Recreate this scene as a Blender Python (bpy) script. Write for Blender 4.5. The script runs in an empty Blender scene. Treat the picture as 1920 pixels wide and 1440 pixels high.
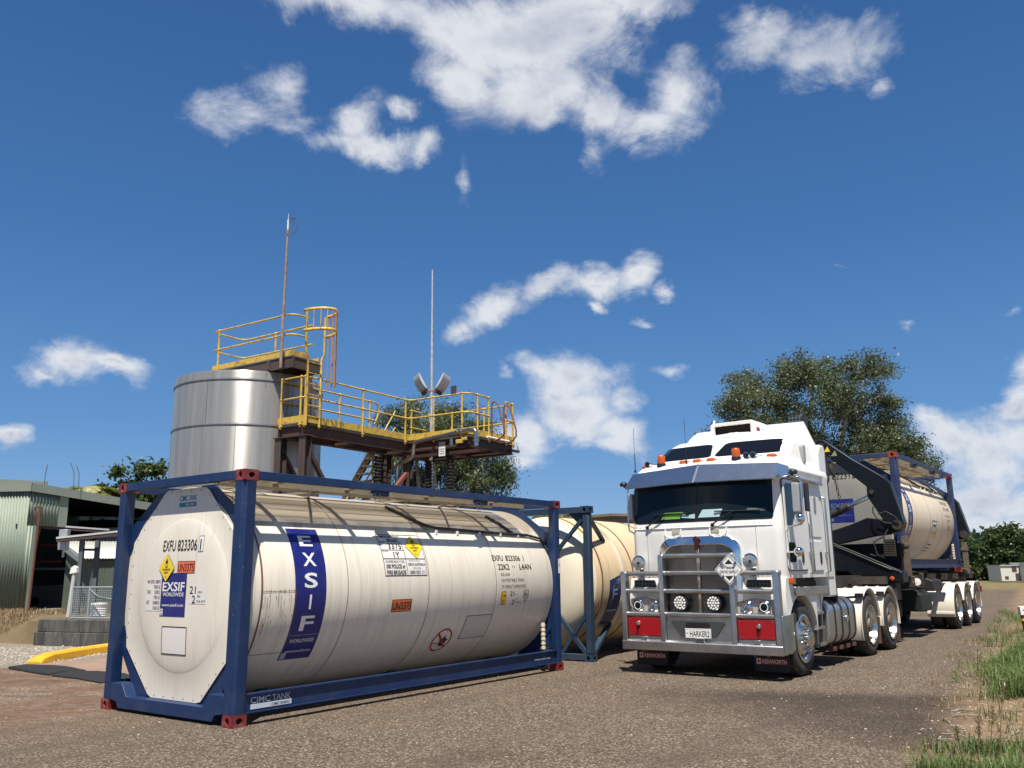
import bpy, bmesh, math, random
from math import sin, cos, pi, radians, sqrt, atan2
from mathutils import Vector, Matrix, noise
random.seed(7)
SC = bpy.context.scene
COL = SC.collection
# ------------------------------------------------------------------ camera
PITCH, ROLL, FOC, CAMH = 0.21228363, -0.01136147, 1627.21, 1.50083
cs, sn, cr, sr = cos(PITCH), sin(PITCH), cos(ROLL), sin(ROLL)
cam_d = bpy.data.cameras.new('camera')
cam = bpy.data.objects.new('camera', cam_d)
COL.objects.link(cam)
R_ = Vector((cr, -sr * sn, sr * cs)); U_ = Vector((-sr, -cr * sn, cr * cs)); F_ = Vector((0, cs, sn))
M = Matrix.Identity(4)
for i in range(3):
    M[i][0] = R_[i]; M[i][1] = U_[i]; M[i][2] = -F_[i]
M[2][3] = CAMH
cam.matrix_world = M
cam_d.sensor_width = 36; cam_d.sensor_fit = 'HORIZONTAL'
cam_d.lens = FOC / 1920 * 36
cam_d.clip_end = 3000; cam_d.clip_start = 0.05
SC.camera = cam
SC.render.resolution_x = 1024; SC.render.resolution_y = 768
SC.view_settings.view_transform = 'Standard'; SC.view_settings.look = 'None'
SC.view_settings.gamma = 1; SC.view_settings.use_curve_mapping = False
SC.view_settings.exposure = 0.6
# ------------------------------------------------------------------ sun
SUN_EL = radians(65.7)
to_sun = Vector((0.0, -cos(SUN_EL), sin(SUN_EL)))
sun_d = bpy.data.lights.new('sun', 'SUN'); sun_d.energy = 4.8; sun_d.angle = radians(0.55); sun_d.color = (1.0, 0.94, 0.83)
sun = bpy.data.objects.new('sun', sun_d); COL.objects.link(sun)
sun.rotation_euler = (-to_sun).to_track_quat('-Z', 'Y').to_euler()
# ------------------------------------------------------------------ world: nishita sky with fair weather clouds
W = bpy.data.worlds.new('World'); SC.world = W; W.use_nodes = True
nt = W.node_tree; nt.nodes.clear()
def wn(t, **k):
    n = nt.nodes.new(t)
    for a, b in k.items():
        if a == 'op': n.operation = b
        else: setattr(n, a, b)
    return n
def mth(op, a, b=None, c=None, clamp=False):
    n = nt.nodes.new('ShaderNodeMath'); n.operation = op; n.use_clamp = clamp
    for i, v in enumerate((a, b, c)):
        if v is None: continue
        if isinstance(v, (int, float)): n.inputs[i].default_value = v
        else: nt.links.new(v, n.inputs[i])
    return n.outputs[0]
def vmt(op, a, b=None):
    n = nt.nodes.new('ShaderNodeVectorMath'); n.operation = op
    for i, v in enumerate((a, b)):
        if v is None: continue
        if isinstance(v, tuple): n.inputs[i].default_value = v
        else: nt.links.new(v, n.inputs[i])
    return n
sky = wn('ShaderNodeTexSky', sky_type='NISHITA', sun_disc=False, sun_elevation=SUN_EL, sun_rotation=pi,
         altitude=0, air_density=1.0, dust_density=0.1, ozone_density=1.5)
tc = wn('ShaderNodeTexCoord')
sep = wn('ShaderNodeSeparateXYZ'); nt.links.new(tc.outputs['Generated'], sep.inputs[0])
az = mth('ARCTAN2', sep.outputs[0], sep.outputs[1]); el = mth('ARCSINE', sep.outputs[2])
comb = wn('ShaderNodeCombineXYZ'); nt.links.new(az, comb.inputs[0]); nt.links.new(el, comb.inputs[1])
def nz(scale, detail, rough, off=0.0, dist=0.0, src=None):
    n = wn('ShaderNodeTexNoise'); n.inputs['Scale'].default_value = scale; n.inputs['Detail'].default_value = detail
    n.inputs['Roughness'].default_value = rough; n.inputs['Distortion'].default_value = dist
    m = wn('ShaderNodeMapping'); m.inputs['Location'].default_value = (off, off * 1.7, off * .3); m.inputs['Scale'].default_value = (1, 1, 1.35)
    nt.links.new(src or tc.outputs['Generated'], m.inputs[0]); nt.links.new(m.outputs[0], n.inputs['Vector'])
    return n
warp = nz(9, 5, .6, 3.1)
wv = vmt('SUBTRACT', warp.outputs['Color'], (.5, .5, .5)); ws = wn('ShaderNodeVectorMath', op='SCALE'); nt.links.new(wv.outputs[0], ws.inputs[0]); ws.inputs['Scale'].default_value = .085
p2 = vmt('ADD', comb.outputs[0], ws.outputs[0]).outputs[0]
# clouds of this sky: azimuth, elevation, half width, half height, tilt (degrees), strength
CLOUDS = [(-10.3, 35.4, 8.9, 1.61, -5, 1),(-4.0, 34.2, 5.9, 2.26, -20, 1.05),(1.9, 34.2, 7.5, 3.32, 0, 1.1),(-3.6, 31.1, 3.1, 2.35, -30, 0.95),(2.6, 30.9, 4.7, 2.83, 0, 1.1),(6.8, 29.2, 4.2, 1.91, -20, 1),(9.0, 35.3, 4.3, 1.17, 0, 1),(7.0, 33.7, 2.3, 1.81, 0, 0.9),(11.9, 30.2, 2.8, 2.95, 15, 1.15),(9.9, 28.3, 3.5, 1.28, 5, 1.05),(5.9, 26.8, 1.1, 1.64, 0, 0.6),(2.5, 29.4, 2.7, 1.44, -10, 1.0),(17.8, 32.2, 3.0, 1.92, -10, 1.05),(21.5, 30.8, 3.2, 1.82, -15, 1.05),(24.6, 30.8, 1.5, 1.29, 30, 0.7),(25.0, 28.5, 0.6, 0.88, 0, 0.4),(22.8, 29.5, 1.7, 1.03, 0, 0.8),(-17.4, 28.4, 3.9, 0.93, 5, 0.62),(-16.0, 29.7, 1.4, 1.54, -20, 0.6),(-15.4, 28.0, 1.4, 0.69, -20, 0.5),(-11.0, 28.3, 1.8, 1.91, 20, 0.95),(-10.0, 27.0, 3.9, 1.04, -3, 1.05),(-6.3, 27.1, 1.2, 0.91, -10, 0.85),(-8.2, 29.2, 1.1, 0.57, 0, 0.6),(-1.0, 17.4, 2.6, 1.33, 25, 1.1),(2.3, 18.4, 2.8, 1.18, 20, 1.1),(5.6, 19.0, 2.6, 1.04, 18, 1.05),(8.7, 19.7, 1.8, 1.09, 10, 1.15),(-2.9, 15.5, 1.6, 0.77, 40, 0.9),(5.7, 17.4, 1.2, 0.45, 8, 0.9),(10.8, 18.2, 0.8, 0.34, -15, 0.6),(9.7, 16.2, 0.9, 0.41, -10, 0.6),(4.1, 12.6, 3.0, 1.47, 5, 1.1),(1.8, 13.2, 1.6, 0.88, 0, 0.95),(4.1, 10.2, 3.2, 1.58, -15, 1.15),(6.9, 8.7, 2.1, 1.11, -20, 1.0),(0.9, 9.3, 2.1, 1.41, 0, 1.0),(7.1, 10.9, 1.4, 0.98, 0, 0.9),(0.5, 7.6, 1.4, 0.87, 0, 0.8),(2.9, 11.4, 1.8, 1.05, 0, 1),(-27.3, 12.2, 2.1, 1.44, 5, 1.15),(-24.9, 12.0, 2.0, 0.83, -12, 1.0),(-28.5, 11.3, 1.3, 0.68, 0, 0.9),(-30.7, 7.9, 1.1, 0.78, -10, 1.1),(27.4, 7.1, 2.5, 1.61, 5, 1.1),(29.5, 6.3, 2.4, 2.27, 0, 1.15),(30.5, 9.0, 0.9, 0.91, 20, 1.1),(28.5, 3.9, 3.0, 1.52, 0, 1.1),(29.6, 1.8, 3.1, 0.95, 0, 1.0),(26.4, 8.1, 1.4, 0.88, 10, 1),(27.8, 2.4, 1.9, 0.79, 0, 0.9),(30.7, 10.8, 0.6, 0.85, 0, 0.6),(31.2, 14.2, 0.6, 0.36, 30, 0.45),(-0.7, 12.5, 0.6, 0.35, 20, 0.5),(10.2, 12.9, 0.8, 0.31, 0, 0.4),(-2.9, 25.1, 0.5, 1.07, 0, 0.45),(22.3, 18.4, 0.6, 0.19, 0, 0.35),(25.5, 13.9, 0.4, 0.25, 0, 0.35),
 (45,10,8,4,0,1.1),(60,16,9,4,10,1),(-50,14,8,4,0,1),(-75,12,10,4,0,1),(100,14,12,5,0,1),(140,20,12,6,0,1),(-120,18,12,5,0,1),(175,25,14,6,0,1)]
acc = None
for (a, e, rx, ry, tilt, s) in CLOUDS:
    if e < 21 and rx > 1.3: rx *= 1.04; ry *= 1.14
    m = wn('ShaderNodeMapping', vector_type='TEXTURE')
    m.inputs['Location'].default_value = (radians(a), radians(e), 0); m.inputs['Rotation'].default_value = (0, 0, radians(tilt))
    m.inputs['Scale'].default_value = (radians(rx) * 1.12, radians(ry) * 1.15, 1)
    nt.links.new(p2, m.inputs[0])
    L = vmt('LENGTH', m.outputs[0]).outputs['Value']
    v = mth('MULTIPLY_ADD', L, -s, s)
    acc = v if acc is None else mth('SMOOTH_MAX', acc, v, .25)
fine = nz(11, 12, .68, 1.3, .5)
mid = nz(5.5, 6, .55, 7.7)
d = mth('ADD', mth('MULTIPLY', acc, 1.6), mth('MULTIPLY_ADD', fine.outputs['Fac'], 2.9, -1.46))
d = mth('ADD', d, mth('MULTIPLY_ADD', mid.outputs['Fac'], 1.2, -.60))
mr = wn('ShaderNodeMapRange', interpolation_type='SMOOTHSTEP'); mr.inputs[1].default_value = -.12; mr.inputs[2].default_value = 1.45
nt.links.new(d, mr.inputs[0])
dens = mr.outputs[0]
# thick middles of the clouds are a little greyer than their sunlit edges
thick = wn('ShaderNodeMapRange', interpolation_type='SMOOTHSTEP'); thick.inputs[1].default_value = 1.0; thick.inputs[2].default_value = 2.4
shade_n = nz(7, 7, .55, 5.2)
nt.links.new(mth('ADD', d, mth('MULTIPLY_ADD', shade_n.outputs['Fac'], 1.3, -.65)), thick.inputs[0])
up_src = vmt('ADD', tc.outputs['Generated'], (0, -.01, .028)).outputs[0]
f2 = nz(11, 9, .66, 1.3, .5, up_src); m2_ = nz(5.5, 5, .55, 7.7, 0, up_src)
lit = mth('ADD', mth('MULTIPLY', mth('SUBTRACT', fine.outputs['Fac'], f2.outputs['Fac']), 1.3), mth('MULTIPLY', mth('SUBTRACT', mid.outputs['Fac'], m2_.outputs['Fac']), 3.6))
grey = mth('SUBTRACT', mth('MULTIPLY', thick.outputs[0], .85), mth('MULTIPLY', lit, 1.0), None, True)
cmix = wn('ShaderNodeMix', data_type='RGBA'); nt.links.new(grey, cmix.inputs[0])
cmix.inputs[6].default_value = (7.9, 8.15, 8.6, 1); cmix.inputs[7].default_value = (4.5, 5.0, 6.1, 1)
gam = wn('ShaderNodeHueSaturation'); gam.inputs['Hue'].default_value = .5; gam.inputs['Saturation'].default_value = 1.12; gam.inputs['Value'].default_value = .92
nt.links.new(sky.outputs[0], gam.inputs['Color'])
fin = wn('ShaderNodeMix', data_type='RGBA'); nt.links.new(mth('MULTIPLY', dens, .94), fin.inputs[0])
ramp = wn('ShaderNodeValToRGB'); rr_ = ramp.color_ramp
for i_, (p_, c_) in enumerate([(0, (.33, .56, .85)), (.07, (.20, .43, .80)), (.16, (.115, .32, .70)), (.36, (.060, .20, .51)), (.62, (.036, .135, .385)), (1, (.035, .10, .28))]):
    e_ = rr_.elements[i_] if i_ < 2 else rr_.elements.new(p_); e_.position = p_; e_.color = (*[x * 9.0 for x in c_], 1)
nt.links.new(mth('DIVIDE', el, 1.0, None, True), ramp.inputs[0])
sm_ = wn('ShaderNodeMix', data_type='RGBA'); sm_.inputs[0].default_value = .8
nt.links.new(gam.outputs[0], sm_.inputs[6]); nt.links.new(ramp.outputs[0], sm_.inputs[7])
nt.links.new(sm_.outputs[2], fin.inputs[6]); nt.links.new(cmix.outputs[2], fin.inputs[7])
bg = wn('ShaderNodeBackground'); bg.inputs[1].default_value = .065; nt.links.new(fin.outputs[2], bg.inputs[0])
wo = wn('ShaderNodeOutputWorld'); nt.links.new(bg.outputs[0], wo.inputs[0])
# ------------------------------------------------------------------ materials
def mat(name, col, rough=.5, metal=0., var=0., vscale=3., vcol=None, stretch=(1, 1, 1), bump=0., bscale=40., dirt=0., dcol=(.2, .15, .1), dscale=2., dstretch=None, spec=.5, coat=0., aniso=0., detail=5, dlo=.5, dhi=.75, chips=None):
    m = bpy.data.materials.new(name); m.use_nodes = True
    t = m.node_tree; b = t.nodes['Principled BSDF']
    b.inputs['Roughness'].default_value = rough; b.inputs['Metallic'].default_value = metal
    b.inputs['Specular IOR Level'].default_value = spec; b.inputs['Coat Weight'].default_value = coat
    b.inputs['Anisotropic'].default_value = aniso
    base = (*col, 1)
    b.inputs['Base Color'].default_value = base
    if not (var or bump or dirt or chips): return m
    c = t.nodes.new('ShaderNodeTexCoord')
    def noi(sc, st, det=detail, off=0):
        mp = t.nodes.new('ShaderNodeMapping'); mp.inputs['Scale'].default_value = st; mp.inputs['Location'].default_value = (off, off, off)
        n = t.nodes.new('ShaderNodeTexNoise'); n.inputs['Scale'].default_value = sc; n.inputs['Detail'].default_value = det; n.inputs['Roughness'].default_value = .6
        t.links.new(c.outputs['Object'], mp.inputs[0]); t.links.new(mp.outputs[0], n.inputs['Vector']); return n.outputs['Fac']
    cur = None
    if var:
        mr = t.nodes.new('ShaderNodeMapRange'); mr.inputs[1].default_value = .3; mr.inputs[2].default_value = .7
        t.links.new(noi(vscale, stretch), mr.inputs[0])
        mx = t.nodes.new('ShaderNodeMix'); mx.data_type = 'RGBA'; mx.inputs[6].default_value = base
        v = vcol or tuple(x * (1 - var) for x in col); mx.inputs[7].default_value = (*v, 1)
        t.links.new(mr.outputs[0], mx.inputs[0]); cur = mx.outputs[2]
    if dirt:
        mr = t.nodes.new('ShaderNodeMapRange'); mr.inputs[1].default_value = dlo; mr.inputs[2].default_value = dhi; mr.inputs[4].default_value = dirt
        t.links.new(noi(dscale, dstretch or stretch, 8, 3.3), mr.inputs[0])
        mx = t.nodes.new('ShaderNodeMix'); mx.data_type = 'RGBA'; mx.inputs[6].default_value = base
        if cur: t.links.new(cur, mx.inputs[6])
        mx.inputs[7].default_value = (*dcol, 1); t.links.new(mr.outputs[0], mx.inputs[0]); cur = mx.outputs[2]
    if chips:
        mr = t.nodes.new('ShaderNodeMapRange'); mr.inputs[1].default_value = chips[2]; mr.inputs[2].default_value = chips[2] + .03; mr.inputs[4].default_value = .9
        t.links.new(noi(chips[1], (1, 1, 1), 6, 7.7), mr.inputs[0])
        mx = t.nodes.new('ShaderNodeMix'); mx.data_type = 'RGBA'; mx.inputs[6].default_value = base
        if cur: t.links.new(cur, mx.inputs[6])
        mx.inputs[7].default_value = (*chips[0], 1); t.links.new(mr.outputs[0], mx.inputs[0]); cur = mx.outputs[2]
    if cur: t.links.new(cur, b.inputs['Base Color'])
    if bump:
        bp = t.nodes.new('ShaderNodeBump'); bp.inputs['Strength'].default_value = bump; bp.inputs['Distance'].default_value = .01
        t.links.new(noi(bscale, (1, 1, 1)), bp.inputs['Height']); t.links.new(bp.outputs[0], b.inputs['Normal'])
    return m
# ------------------------------------------------------------------ mesh builder
class MB:
    def __init__(s): s.v = []; s.f = []; s.m = []
    def add(s, vs, fs, mi=0):
        o = len(s.v); s.v += [tuple(p) for p in vs]; s.f += [tuple(o + i for i in f) for f in fs]; s.m += [mi] * len(fs); return s
    def box(s, a, b, mi=0):
        x0, y0, z0 = a; x1, y1, z1 = b
        if x0 > x1: x0, x1 = x1, x0
        if y0 > y1: y0, y1 = y1, y0
        if z0 > z1: z0, z1 = z1, z0
        return s.add([(x0,y0,z0),(x1,y0,z0),(x1,y1,z0),(x0,y1,z0),(x0,y0,z1),(x1,y0,z1),(x1,y1,z1),(x0,y1,z1)],
                     [(0,3,2,1),(4,5,6,7),(0,1,5,4),(1,2,6,5),(2,3,7,6),(3,0,4,7)], mi)
    def bar(s, p, q, w, h=None, up=(0, 0, 1), mi=0):
        p = Vector(p); q = Vector(q); h = h or w; d = (q - p).normalized(); up = Vector(up)
        if abs(d.dot(up)) > .98: up = Vector((1, 0, 0))
        r = d.cross(up).normalized() * w / 2; u = r.cross(d).normalized() * h / 2
        vs = [p - r - u, p + r - u, p + r + u, p - r + u, q - r - u, q + r - u, q + r + u, q - r + u]
        return s.add(vs, [(0,1,2,3),(7,6,5,4),(4,5,1,0),(5,6,2,1),(6,7,3,2),(7,4,0,3)], mi)
    def cyl(s, p, q, r, r2=None, n=16, mi=0, caps=True):
        p = Vector(p); q = Vector(q); r2 = r if r2 is None else r2; d = (q - p).normalized()
        a = d.orthogonal().normalized(); b = d.cross(a)
        vs = [p + (a * cos(2*pi*i/n) + b * sin(2*pi*i/n)) * r for i in range(n)] + [q + (a * cos(2*pi*i/n) + b * sin(2*pi*i/n)) * r2 for i in range(n)]
        fs = [(i, (i+1) % n, n + (i+1) % n, n + i) for i in range(n)]
        if caps: fs += [tuple(reversed(range(n))), tuple(range(n, 2*n))]
        return s.add(vs, fs, mi)
    def tube(s, pts, r, n=8, mi=0, rs=None):
        pts = [Vector(p) for p in pts]; N = len(pts); vs = []; a = None
        for i, p in enumerate(pts):
            d = (pts[min(i+1, N-1)] - pts[max(i-1, 0)]).normalized()
            a = d.orthogonal().normalized() if a is None else (a - d * a.dot(d)).normalized()
            b = d.cross(a); rr = rs[i] if rs else r
            vs += [p + (a * cos(2*pi*k/n) + b * sin(2*pi*k/n)) * rr for k in range(n)]
        fs = [(i*n+k, i*n+(k+1) % n, (i+1)*n+(k+1) % n, (i+1)*n+k) for i in range(N-1) for k in range(n)]
        fs += [tuple(reversed(range(n))), tuple(range((N-1)*n, N*n))]
        return s.add(vs, fs, mi)
    def prism(s, poly, ax, a, b, mi=0):
        # poly in the two other axes (cyclic order x,y,z without ax)
        def P(u, v, w): return {0: (w, u, v), 1: (u, w, v), 2: (u, v, w)}[ax]
        n = len(poly)
        return s.add([P(u, v, a) for u, v in poly] + [P(u, v, b) for u, v in poly],
                     [tuple(reversed(range(n))), tuple(range(n, 2*n))] + [(i, (i+1) % n, n + (i+1) % n, n + i) for i in range(n)], mi)
    def ring(s, outer, inner, ax, a, b, mi=0):
        # plate with a hole; outer and inner loops of equal count
        def P(u, v, w): return {0: (w, u, v), 1: (u, w, v), 2: (u, v, w)}[ax]
        n = len(outer); vs = [P(*p, a) for p in outer] + [P(*p, a) for p in inner] + [P(*p, b) for p in outer] + [P(*p, b) for p in inner]
        fs = []
        for i in range(n):
            j = (i + 1) % n
            fs += [(i, j, n+j, n+i), (2*n+i, 3*n+i, 3*n+j, 2*n+j), (i, 2*n+i, 2*n+j, j), (n+i, n+j, 3*n+j, 3*n+i)]
        return s.add(vs, fs, mi)
    def lathe(s, prof, o, d=(0, 0, 1), n=24, mi=0, caps=True):
        # prof: list of (radius, distance along d)
        o = Vector(o); d = Vector(d).normalized(); a = d.orthogonal().normalized(); b = d.cross(a); vs = []
        for r, h in prof: vs += [o + d * h + (a * cos(2*pi*k/n) + b * sin(2*pi*k/n)) * r for k in range(n)]
        N = len(prof); fs = [(i*n+k, i*n+(k+1) % n, (i+1)*n+(k+1) % n, (i+1)*n+k) for i in range(N-1) for k in range(n)]
        if caps: fs += [tuple(reversed(range(n))), tuple(range((N-1)*n, N*n))]
        return s.add(vs, fs, mi)
    def sphere(s, c, r, n=12, mi=0, sc=(1, 1, 1)):
        vs = []; m = n // 2
        for i in range(m + 1):
            t = pi * i / m
            vs += [(c[0] + r*sc[0]*sin(t)*cos(2*pi*k/n), c[1] + r*sc[1]*sin(t)*sin(2*pi*k/n), c[2] + r*sc[2]*cos(t)) for k in range(n)]
        return s.add(vs, [(i*n+k, (i+1)*n+k, (i+1)*n+(k+1) % n, i*n+(k+1) % n) for i in range(m) for k in range(n)], mi)
    def build(s, name, mats, parent=None, smooth=35, bevel=0., seg=2, label=None, cleanup=True):
        me = bpy.data.meshes.new(name); me.from_pydata(s.v, [], s.f)
        mats = mats if isinstance(mats, (list, tuple)) else [mats]
        for m in mats: me.materials.append(m)
        if len(mats) > 1: me.polygons.foreach_set('material_index', s.m)
        if cleanup:
            bm = bmesh.new(); bm.from_mesh(me)
            bmesh.ops.recalc_face_normals(bm, faces=bm.faces); bm.to_mesh(me); bm.free()
        me.update()
        if smooth:
            me.polygons.foreach_set('use_smooth', [True] * len(me.polygons)); me.set_sharp_from_angle(angle=radians(smooth))
        o = bpy.data.objects.new(name, me); COL.objects.link(o)
        if parent: o.parent = parent
        if bevel:
            md = o.modifiers.new('bevel', 'BEVEL'); md.width = bevel; md.segments = seg; md.limit_method = 'ANGLE'; md.angle_limit = radians(40)
        if label: o['label'] = label
        return o
def thing(name, label, cat, loc=(0, 0, 0), rotz=0., group=None):
    o = bpy.data.objects.new(name, None); COL.objects.link(o); o.empty_display_size = .2
    o.location = loc; o.rotation_euler = (0, 0, rotz); o['label'] = label; o['category'] = cat
    if group: o['group'] = group
    return o
def tag(o, label, cat, group=None):
    o['label'] = label; o['category'] = cat
    if group: o['group'] = group
    return o
def rrect(u0, u1, v0, v1, r, n=5):
    out = []
    for cx, cy, a0 in ((u1-r, v1-r, 0), (u0+r, v1-r, 90), (u0+r, v0+r, 180), (u1-r, v0+r, 270)):
        out += [(cx + r*cos(radians(a0 + 90*i/n)), cy + r*sin(radians(a0 + 90*i/n))) for i in range(n+1)]
    return out
def circ(cx, cy, r, n=24, r2=None): return [(cx + r*cos(2*pi*i/n), cy + (r2 or r)*sin(2*pi*i/n)) for i in range(n)]
# ------------------------------------------------------------------ lettering and flat marks, wrapped onto a surface
_tcache = {}
def text2d(s, h=.1, w=None, bold=0., shear=0., sx=1., space=1.):
    key = (s, bold, shear, space)
    if key not in _tcache:
        cu = bpy.data.curves.new('lettering', 'FONT'); cu.body = s; cu.size = 1; cu.offset = bold; cu.shear = shear; cu.resolution_u = 3; cu.space_character = space
        ob = bpy.data.objects.new('lettering', cu); COL.objects.link(ob)
        dg = bpy.context.evaluated_depsgraph_get(); dg.update()
        me = bpy.data.meshes.new_from_object(ob.evaluated_get(dg))
        _tcache[key] = ([(v.co.x, v.co.y) for v in me.vertices], [tuple(p.vertices) for p in me.polygons])
        bpy.data.objects.remove(ob); bpy.data.curves.remove(cu); bpy.data.meshes.remove(me)
    vs, fs = _tcache[key]
    x0 = min(v[0] for v in vs); x1 = max(v[0] for v in vs); k = h / .73
    kx = (w / (x1 - x0)) if w else k * sx
    return [((x - (x0 + x1)/2) * kx, (y - .365) * k) for x, y in vs], fs
def poly2d(pts): return list(pts), [tuple(range(len(pts)))]
def frame2d(outer, inner):
    n = len(outer); return list(outer) + list(inner), [(i, (i+1) % n, n+(i+1) % n, n+i) for i in range(n)]
def rect2d(w, h): return poly2d([(-w/2, -h/2), (w/2, -h/2), (w/2, h/2), (-w/2, h/2)])
def rframe2d(w, h, t):
    f = lambda a, b: [(-a, -b), (a, -b), (a, b), (-a, b)]
    return frame2d(f(w/2, h/2), f(w/2 - t, h/2 - t))
def decal(name, items, mapf, mats, parent, step=None, label=None):
    # items: (shape2d, du, dv, material index, layer)
    bm = bmesh.new()
    lay = bm.faces.layers.int.new('layer')
    for (vs, fs), du, dv, mi, ly in items:
        bv = [bm.verts.new((x + du, y + dv, ly)) for x, y in vs]
        for f in fs:
            try:
                nf = bm.faces.new([bv[i] for i in f]); nf.material_index = mi
            except ValueError: pass
    if step:
        for ax in (0, 1):
            lo = min(v.co[ax] for v in bm.verts); hi = max(v.co[ax] for v in bm.verts)
            k = math.ceil(lo / step) * step
            while k < hi:
                co = [0, 0, 0]; co[ax] = k; no = [0, 0, 0]; no[ax] = 1
                bmesh.ops.bisect_plane(bm, geom=bm.verts[:] + bm.edges[:] + bm.faces[:], plane_co=co, plane_no=no, dist=1e-6)
                k += step
    for v in bm.verts: v.co = mapf(v.co.x, v.co.y, v.co.z)
    me = bpy.data.meshes.new(name); bm.to_mesh(me); bm.free()
    for m in mats: me.materials.append(m)
    o = bpy.data.objects.new(name, me); COL.objects.link(o); o.parent = parent
    if label: o['label'] = label
    return o
# ------------------------------------------------------------------ shared materials
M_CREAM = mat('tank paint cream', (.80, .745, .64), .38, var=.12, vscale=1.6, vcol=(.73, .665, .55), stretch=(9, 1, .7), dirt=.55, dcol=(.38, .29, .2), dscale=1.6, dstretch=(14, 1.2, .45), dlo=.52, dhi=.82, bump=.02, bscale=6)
M_CREAM2 = mat('tank paint yellowed', (.72, .57, .37), .5, var=.25, vscale=1.2, vcol=(.60, .46, .29), stretch=(5, 1, .8), dirt=.5, dcol=(.45, .33, .2), dscale=2, dstretch=(8, 1.2, .6), bump=.04, bscale=8)
M_PLATE = mat('end plate paint', (.80, .745, .64), .42, var=.1, vscale=1.3, vcol=(.72, .66, .56), dirt=.5, dcol=(.42, .33, .24), dscale=2.2, dstretch=(1, 9, .6), dlo=.55, dhi=.85)
M_BLUE = mat('frame paint blue', (.003, .021, .092), .48, var=.25, vscale=3, vcol=(.008, .031, .095), dirt=.4, dcol=(.05, .07, .12), chips=((.13, .10, .09), 22, .67), dscale=4, dlo=.5, dhi=.8, bump=.03, bscale=25)
M_BLUE2 = mat('frame paint slate blue', (.014, .038, .080), .55, var=.3, vscale=3, vcol=(.022, .048, .085), dirt=.5, dcol=(.06, .065, .07), dscale=4)
M_BLUE3 = mat('frame paint faded blue', (.011, .026, .095), .55, var=.3, vscale=3, vcol=(.022, .04, .105), dirt=.5, dcol=(.08, .08, .11), chips=((.16, .10, .07), 16, .64), dscale=4)
M_RED = mat('casting paint red', (.17, .022, .027), .5, var=.3, vscale=9, vcol=(.2, .02, .02), dirt=.5, dcol=(.4, .2, .18), dscale=12)
M_REDOR = mat('casting paint orange red', (.38, .05, .025), .55, var=.3, vscale=9, vcol=(.3, .04, .02))
M_HOLE = mat('dark inside', (.006, .006, .006), .9)
M_TAN = mat('walkway alloy', (.42, .36, .27), .6, .3, var=.3, vscale=6, dirt=.4, dcol=(.3, .22, .14))
M_GREYBOX = mat('spill box grey', (.42, .40, .37), .55, .2, var=.2, vscale=3, dirt=.4, dcol=(.25, .21, .17), dstretch=(6, 6, .6))
M_SEAM = mat('seam brown', (.17, .09, .06), .6)
M_SEAM2 = mat('seam pale', (.42, .34, .26), .6)
M_RUBBER = mat('hose black', (.012, .012, .012), .6, var=.3, vscale=9, vcol=(.05, .045, .04))
M_NAVY = mat('sticker navy', (.012, .016, .16), .35, dirt=.6, dcol=(.05, .06, .2), dscale=5)
M_NAVYW = mat('sticker navy worn', (.012, .03, .13), .5, dirt=.8, dcol=(.6, .5, .36), dscale=3, dstretch=(1, 1, 1.5), dlo=.56, dhi=.7)
M_WHITE = mat('sticker white', (.82, .81, .78), .4)
M_BLACK = mat('sticker black', (.012, .012, .014), .5)
M_YEL = mat('placard yellow', (.87, .62, .02), .4)
M_ORANGE = mat('placard orange', (.72, .17, .05), .45)
M_TEAL = mat('sticker teal', (.02, .17, .28), .45)
M_PALEB = mat('sticker pale grey blue', (.35, .43, .55), .5)
M_CREDS = mat('prohibition red', (.45, .03, .03), .5)
M_AMBERP = mat('height plate amber', (.85, .47, .02), .45)
M_PINKW = mat('panel off white', (.76, .72, .68), .5)
M_RIB = mat('ribbed tube cream', (.75, .66, .48), .5, var=.2, vscale=8)
M_CREAM_SHADE = mat('trailer tank end shaded cream', (.27, .265, .245), .6, var=.12, vscale=1.4, dirt=.4, dcol=(.25, .2, .15), dscale=2)  # cream greyed in its colour to stand for shade on the end plate
def shade_top(m, z0, z1, col, amt):
    # tan under-grating shade painted into the colour of the tank's upper shoulder
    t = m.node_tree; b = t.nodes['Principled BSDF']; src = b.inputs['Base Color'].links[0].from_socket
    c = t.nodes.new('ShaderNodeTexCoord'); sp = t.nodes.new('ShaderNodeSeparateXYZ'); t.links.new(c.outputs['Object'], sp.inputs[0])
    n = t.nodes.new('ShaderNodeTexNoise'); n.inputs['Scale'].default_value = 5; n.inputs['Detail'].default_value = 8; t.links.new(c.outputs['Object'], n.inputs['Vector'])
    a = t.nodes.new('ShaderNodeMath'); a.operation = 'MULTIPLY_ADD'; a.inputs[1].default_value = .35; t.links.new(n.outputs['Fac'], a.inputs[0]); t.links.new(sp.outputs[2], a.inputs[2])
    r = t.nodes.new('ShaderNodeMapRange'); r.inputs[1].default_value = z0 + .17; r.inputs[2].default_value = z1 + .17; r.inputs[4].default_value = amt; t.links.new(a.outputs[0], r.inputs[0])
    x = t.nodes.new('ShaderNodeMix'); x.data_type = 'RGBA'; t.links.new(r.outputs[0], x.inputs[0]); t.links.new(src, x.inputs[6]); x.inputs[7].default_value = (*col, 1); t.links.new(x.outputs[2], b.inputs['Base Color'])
shade_top(M_CREAM, 2.0, 2.14, (.36, .29, .20), .8)
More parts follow.
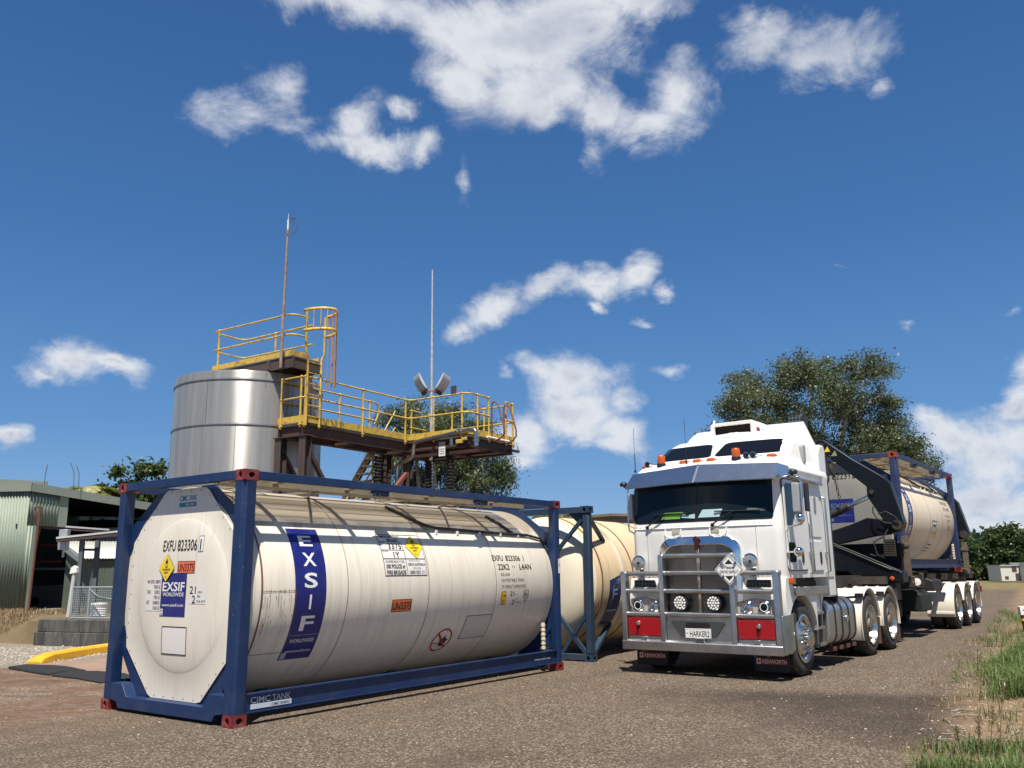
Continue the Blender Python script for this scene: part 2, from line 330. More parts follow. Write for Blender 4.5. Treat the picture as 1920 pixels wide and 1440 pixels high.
# ------------------------------------------------------------------ ground
def ground_mat(patch=False):
    m = bpy.data.materials.new('dark seal' if patch else 'gravelly asphalt'); m.use_nodes = True; t = m.node_tree; b = t.nodes['Principled BSDF']
    b.inputs['Roughness'].default_value = .93; b.inputs['Specular IOR Level'].default_value = .25
    c = t.nodes.new('ShaderNodeTexCoord'); C = c.outputs['Object']
    def noise_(sc, det=6, rough=.6, st=(1, 1, 1), off=0, dist=0):
        mp = t.nodes.new('ShaderNodeMapping'); mp.inputs['Scale'].default_value = st; mp.inputs['Location'].default_value = (off, off, 0)
        n = t.nodes.new('ShaderNodeTexNoise'); n.inputs['Scale'].default_value = sc; n.inputs['Detail'].default_value = det; n.inputs['Roughness'].default_value = rough; n.inputs['Distortion'].default_value = dist
        t.links.new(C, mp.inputs[0]); t.links.new(mp.outputs[0], n.inputs['Vector']); return n.outputs['Fac']
    def vor(sc, feat='F1'):
        n = t.nodes.new('ShaderNodeTexVoronoi'); n.feature = feat; n.inputs['Scale'].default_value = sc; t.links.new(C, n.inputs['Vector']); return n
    def mp_(x, a, bb, lo=0., hi=1., sm=False):
        r = t.nodes.new('ShaderNodeMapRange'); r.inputs[1].default_value = a; r.inputs[2].default_value = bb; r.inputs[3].default_value = lo; r.inputs[4].default_value = hi
        if sm: r.interpolation_type = 'SMOOTHSTEP'
        t.links.new(x, r.inputs[0]); return r.outputs[0]
    def mix(f, a, bb, mode='MIX'):
        x = t.nodes.new('ShaderNodeMix'); x.data_type = 'RGBA'; x.blend_type = mode
        for k, v in ((0, f), (6, a), (7, bb)):
            if isinstance(v, (int, float)): x.inputs[k].default_value = v
            elif isinstance(v, tuple): x.inputs[k].default_value = (*v, 1)
            else: t.links.new(v, x.inputs[k])
        return x.outputs[2]
    def mt(op, a, bb=None, cc=None, cl=False):
        n = t.nodes.new('ShaderNodeMath'); n.operation = op; n.use_clamp = cl
        for i, v in enumerate((a, bb, cc)):
            if v is None: continue
            if isinstance(v, (int, float)): n.inputs[i].default_value = v
            else: t.links.new(v, n.inputs[i])
        return n.outputs[0]
    # stone chips set in the seal: every cell its own grey or brown
    v1 = vor(52); v2 = vor(34)
    chip = t.nodes.new('ShaderNodeValToRGB'); t.links.new(v1.outputs['Color'], chip.inputs[0])
    cr_ = chip.color_ramp; cr_.interpolation = 'CONSTANT'
    for i, (p, col) in enumerate([(0, (.04, .033, .03)), (.28, (.17, .145, .125)), (.45, (.28, .24, .205)), (.62, (.42, .365, .31)), (.8, (.09, .072, .06)), (.9, (.70, .65, .58))]):
        e = cr_.elements[i] if i < 2 else cr_.elements.new(p); e.position = p; e.color = (*col, 1)
    base = mix(mp_(v1.outputs['Distance'], .25, .75), chip.outputs[0], (.07, .055, .045))
    blotch = noise_(.55, 8, .62)
    base = mix(mp_(blotch, .35, .68, 0, .75), base, mix(.4, base, (.185, .145, .108)))
    fine_ = noise_(11, 8, .7, off=4)
    base = mix(mp_(fine_, .42, .64, 0, .5), base, (.12, .09, .066))
    # wheel worn streaks along the road
    mpr = t.nodes.new('ShaderNodeMapping'); mpr.inputs['Rotation'].default_value = (0, 0, radians(-53.4)); t.links.new(C, mpr.inputs[0])
    mps = t.nodes.new('ShaderNodeMapping'); mps.inputs['Scale'].default_value = (.10, 1.5, 1); t.links.new(mpr.outputs[0], mps.inputs[0])
    sn_ = t.nodes.new('ShaderNodeTexNoise'); sn_.inputs['Scale'].default_value = 1.1; sn_.inputs['Detail'].default_value = 7; t.links.new(mps.outputs[0], sn_.inputs['Vector']); streak = sn_.outputs['Fac']
    base = mix(mp_(streak, .50, .68, 0, .55), base, (.10, .082, .07))
    pre = base
    sp = t.nodes.new('ShaderNodeSeparateXYZ'); t.links.new(C, sp.inputs[0]); X, Y = sp.outputs[0], sp.outputs[1]
    wob = mt('MULTIPLY_ADD', noise_(.5, 7, .65, off=9), 3.0, -1.5)
    # red brown dirt on the left
    L = mt('ADD', mt('MULTIPLY_ADD', X, -1, mt('MULTIPLY_ADD', Y, -.05, -3.8)), wob)
    dirt = mix(mp_(noise_(5, 9, .7, (1, 2.2, 1)), .35, .65), (.10, .060, .044), (.235, .162, .118))
    dirt = mix(mp_(noise_(1.3, 6, .7, (1, 2.6, 1), 5), .52, .68, 0, .7), dirt, (.055, .038, .03))
    dirt = mix(mp_(noise_(.8, 8, .7, (1, 1.8, 1), 12), .48, .6, 0, .65), dirt, chip.outputs[0])
    yf = mp_(mt('ADD', Y, mt('MULTIPLY', wob, .8)), 8.4, 10.2, 0, 1, True)
    base = mix(mt('MULTIPLY', yf, mp_(L, -.6, .9, 0, .95, True)), base, dirt)
    # dark drips and scuffs where trucks stand
    base = mix(mp_(noise_(.42, 7, .6, (1, 1.4, 1), 21, .6), .56, .72, 0, .6), base, (.075, .06, .05))
    # pale gravel patch further left
    g = mt('ADD', mt('MULTIPLY_ADD', X, -1, -7.6), mt('MULTIPLY', wob, .35))
    g2 = mt('ADD', mt('MULTIPLY_ADD', Y, 1, -15.4), mt('MULTIPLY', wob, .3))
    gm = mt('MULTIPLY', mp_(g, -.3, .4, 0, 1, True), mp_(g2, -.25, .35, 0, 1, True))
    grav = mix(mp_(v2.outputs['Distance'], .1, .6), (.40, .38, .35), (.19, .175, .155))
    base = mix(gm, base, grav)
    # darker newer seal: crisp lower edge, worn away to the left
    nf = mt('MULTIPLY_ADD', noise_(1.6, 7, .7, off=31), .9, -.45)
    lf = lambda a_, b_, c_: mt('ADD', mt('ADD', mt('MULTIPLY', X, a_), mt('MULTIPLY_ADD', Y, b_, c_)), nf)
    e1 = mp_(lf(.87, .49, -6.49), -.03, .05, 0, 1, True); e2_ = mp_(lf(-.254, -1., 12.1), -.5, .4, 0, 1, True); e3 = mp_(lf(.95, .3, -4.9), -.7, 1.5, 0, 1, True); e4 = mp_(lf(-.86, .5, -.72), -.15, .1, 0, 1, True)
    pm = mt('MULTIPLY', mt('MULTIPLY', e1, e2_), mt('MULTIPLY', e3, e4))
    base = mix(mt('MULTIPLY', pm, mp_(noise_(1.1, 7, .65, off=6), .35, .7, .80, .5)), base, (.034, .027, .023))
    # bare earth verge on the right of the road
    nx, ny = .86, -.50
    ed = mt('ADD', mt('ADD', mt('MULTIPLY', X, nx), mt('MULTIPLY_ADD', Y, ny, 1.0)), mt('MULTIPLY', wob, .3))
    verge = mix(mp_(noise_(6, 9, .72), .35, .65), (.17, .105, .068), (.34, .26, .18))
    verge = mix(mp_(noise_(2.2, 7, .7, off=8), .5, .62, 0, .75), verge, (.12, .125, .05))
    base = mix(mp_(ed, -.15, .6, 0, 1, True), base, verge)
    # far field dry grass
    far = mp_(mt('ADD', Y, mt('MULTIPLY_ADD', X, .0, mt('MULTIPLY', wob, 2.5))), 55, 60, 0, 1, True)
    base = mix(far, base, mix(mp_(noise_(1, 6), .3, .7), (.15, .13, .06), (.24, .20, .11)))
    if patch: base = mix(mp_(noise_(1.1, 7, .65, off=6), .35, .7, .80, .48), mix(1., pre, (1, .93, .86), 'MULTIPLY'), (.026, .021, .018))
    base = mix(1., base, (.93, .875, .80), 'MULTIPLY')
    t.links.new(base, b.inputs['Base Color'])
    h = mt('ADD', mt('MULTIPLY', v1.outputs['Distance'], -.9), mt('MULTIPLY', fine_, 1.2))
    h = mt('ADD', h, mt('MULTIPLY', v2.outputs['Distance'], -.4))
    bp = t.nodes.new('ShaderNodeBump'); bp.inputs['Strength'].default_value = .75; bp.inputs['Distance'].default_value = .014
    t.links.new(h, bp.inputs['Height']); t.links.new(bp.outputs[0], b.inputs['Normal'])
    return m
g = MB(); N = 70
def gz(x, y):
    return 0.
import itertools
gx = [-900, -300, -100, -40, -20, 0, 20, 40, 100, 300, 900]; gy = [-60, -20, 0, 20, 60, 150, 400, 1500]
g.add([(x, y, 0) for y in gy for x in gx], [(j*len(gx)+i, j*len(gx)+i+1, (j+1)*len(gx)+i+1, (j+1)*len(gx)+i) for j in range(len(gy)-1) for i in range(len(gx)-1)])
go = g.build('ground', ground_mat(), smooth=0); go['kind'] = 'structure'
# newer dark seal patch laid on the road
def ragged(pts, amp, step=.12, seed=0):
    out = []
    for i, p in enumerate(pts):
        q = pts[(i+1) % len(pts)]; L = math.dist(p, q); n = max(1, int(L/step))
        for k in range(n):
            x = p[0] + (q[0]-p[0])*k/n; y = p[1] + (q[1]-p[1])*k/n
            out.append((x + amp*noise.noise((x*2.1, y*2.1, seed)) + amp*.5*noise.noise((x*9, y*9, seed+3)), y + amp*noise.noise((x*2.3, y*2.3, seed+9)) + amp*.5*noise.noise((x*8, y*8, seed+5))))
    return out
def sheet(name, pts, z, m, amp=.1, seed=0, step=.12):
    s = MB(); r = ragged(pts, amp, step, seed); s.add([(x, y, z) for x, y in r], [tuple(range(len(r)))])
    o = s.build(name, m, smooth=0, cleanup=False); o['kind'] = 'structure'; return o
# raised bank behind the block wall, on the left
M_BANK = mat('dry bank', (.14, .09, .05), .95, var=.5, vscale=2.2, vcol=(.15, .115, .055), stretch=(1, 1, 3), dirt=.6, dcol=(.11, .11, .045), dscale=1.3, bump=.9, bscale=14, detail=9)
bk = MB(); xs = [-60 + i*1.5 for i in range(31)] + [-14, -13.4, -12.8, -12.2, -11.6, -11.2, -10.9, -10.7, -10.2, -9.0, -7.9]; ts = [0, .06, .12, .2, .35, .5, .7, .85, 1., 1.6, 4, 14, 50]
def bank_pt(x, t_):
    k_ = max(0, min(1, (x + 13.2)/2.3)); k_ = k_*k_*(3 - 2*k_); y0 = 21.6 - 1.15*k_ if x < -10.8 else 20.45 - .36*(x + 10.8); ln = 3.0*(1 - k_) + .12*k_
    y = y0 + ln*min(t_, 1) + (t_ - 1 if t_ > 1 else 0); z = .5*min(t_, 1) - .01
    return (x, y, z + (.05*noise.noise((x*1.1, y*1.1, 1)) if .05 < t_ < 1 else 0))
P = [bank_pt(x, t_) for t_ in ts for x in xs]; nx_ = len(xs)
bk.add(P, [(j*nx_+i, j*nx_+i+1, (j+1)*nx_+i+1, (j+1)*nx_+i) for j in range(len(ts)-1) for i in range(nx_-1)])
bo = bk.build('bank', M_BANK, smooth=60); bo['kind'] = 'structure'
# bare red slab between the yellow kerb and the mats
M_SLAB = mat('pink brown slab', (.30, .20, .15), .9, var=.3, vscale=2, vcol=(.22, .15, .11), bump=.3, bscale=60)
sheet('concrete_slab', [(-8.35, 15.7), (-5.7, 13.75), (-5.2, 15.0), (-6.6, 17.4), (-7.6, 17.0)], .008, M_SLAB, .05, 5)
# ------------------------------------------------------------------ tank containers
CL, CW, CH = 6.058, 2.438, 2.591
YC, ZC, RS = 1.219, 1.31, 1.17
def casting(mb, cx, cy, cz, sx, sy, sz, hm=1):
    # corner block with oval holes; cx,cy,cz outer corner, s* signs pointing inwards
    lx, ly, lz = .178, .162, .118
    def face(ax, pos, dirn, u0, u1, v0, v1, ru, rv):
        cu, cv = (u0+u1)/2, (v0+v1)/2; n = 24; inn = [(cu + ru*cos(2*pi*i/n), cv + rv*sin(2*pi*i/n)) for i in range(n)]
        out = []
        for i in range(n):
            a = 2*pi*i/n + 1e-6; c_, s_ = cos(a), sin(a); k = min((u1-u0)/2/abs(c_) if abs(c_) > 1e-5 else 9, (v1-v0)/2/abs(s_) if abs(s_) > 1e-5 else 9)
            out.append((cu + c_*k, cv + s_*k))
        mp = {0: lambda u, v, w: (w, u, v), 1: lambda u, v, w: (u, w, v), 2: lambda u, v, w: (u, v, w)}[ax]
        vs = [mp(*p, pos) for p in out] + [mp(*p, pos) for p in inn] + [mp(*p, pos + dirn*.035) for p in inn]
        mb.add(vs, [(i, (i+1) % n, n+(i+1) % n, n+i) for i in range(n)] + [(n+i, n+(i+1) % n, 2*n+(i+1) % n, 2*n+i) for i in range(n)])
        mb.add([mp(*p, pos + dirn*.034) for p in inn], [tuple(range(n))], hm)
    x0, x1 = sorted((cx, cx + sx*lx)); y0, y1 = sorted((cy, cy + sy*ly)); z0, z1 = sorted((cz, cz + sz*lz))
    face(0, cx, sx, y0, y1, z0, z1, .028, .040); face(1, cy, sy, x0, x1, z0, z1, .040, .030); face(2, cz, sz, x0, x1, y0, y1, .055, .032)
    xi, yi, zi = cx + sx*lx, cy + sy*ly, cz + sz*lz
    mb.add([(xi, y0, z0), (xi, y1, z0), (xi, y1, z1), (xi, y0, z1)], [(0,1,2,3)]); mb.add([(x0, yi, z0), (x1, yi, z0), (x1, yi, z1), (x0, yi, z1)], [(0,1,2,3)]); mb.add([(x0, y0, zi), (x1, y0, zi), (x1, y1, zi), (x0, y1, zi)], [(0,1,2,3)])
def shell_map(x0, phi0, R):
    # u along the length, v arc length upwards on the near side
    def f(u, v, ly):
        r = R + .002*(1 + ly); a = phi0 + v/R
        return (x0 + u, YC - r*cos(a), ZC + r*sin(a))
    return f
PH = lambda z: math.asin(max(-1, min(1, (z - ZC)/RS)))
BR = .845   # radius of the dished part of the end plate
def dish(y, z):
    r = math.hypot(y - 1.17, z - 1.285)/BR
    return .040*(max(0, 1 - r**4))**.8 if r < 1 else 0
def end_map(y0, z0, x=.118):
    # u to the right as seen from outside (towards -y), v up
    return lambda u, v, ly: (x - dish(y0 - u, z0 + v) - .002*(1 + ly), y0 - u, z0 + v)
def flame2d(s):
    fl = [(-.22,.0),(-.34,.2),(-.3,.5),(-.12,.75),(-.16,.45),(.02,.62),(.05,1.05),(.24,.72),(.34,.36),(.24,.04),(.1,.0),(.14,.22),(.02,.36),(-.06,.1)]
    return poly2d([(x*s, y*s) for x, y in fl])
def placard(s, scale=1.0):
    """yellow oxidising agent diamond of half diagonal s: list of decal items, materials: 0 yellow 1 black"""
    D = lambda k: [(0, -k), (k, 0), (0, k), (-k, 0)]
    return [(poly2d(D(s)), 0, 0, 1, 0), (poly2d(D(s*.97)), 0, 0, 0, 1), (flame2d(s*.42), 0, s*.28, 1, 2), (frame2d(circ(0, s*.24, s*.15, 16), circ(0, s*.24, s*.115, 16)), 0, 0, 1, 2),
            (rect2d(s*.4, s*.03), 0, s*.06, 1, 2), (text2d('OXIDISING', s*.14, s*.98, .02), 0, -s*.1, 1, 2), (text2d('AGENT', s*.14, s*.6, .02), 0, -s*.32, 1, 2), (text2d('5.1', s*.13, None, .02), 0, -s*.62, 1, 2)]
def tank_frame(name, label, loc, rotz, blue, cast, group, cream, detail=True, number='EXFU 823306', check='1'):
    t = thing(name, label, 'tank container', loc, rotz, group)
    # corner castings
    for i, (x, sx) in enumerate(((0, 1), (CL, -1))):
        for j, (y, sy) in enumerate(((0, 1), (CW, -1))):
            for k, (z, sz) in enumerate(((0, 1), (CH, -1))):
                mb = MB(); casting(mb, x, y, z, sx, sy, sz); mb.build('corner_casting', [cast, M_HOLE], t, bevel=0)
    e = .003
    for x, sx in ((0, 1), (CL, -1)):
        for y, sy in ((0, 1), (CW, -1)):
            mb = MB(); X = lambda v: x + sx*v; Yy = lambda v: y + sy*v
            prof = [(X(e), Yy(.04)), (X(e), Yy(.158)), (X(.03), Yy(.158)), (X(.145), Yy(.135)), (X(.165), Yy(.10)), (X(.165), Yy(.012)), (X(.15), Yy(e)), (X(.04), Yy(e))]
            mb.prism(prof, 2, .118, CH - .118); mb.build('corner_post', blue, t, bevel=.004)
        # bottom end beam with raised shoulders
        a, b = sorted((x + sx*.004, x + sx*.16))
        half = [(.163, .12), (.163, .30), (.40, .30), (.50, .165)]
        low = [(.30, .10), (.34, .035)]
        pts = [(y_, z_) for y_, z_ in half] + [(CW - y_, z_) for y_, z_ in reversed(half)] + [(CW - y_, z_) for y_, z_ in low] + [(y_, z_) for y_, z_ in reversed(low)]
        mb = MB(); mb.prism(pts, 0, a, b); mb.build('end_beam', blue, t, bevel=.005)
        mb = MB(); mb.box((min(x + sx*.004, x + sx*.085), .162, CH - .105), (max(x + sx*.004, x + sx*.085), CW - .162, CH - .006)); mb.build('end_rail', blue, t, bevel=.006)
        # diagonal gussets behind the plate corners
        xa, xb = sorted((x + sx*.135, x + sx*.165))
        for m_ in (lambda v: v, lambda v: CW - v):
            mb = MB(); mb.prism([(m_(.12), .95), (m_(.12), .62), (m_(.30), .40), (m_(.47), .168), (m_(.80), .168), (m_(.27), .80)], 0, xa, xb)
            mb.build('gusset', blue, t)
            mb = MB(); mb.prism([(m_(.10), 1.70), (m_(.10), 2.05), (m_(.72), CH - .11), (m_(.95), CH - .11), (m_(.95), 2.38), (m_(.25), 1.80)], 0, xa, xb)
            mb.build('gusset', blue, t)
    # side rails
    for y, sy in ((0, 1), (CW, -1)):
        mb = MB(); Yy = lambda v: y + sy*v
        mb.prism([(Yy(.004), .118), (Yy(.004), .128), (Yy(.03), .128), (Yy(.03), .296), (Yy(.004), .296), (Yy(.004), .31), (Yy(.075), .31), (Yy(.075), .118)], 0, .17, CL - .17)
        mb.build('bottom_rail', blue, t)
        mb = MB(); mb.box((.178, Yy(.004), CH - .105), (CL - .178, Yy(.062), CH - .012)); mb.build('top_rail', blue, t, bevel=.005)
    # shell
    mb = MB(); n = 128; prof = [(.13, RS - .06), (.14, RS - .01), (.16, RS), (5.86, RS), (5.915, RS - .02), (5.93, RS - .08)]
    vs = [(px, YC - r*cos(2*pi*k/n), ZC + r*sin(2*pi*k/n)) for px, r in prof for k in range(n)]
    mb.add(vs, [(i*n+k, i*n+(k+1) % n, (i+1)*n+(k+1) % n, (i+1)*n+k) for i in range(len(prof)-1) for k in range(n)] + [tuple(range(n)), tuple(reversed(range(len(vs)-n, len(vs))))])
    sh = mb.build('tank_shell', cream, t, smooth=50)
    mb = MB()
    def ringband(x, w, r, mi):
        n = 128; vs = [(x + dx, YC - (RS + dr)*cos(2*pi*k/n), ZC + (RS + dr)*sin(2*pi*k/n)) for dx, dr in ((-w/2, 0), (-w/2, r), (w/2, r), (w/2, 0)) for k in range(n)]
        mb.add(vs, [(i*n+k, i*n+(k+1) % n, (i+1)*n+(k+1) % n, (i+1)*n+k) for i in range(3) for k in range(n)], mi)
    ringband(.33, .022, .004, 0)
    for x in (1.56, 2.98, 4.42): ringband(x, .007, .0025, 1)
    mb.build('cladding_seam', [M_SEAM, M_SEAM if not detail else M_SEAM], sh)
    # octagonal end plate with its dished middle
    def plate(xp, sgn):
        mb = MB(); n = 96; oc = [(.82, 2.46), (1.60, 2.46), (2.21, 1.87), (2.21, .70), (1.67, .17), (.73, .17), (.275, .64), (.275, 1.93)]
        cy, cz = 1.17, 1.285; out = []
        for k in range(n):
            a = 2*pi*k/n; dx, dz = cos(a), sin(a); best = 9
            for i in range(8):
                p, q = oc[i], oc[(i+1) % 8]; ex, ez = q[0]-p[0], q[1]-p[1]; den = dx*ez - dz*ex
                if abs(den) < 1e-9: continue
                s_ = ((p[0]-cy)*ez - (p[1]-cz)*ex)/den; u_ = ((p[0]-cy)*dz - (p[1]-cz)*dx)/den
                if s_ > 0 and -1e-6 <= u_ <= 1+1e-6: best = min(best, s_)
            out.append((cy + dx*best, cz + dz*best))
        rings = [out]
        fr = [1.0, .985, .965, .94, .9, .84, .75, .6, .4, .2]
        for f_ in fr: rings.append([(cy + BR*f_*cos(2*pi*k/n), cz + BR*f_*sin(2*pi*k/n)) for k in range(n)])
        vs = [(xp - sgn*dish(*p), p[0], p[1]) for rg in rings for p in rg]; N_ = len(rings)
        vs += [(xp - sgn*dish(cy, cz), cy, cz)]; c_ = len(vs) - 1
        vs += [(xp + sgn*.012, p[0], p[1]) for p in out]
        fs = [(i*n+k, i*n+(k+1) % n, (i+1)*n+(k+1) % n, (i+1)*n+k) for i in range(N_-1) for k in range(n)] + [((N_-1)*n+k, (N_-1)*n+(k+1) % n, c_) for k in range(n)] + [(k, (k+1) % n, c_+1+(k+1) % n, c_+1+k) for k in range(n)]
        mb.add(vs, fs)
        if detail and sgn > 0:
            rv = mb
            for i in range(8):
                p, q = oc[i], oc[(i+1) % 8]; L = math.dist(p, q); k_ = max(2, int(L/.16))
                for j in range(k_):
                    f_ = (j + .5)/k_; y_ = p[0] + (q[0]-p[0])*f_; z_ = p[1] + (q[1]-p[1])*f_
                    y_ += (1.22 - y_)*.025; z_ += (1.3 - z_)*.025
                    rv.lathe([(.007, -.001), (.006, .004), (.002, .006)], (xp, y_, z_), (-1, 0, 0), 8, 1)
        pl = mb.build('end_plate', [M_PLATE if detail else M_CREAM_SHADE, M_SEAM], t, smooth=30)
        return pl
    pl = plate(.118, 1)
    # walkway of open grating with its edge beams, cross members, spill boxes
    xa, xb = .20, 5.30
    mb = MB(); k = xa
    while k < xb:
        mb.bar((k, .215, CH - .085), (k + .03, .80, CH - .085), .011, .012); mb.bar((k + .012, .215, CH - .070), (k - .018, .80, CH - .070), .009, .01); k += .037
    for y in (.30, .42, .54, .66, .78): mb.box((xa, y, CH - .10), (xb, y + .006, CH - .066))
    mb.build('walkway_grating', M_TAN, t, smooth=0)
    mb = MB(); mb.box((xa, .175, CH - .15), (xb, .212, CH - .05)); mb.box((xa, .80, CH - .11), (xb, .83, CH - .05))
    k = .62
    for x in (.50, 1.57, 3.0, 4.42): mb.box((x, .062, CH - .115), (x + .07, 1.5, CH - .088))
    for x in (.9, 3.4):
        mb.box((x, .85, CH - .10), (x + .05, 2.37, CH - .07)); mb.cyl((x + .2, .25, CH - .16), (x + .9, 1.1, CH - .15), .018, n=8)
    mb.build('walkway_beams', M_TAN, t)
    for x0, x1 in ((1.95, 3.05), (3.75, 4.75)):
        mb = MB(); mb.prism([(x0 - .06, 2.33), (x0 + .10, CH - .16), (x1 - .1, CH - .16), (x1, 2.33)], 1, .86, 1.6); mb.build('spill_box', M_GREYBOX, t, bevel=.01)
    for x in (2.03, 4.05):
        mb = MB(); mb.box((x, .064, CH - .16), (x + .20, .16, CH - .02)); mb.box((x - .10, .02, CH - .135), (x + .02, .10, CH - .105)); mb.build('hinge_bracket', blue, t, bevel=.004)
        mb = MB(); mb.tube([(x - .06, .04, CH - .12), (x - .07, .04, CH - .24), (x - .03, .04, CH - .26), (x + .01, .04, CH - .24), (x + .01, .04, CH - .13)], .006, 6); mb.build('latch_loop', M_TAN, t)
    # spill pipe clipped along the shoulder of the shell
    def on(x, z, dr=.03):
        a = PH(z); return (x, YC - (RS + dr)*cos(a), ZC + (RS + dr)*sin(a))
    mb = MB(); mb.tube([on(2.75, 2.34), on(2.95, 2.22), on(3.2, 2.10), on(3.4, 2.07), on(4.4, 2.045), on(5.5, 2.03), on(5.82, 1.98), on(5.86, 1.8)], .02, 8)
    mb.tube([on(4.85, 2.3), on(4.98, 2.2), on(5.08, 2.1), on(5.15, 2.04)], .02, 8); mb.build('drain_hose', M_RUBBER, t)
    for x in (3.35, 3.8, 4.3, 4.8, 5.25, 5.6):
        mb = MB(); mb.box((x, on(x, 2.05)[1] - .03, 2.01), (x + .03, on(x, 2.05)[1] + .01, 2.06)); mb.build('hose_clip', M_WHITE, t)
    # far end blue plate cut round the shell
    xq = CL - .15
    for m_ in (lambda v: v, lambda v: CW - v):
        arc = [(m_(YC - (RS + .012)*cos(a)), ZC + (RS + .012)*sin(a)) for a in [radians(-52 + 88*i/20) for i in range(21)]]
        mb = MB(); mb.prism([(m_(.15), .34)] + [(m_(.42), .34)] + arc + [(m_(.15), 2.0)], 0, xq, xq + .02); mb.build('end_web', blue, t)
    mb = MB(); mb.tube([(5.68, .115, .33), (5.68, .115, .72)], .028, 12)
    for i in range(6): mb.cyl((5.68, .115, .335 + i*.066), (5.68, .115, .37 + i*.066), .036, n=14)
    mb.build('ribbed_tube', M_RIB, t)
    # saddles under the shell
    for x in (.9, 3.0, 5.1):
        mb = MB(); mb.box((x, .75, .08), (x + .12, 1.69, .26)); mb.build('saddle', blue, t)
    # ---- EXSIF strip down the shell
    strip = []
    def ang(z): return PH(z)*RS
    top, bot = ang(2.0), ang(.57)
    cx = 1.0; W_ = .45
    vs = [(-W_/2, bot), (W_/2, bot), (W_/2, top), (-W_/2, top)]
    strip.append((poly2d(vs), 0, 0, 0, 0))
    for ch, z, h in (('E', 1.865, .135), ('X', 1.66, .155), ('S', 1.43, .165), ('I', 1.195, .16), ('F', .965, .17)):
        strip.append((text2d(ch, h, .19 if ch != 'I' else None, .02), .0, ang(z), 1, 1))
    strip.append((rect2d(.40, .004), 0, ang(.835), 2, 1))
    strip.append((text2d('WORLDWIDE', .045, .34, .005), 0, ang(.775), 1, 1)); strip.append((text2d('www.exsif.com', .04, .36, .003), 0, ang(.665), 1, 1))
    strip.append((rect2d(.07, .085), -.175, ang(.615), 2, 1))
    decal('lettering_strip', strip, shell_map(cx, 0, RS), [M_NAVY, M_WHITE, M_PALEB], t, .045)
    return t, sh
# near container, with all its markings
C1LOC = (-2.822, 9.128, 0); C1ROT = .94028
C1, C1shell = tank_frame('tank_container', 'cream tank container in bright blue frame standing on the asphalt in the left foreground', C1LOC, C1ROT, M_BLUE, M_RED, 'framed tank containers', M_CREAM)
ang = lambda z: PH(z)*RS
# dangerous goods panel
pw, pt, pb = .775, ang(1.972), ang(1.458); ph = pt - pb; cy_ = (pt + pb)/2
it = [(rect2d(pw, ph), 0, 0, 0, 0), (rframe2d(pw, ph, .008), 0, 0, 1, 1)]
def hl(u0, u1, v, w=.007): it.append((rect2d(u1 - u0, w), (u0+u1)/2, v, 1, 1))
def vl(u, v0, v1, w=.007): it.append((rect2d(w, v1 - v0), u, (v0+v1)/2, 1, 1))
H = ph
hl(-pw/2, .02, H/2 - .11); hl(-pw/2, .02, H/2 - .225); hl(-pw/2, pw/2, -H/2 + .215, .01); vl(.02, -H/2, H/2 - .11); 
it += [(text2d('AMMONIUM NITRATE', .04, .36, .010), -.17, H/2 - .035, 1, 2), (text2d('EMULSION', .04, .2, .010), -.13, H/2 - .085, 1, 2),
       (text2d('3375', .08, .24, .008), -.125, H/2 - .168, 1, 2), (text2d('UN No.', .018, None), -.33, H/2 - .125, 1, 2), (text2d('HAZCHEM', .016, None), -.32, H/2 - .24, 1, 2), (text2d('1Y', .08, .11, .008), -.13, H/2 - .285, 1, 2),
       (text2d('IN EMERGENCY DIAL', .03, .34), -.18, -H/2 + .18, 1, 2), (text2d('000 POLICE or', .05, .34, .022), -.18, -H/2 + .12, 1, 2), (text2d('FIRE BRIGADE', .05, .34, .022), -.18, -H/2 + .045, 1, 2),
       (text2d('SPECIALIST ADVICE', .014, .2), .17, -H/2 + .19, 1, 2), (text2d('ORICA AUSTRALIA', .035, .32, .012), .205, -H/2 + .145, 1, 2), (text2d('PTY LTD', .026, None), .205, -H/2 + .095, 1, 2), (text2d('1800 033 111', .042, .29, .012), .205, -H/2 + .045, 1, 2)]
decal('hazard_panel', it, shell_map(2.565, cy_/RS, RS), [M_PINKW, M_BLACK], C1, .06)
decal('hazard_placard', placard(.165), shell_map(2.795, (cy_ + H/2 - .175)/RS, RS + .004), [M_YEL, M_BLACK], C1, .06)
decal('number_plate', [(rect2d(.36, .155), 0, 0, 1, 0), (rect2d(.345, .14), 0, 0, 0, 1), (text2d('UN3375', .095, .335, .015), 0, 0, 1, 2)], shell_map(2.49, ang(1.095)/RS, RS), [M_ORANGE, M_BLACK], C1, .06)
s = [(frame2d(circ(0, 0, .19, 40), circ(0, 0, .165, 40)), 0, 0, 0, 1), (poly2d([(-.13, .10), (-.11, .125), (.13, -.10), (.11, -.125)]), 0, 0, 0, 2),
     (poly2d([(-.02, -.09), (.10, -.10), (.09, -.03), (.12, .02), (.06, .03), (.05, .09), (.0, .03), (-.05, .06), (-.03, -.02)]), 0, 0, 1, 1), (rect2d(.1, .012), -.1, -.04, 1, 1)]
decal('prohibition_sign', s, shell_map(3.50, ang(.60)/RS, RS), [M_CREDS, M_BLACK], C1, .05)
decal('blank_frame', [(poly2d([(-.29, -.18), (.29, -.18), (.29, .18), (-.29, .18)]), 0, 0, 1, 0), (rframe2d(.58, .36, .008), 0, 0, 0, 1)], shell_map(4.13, ang(.745)/RS, RS), [M_BLACK, mat('frame sticker grey', (.62, .58, .52), .45)], C1, .06)
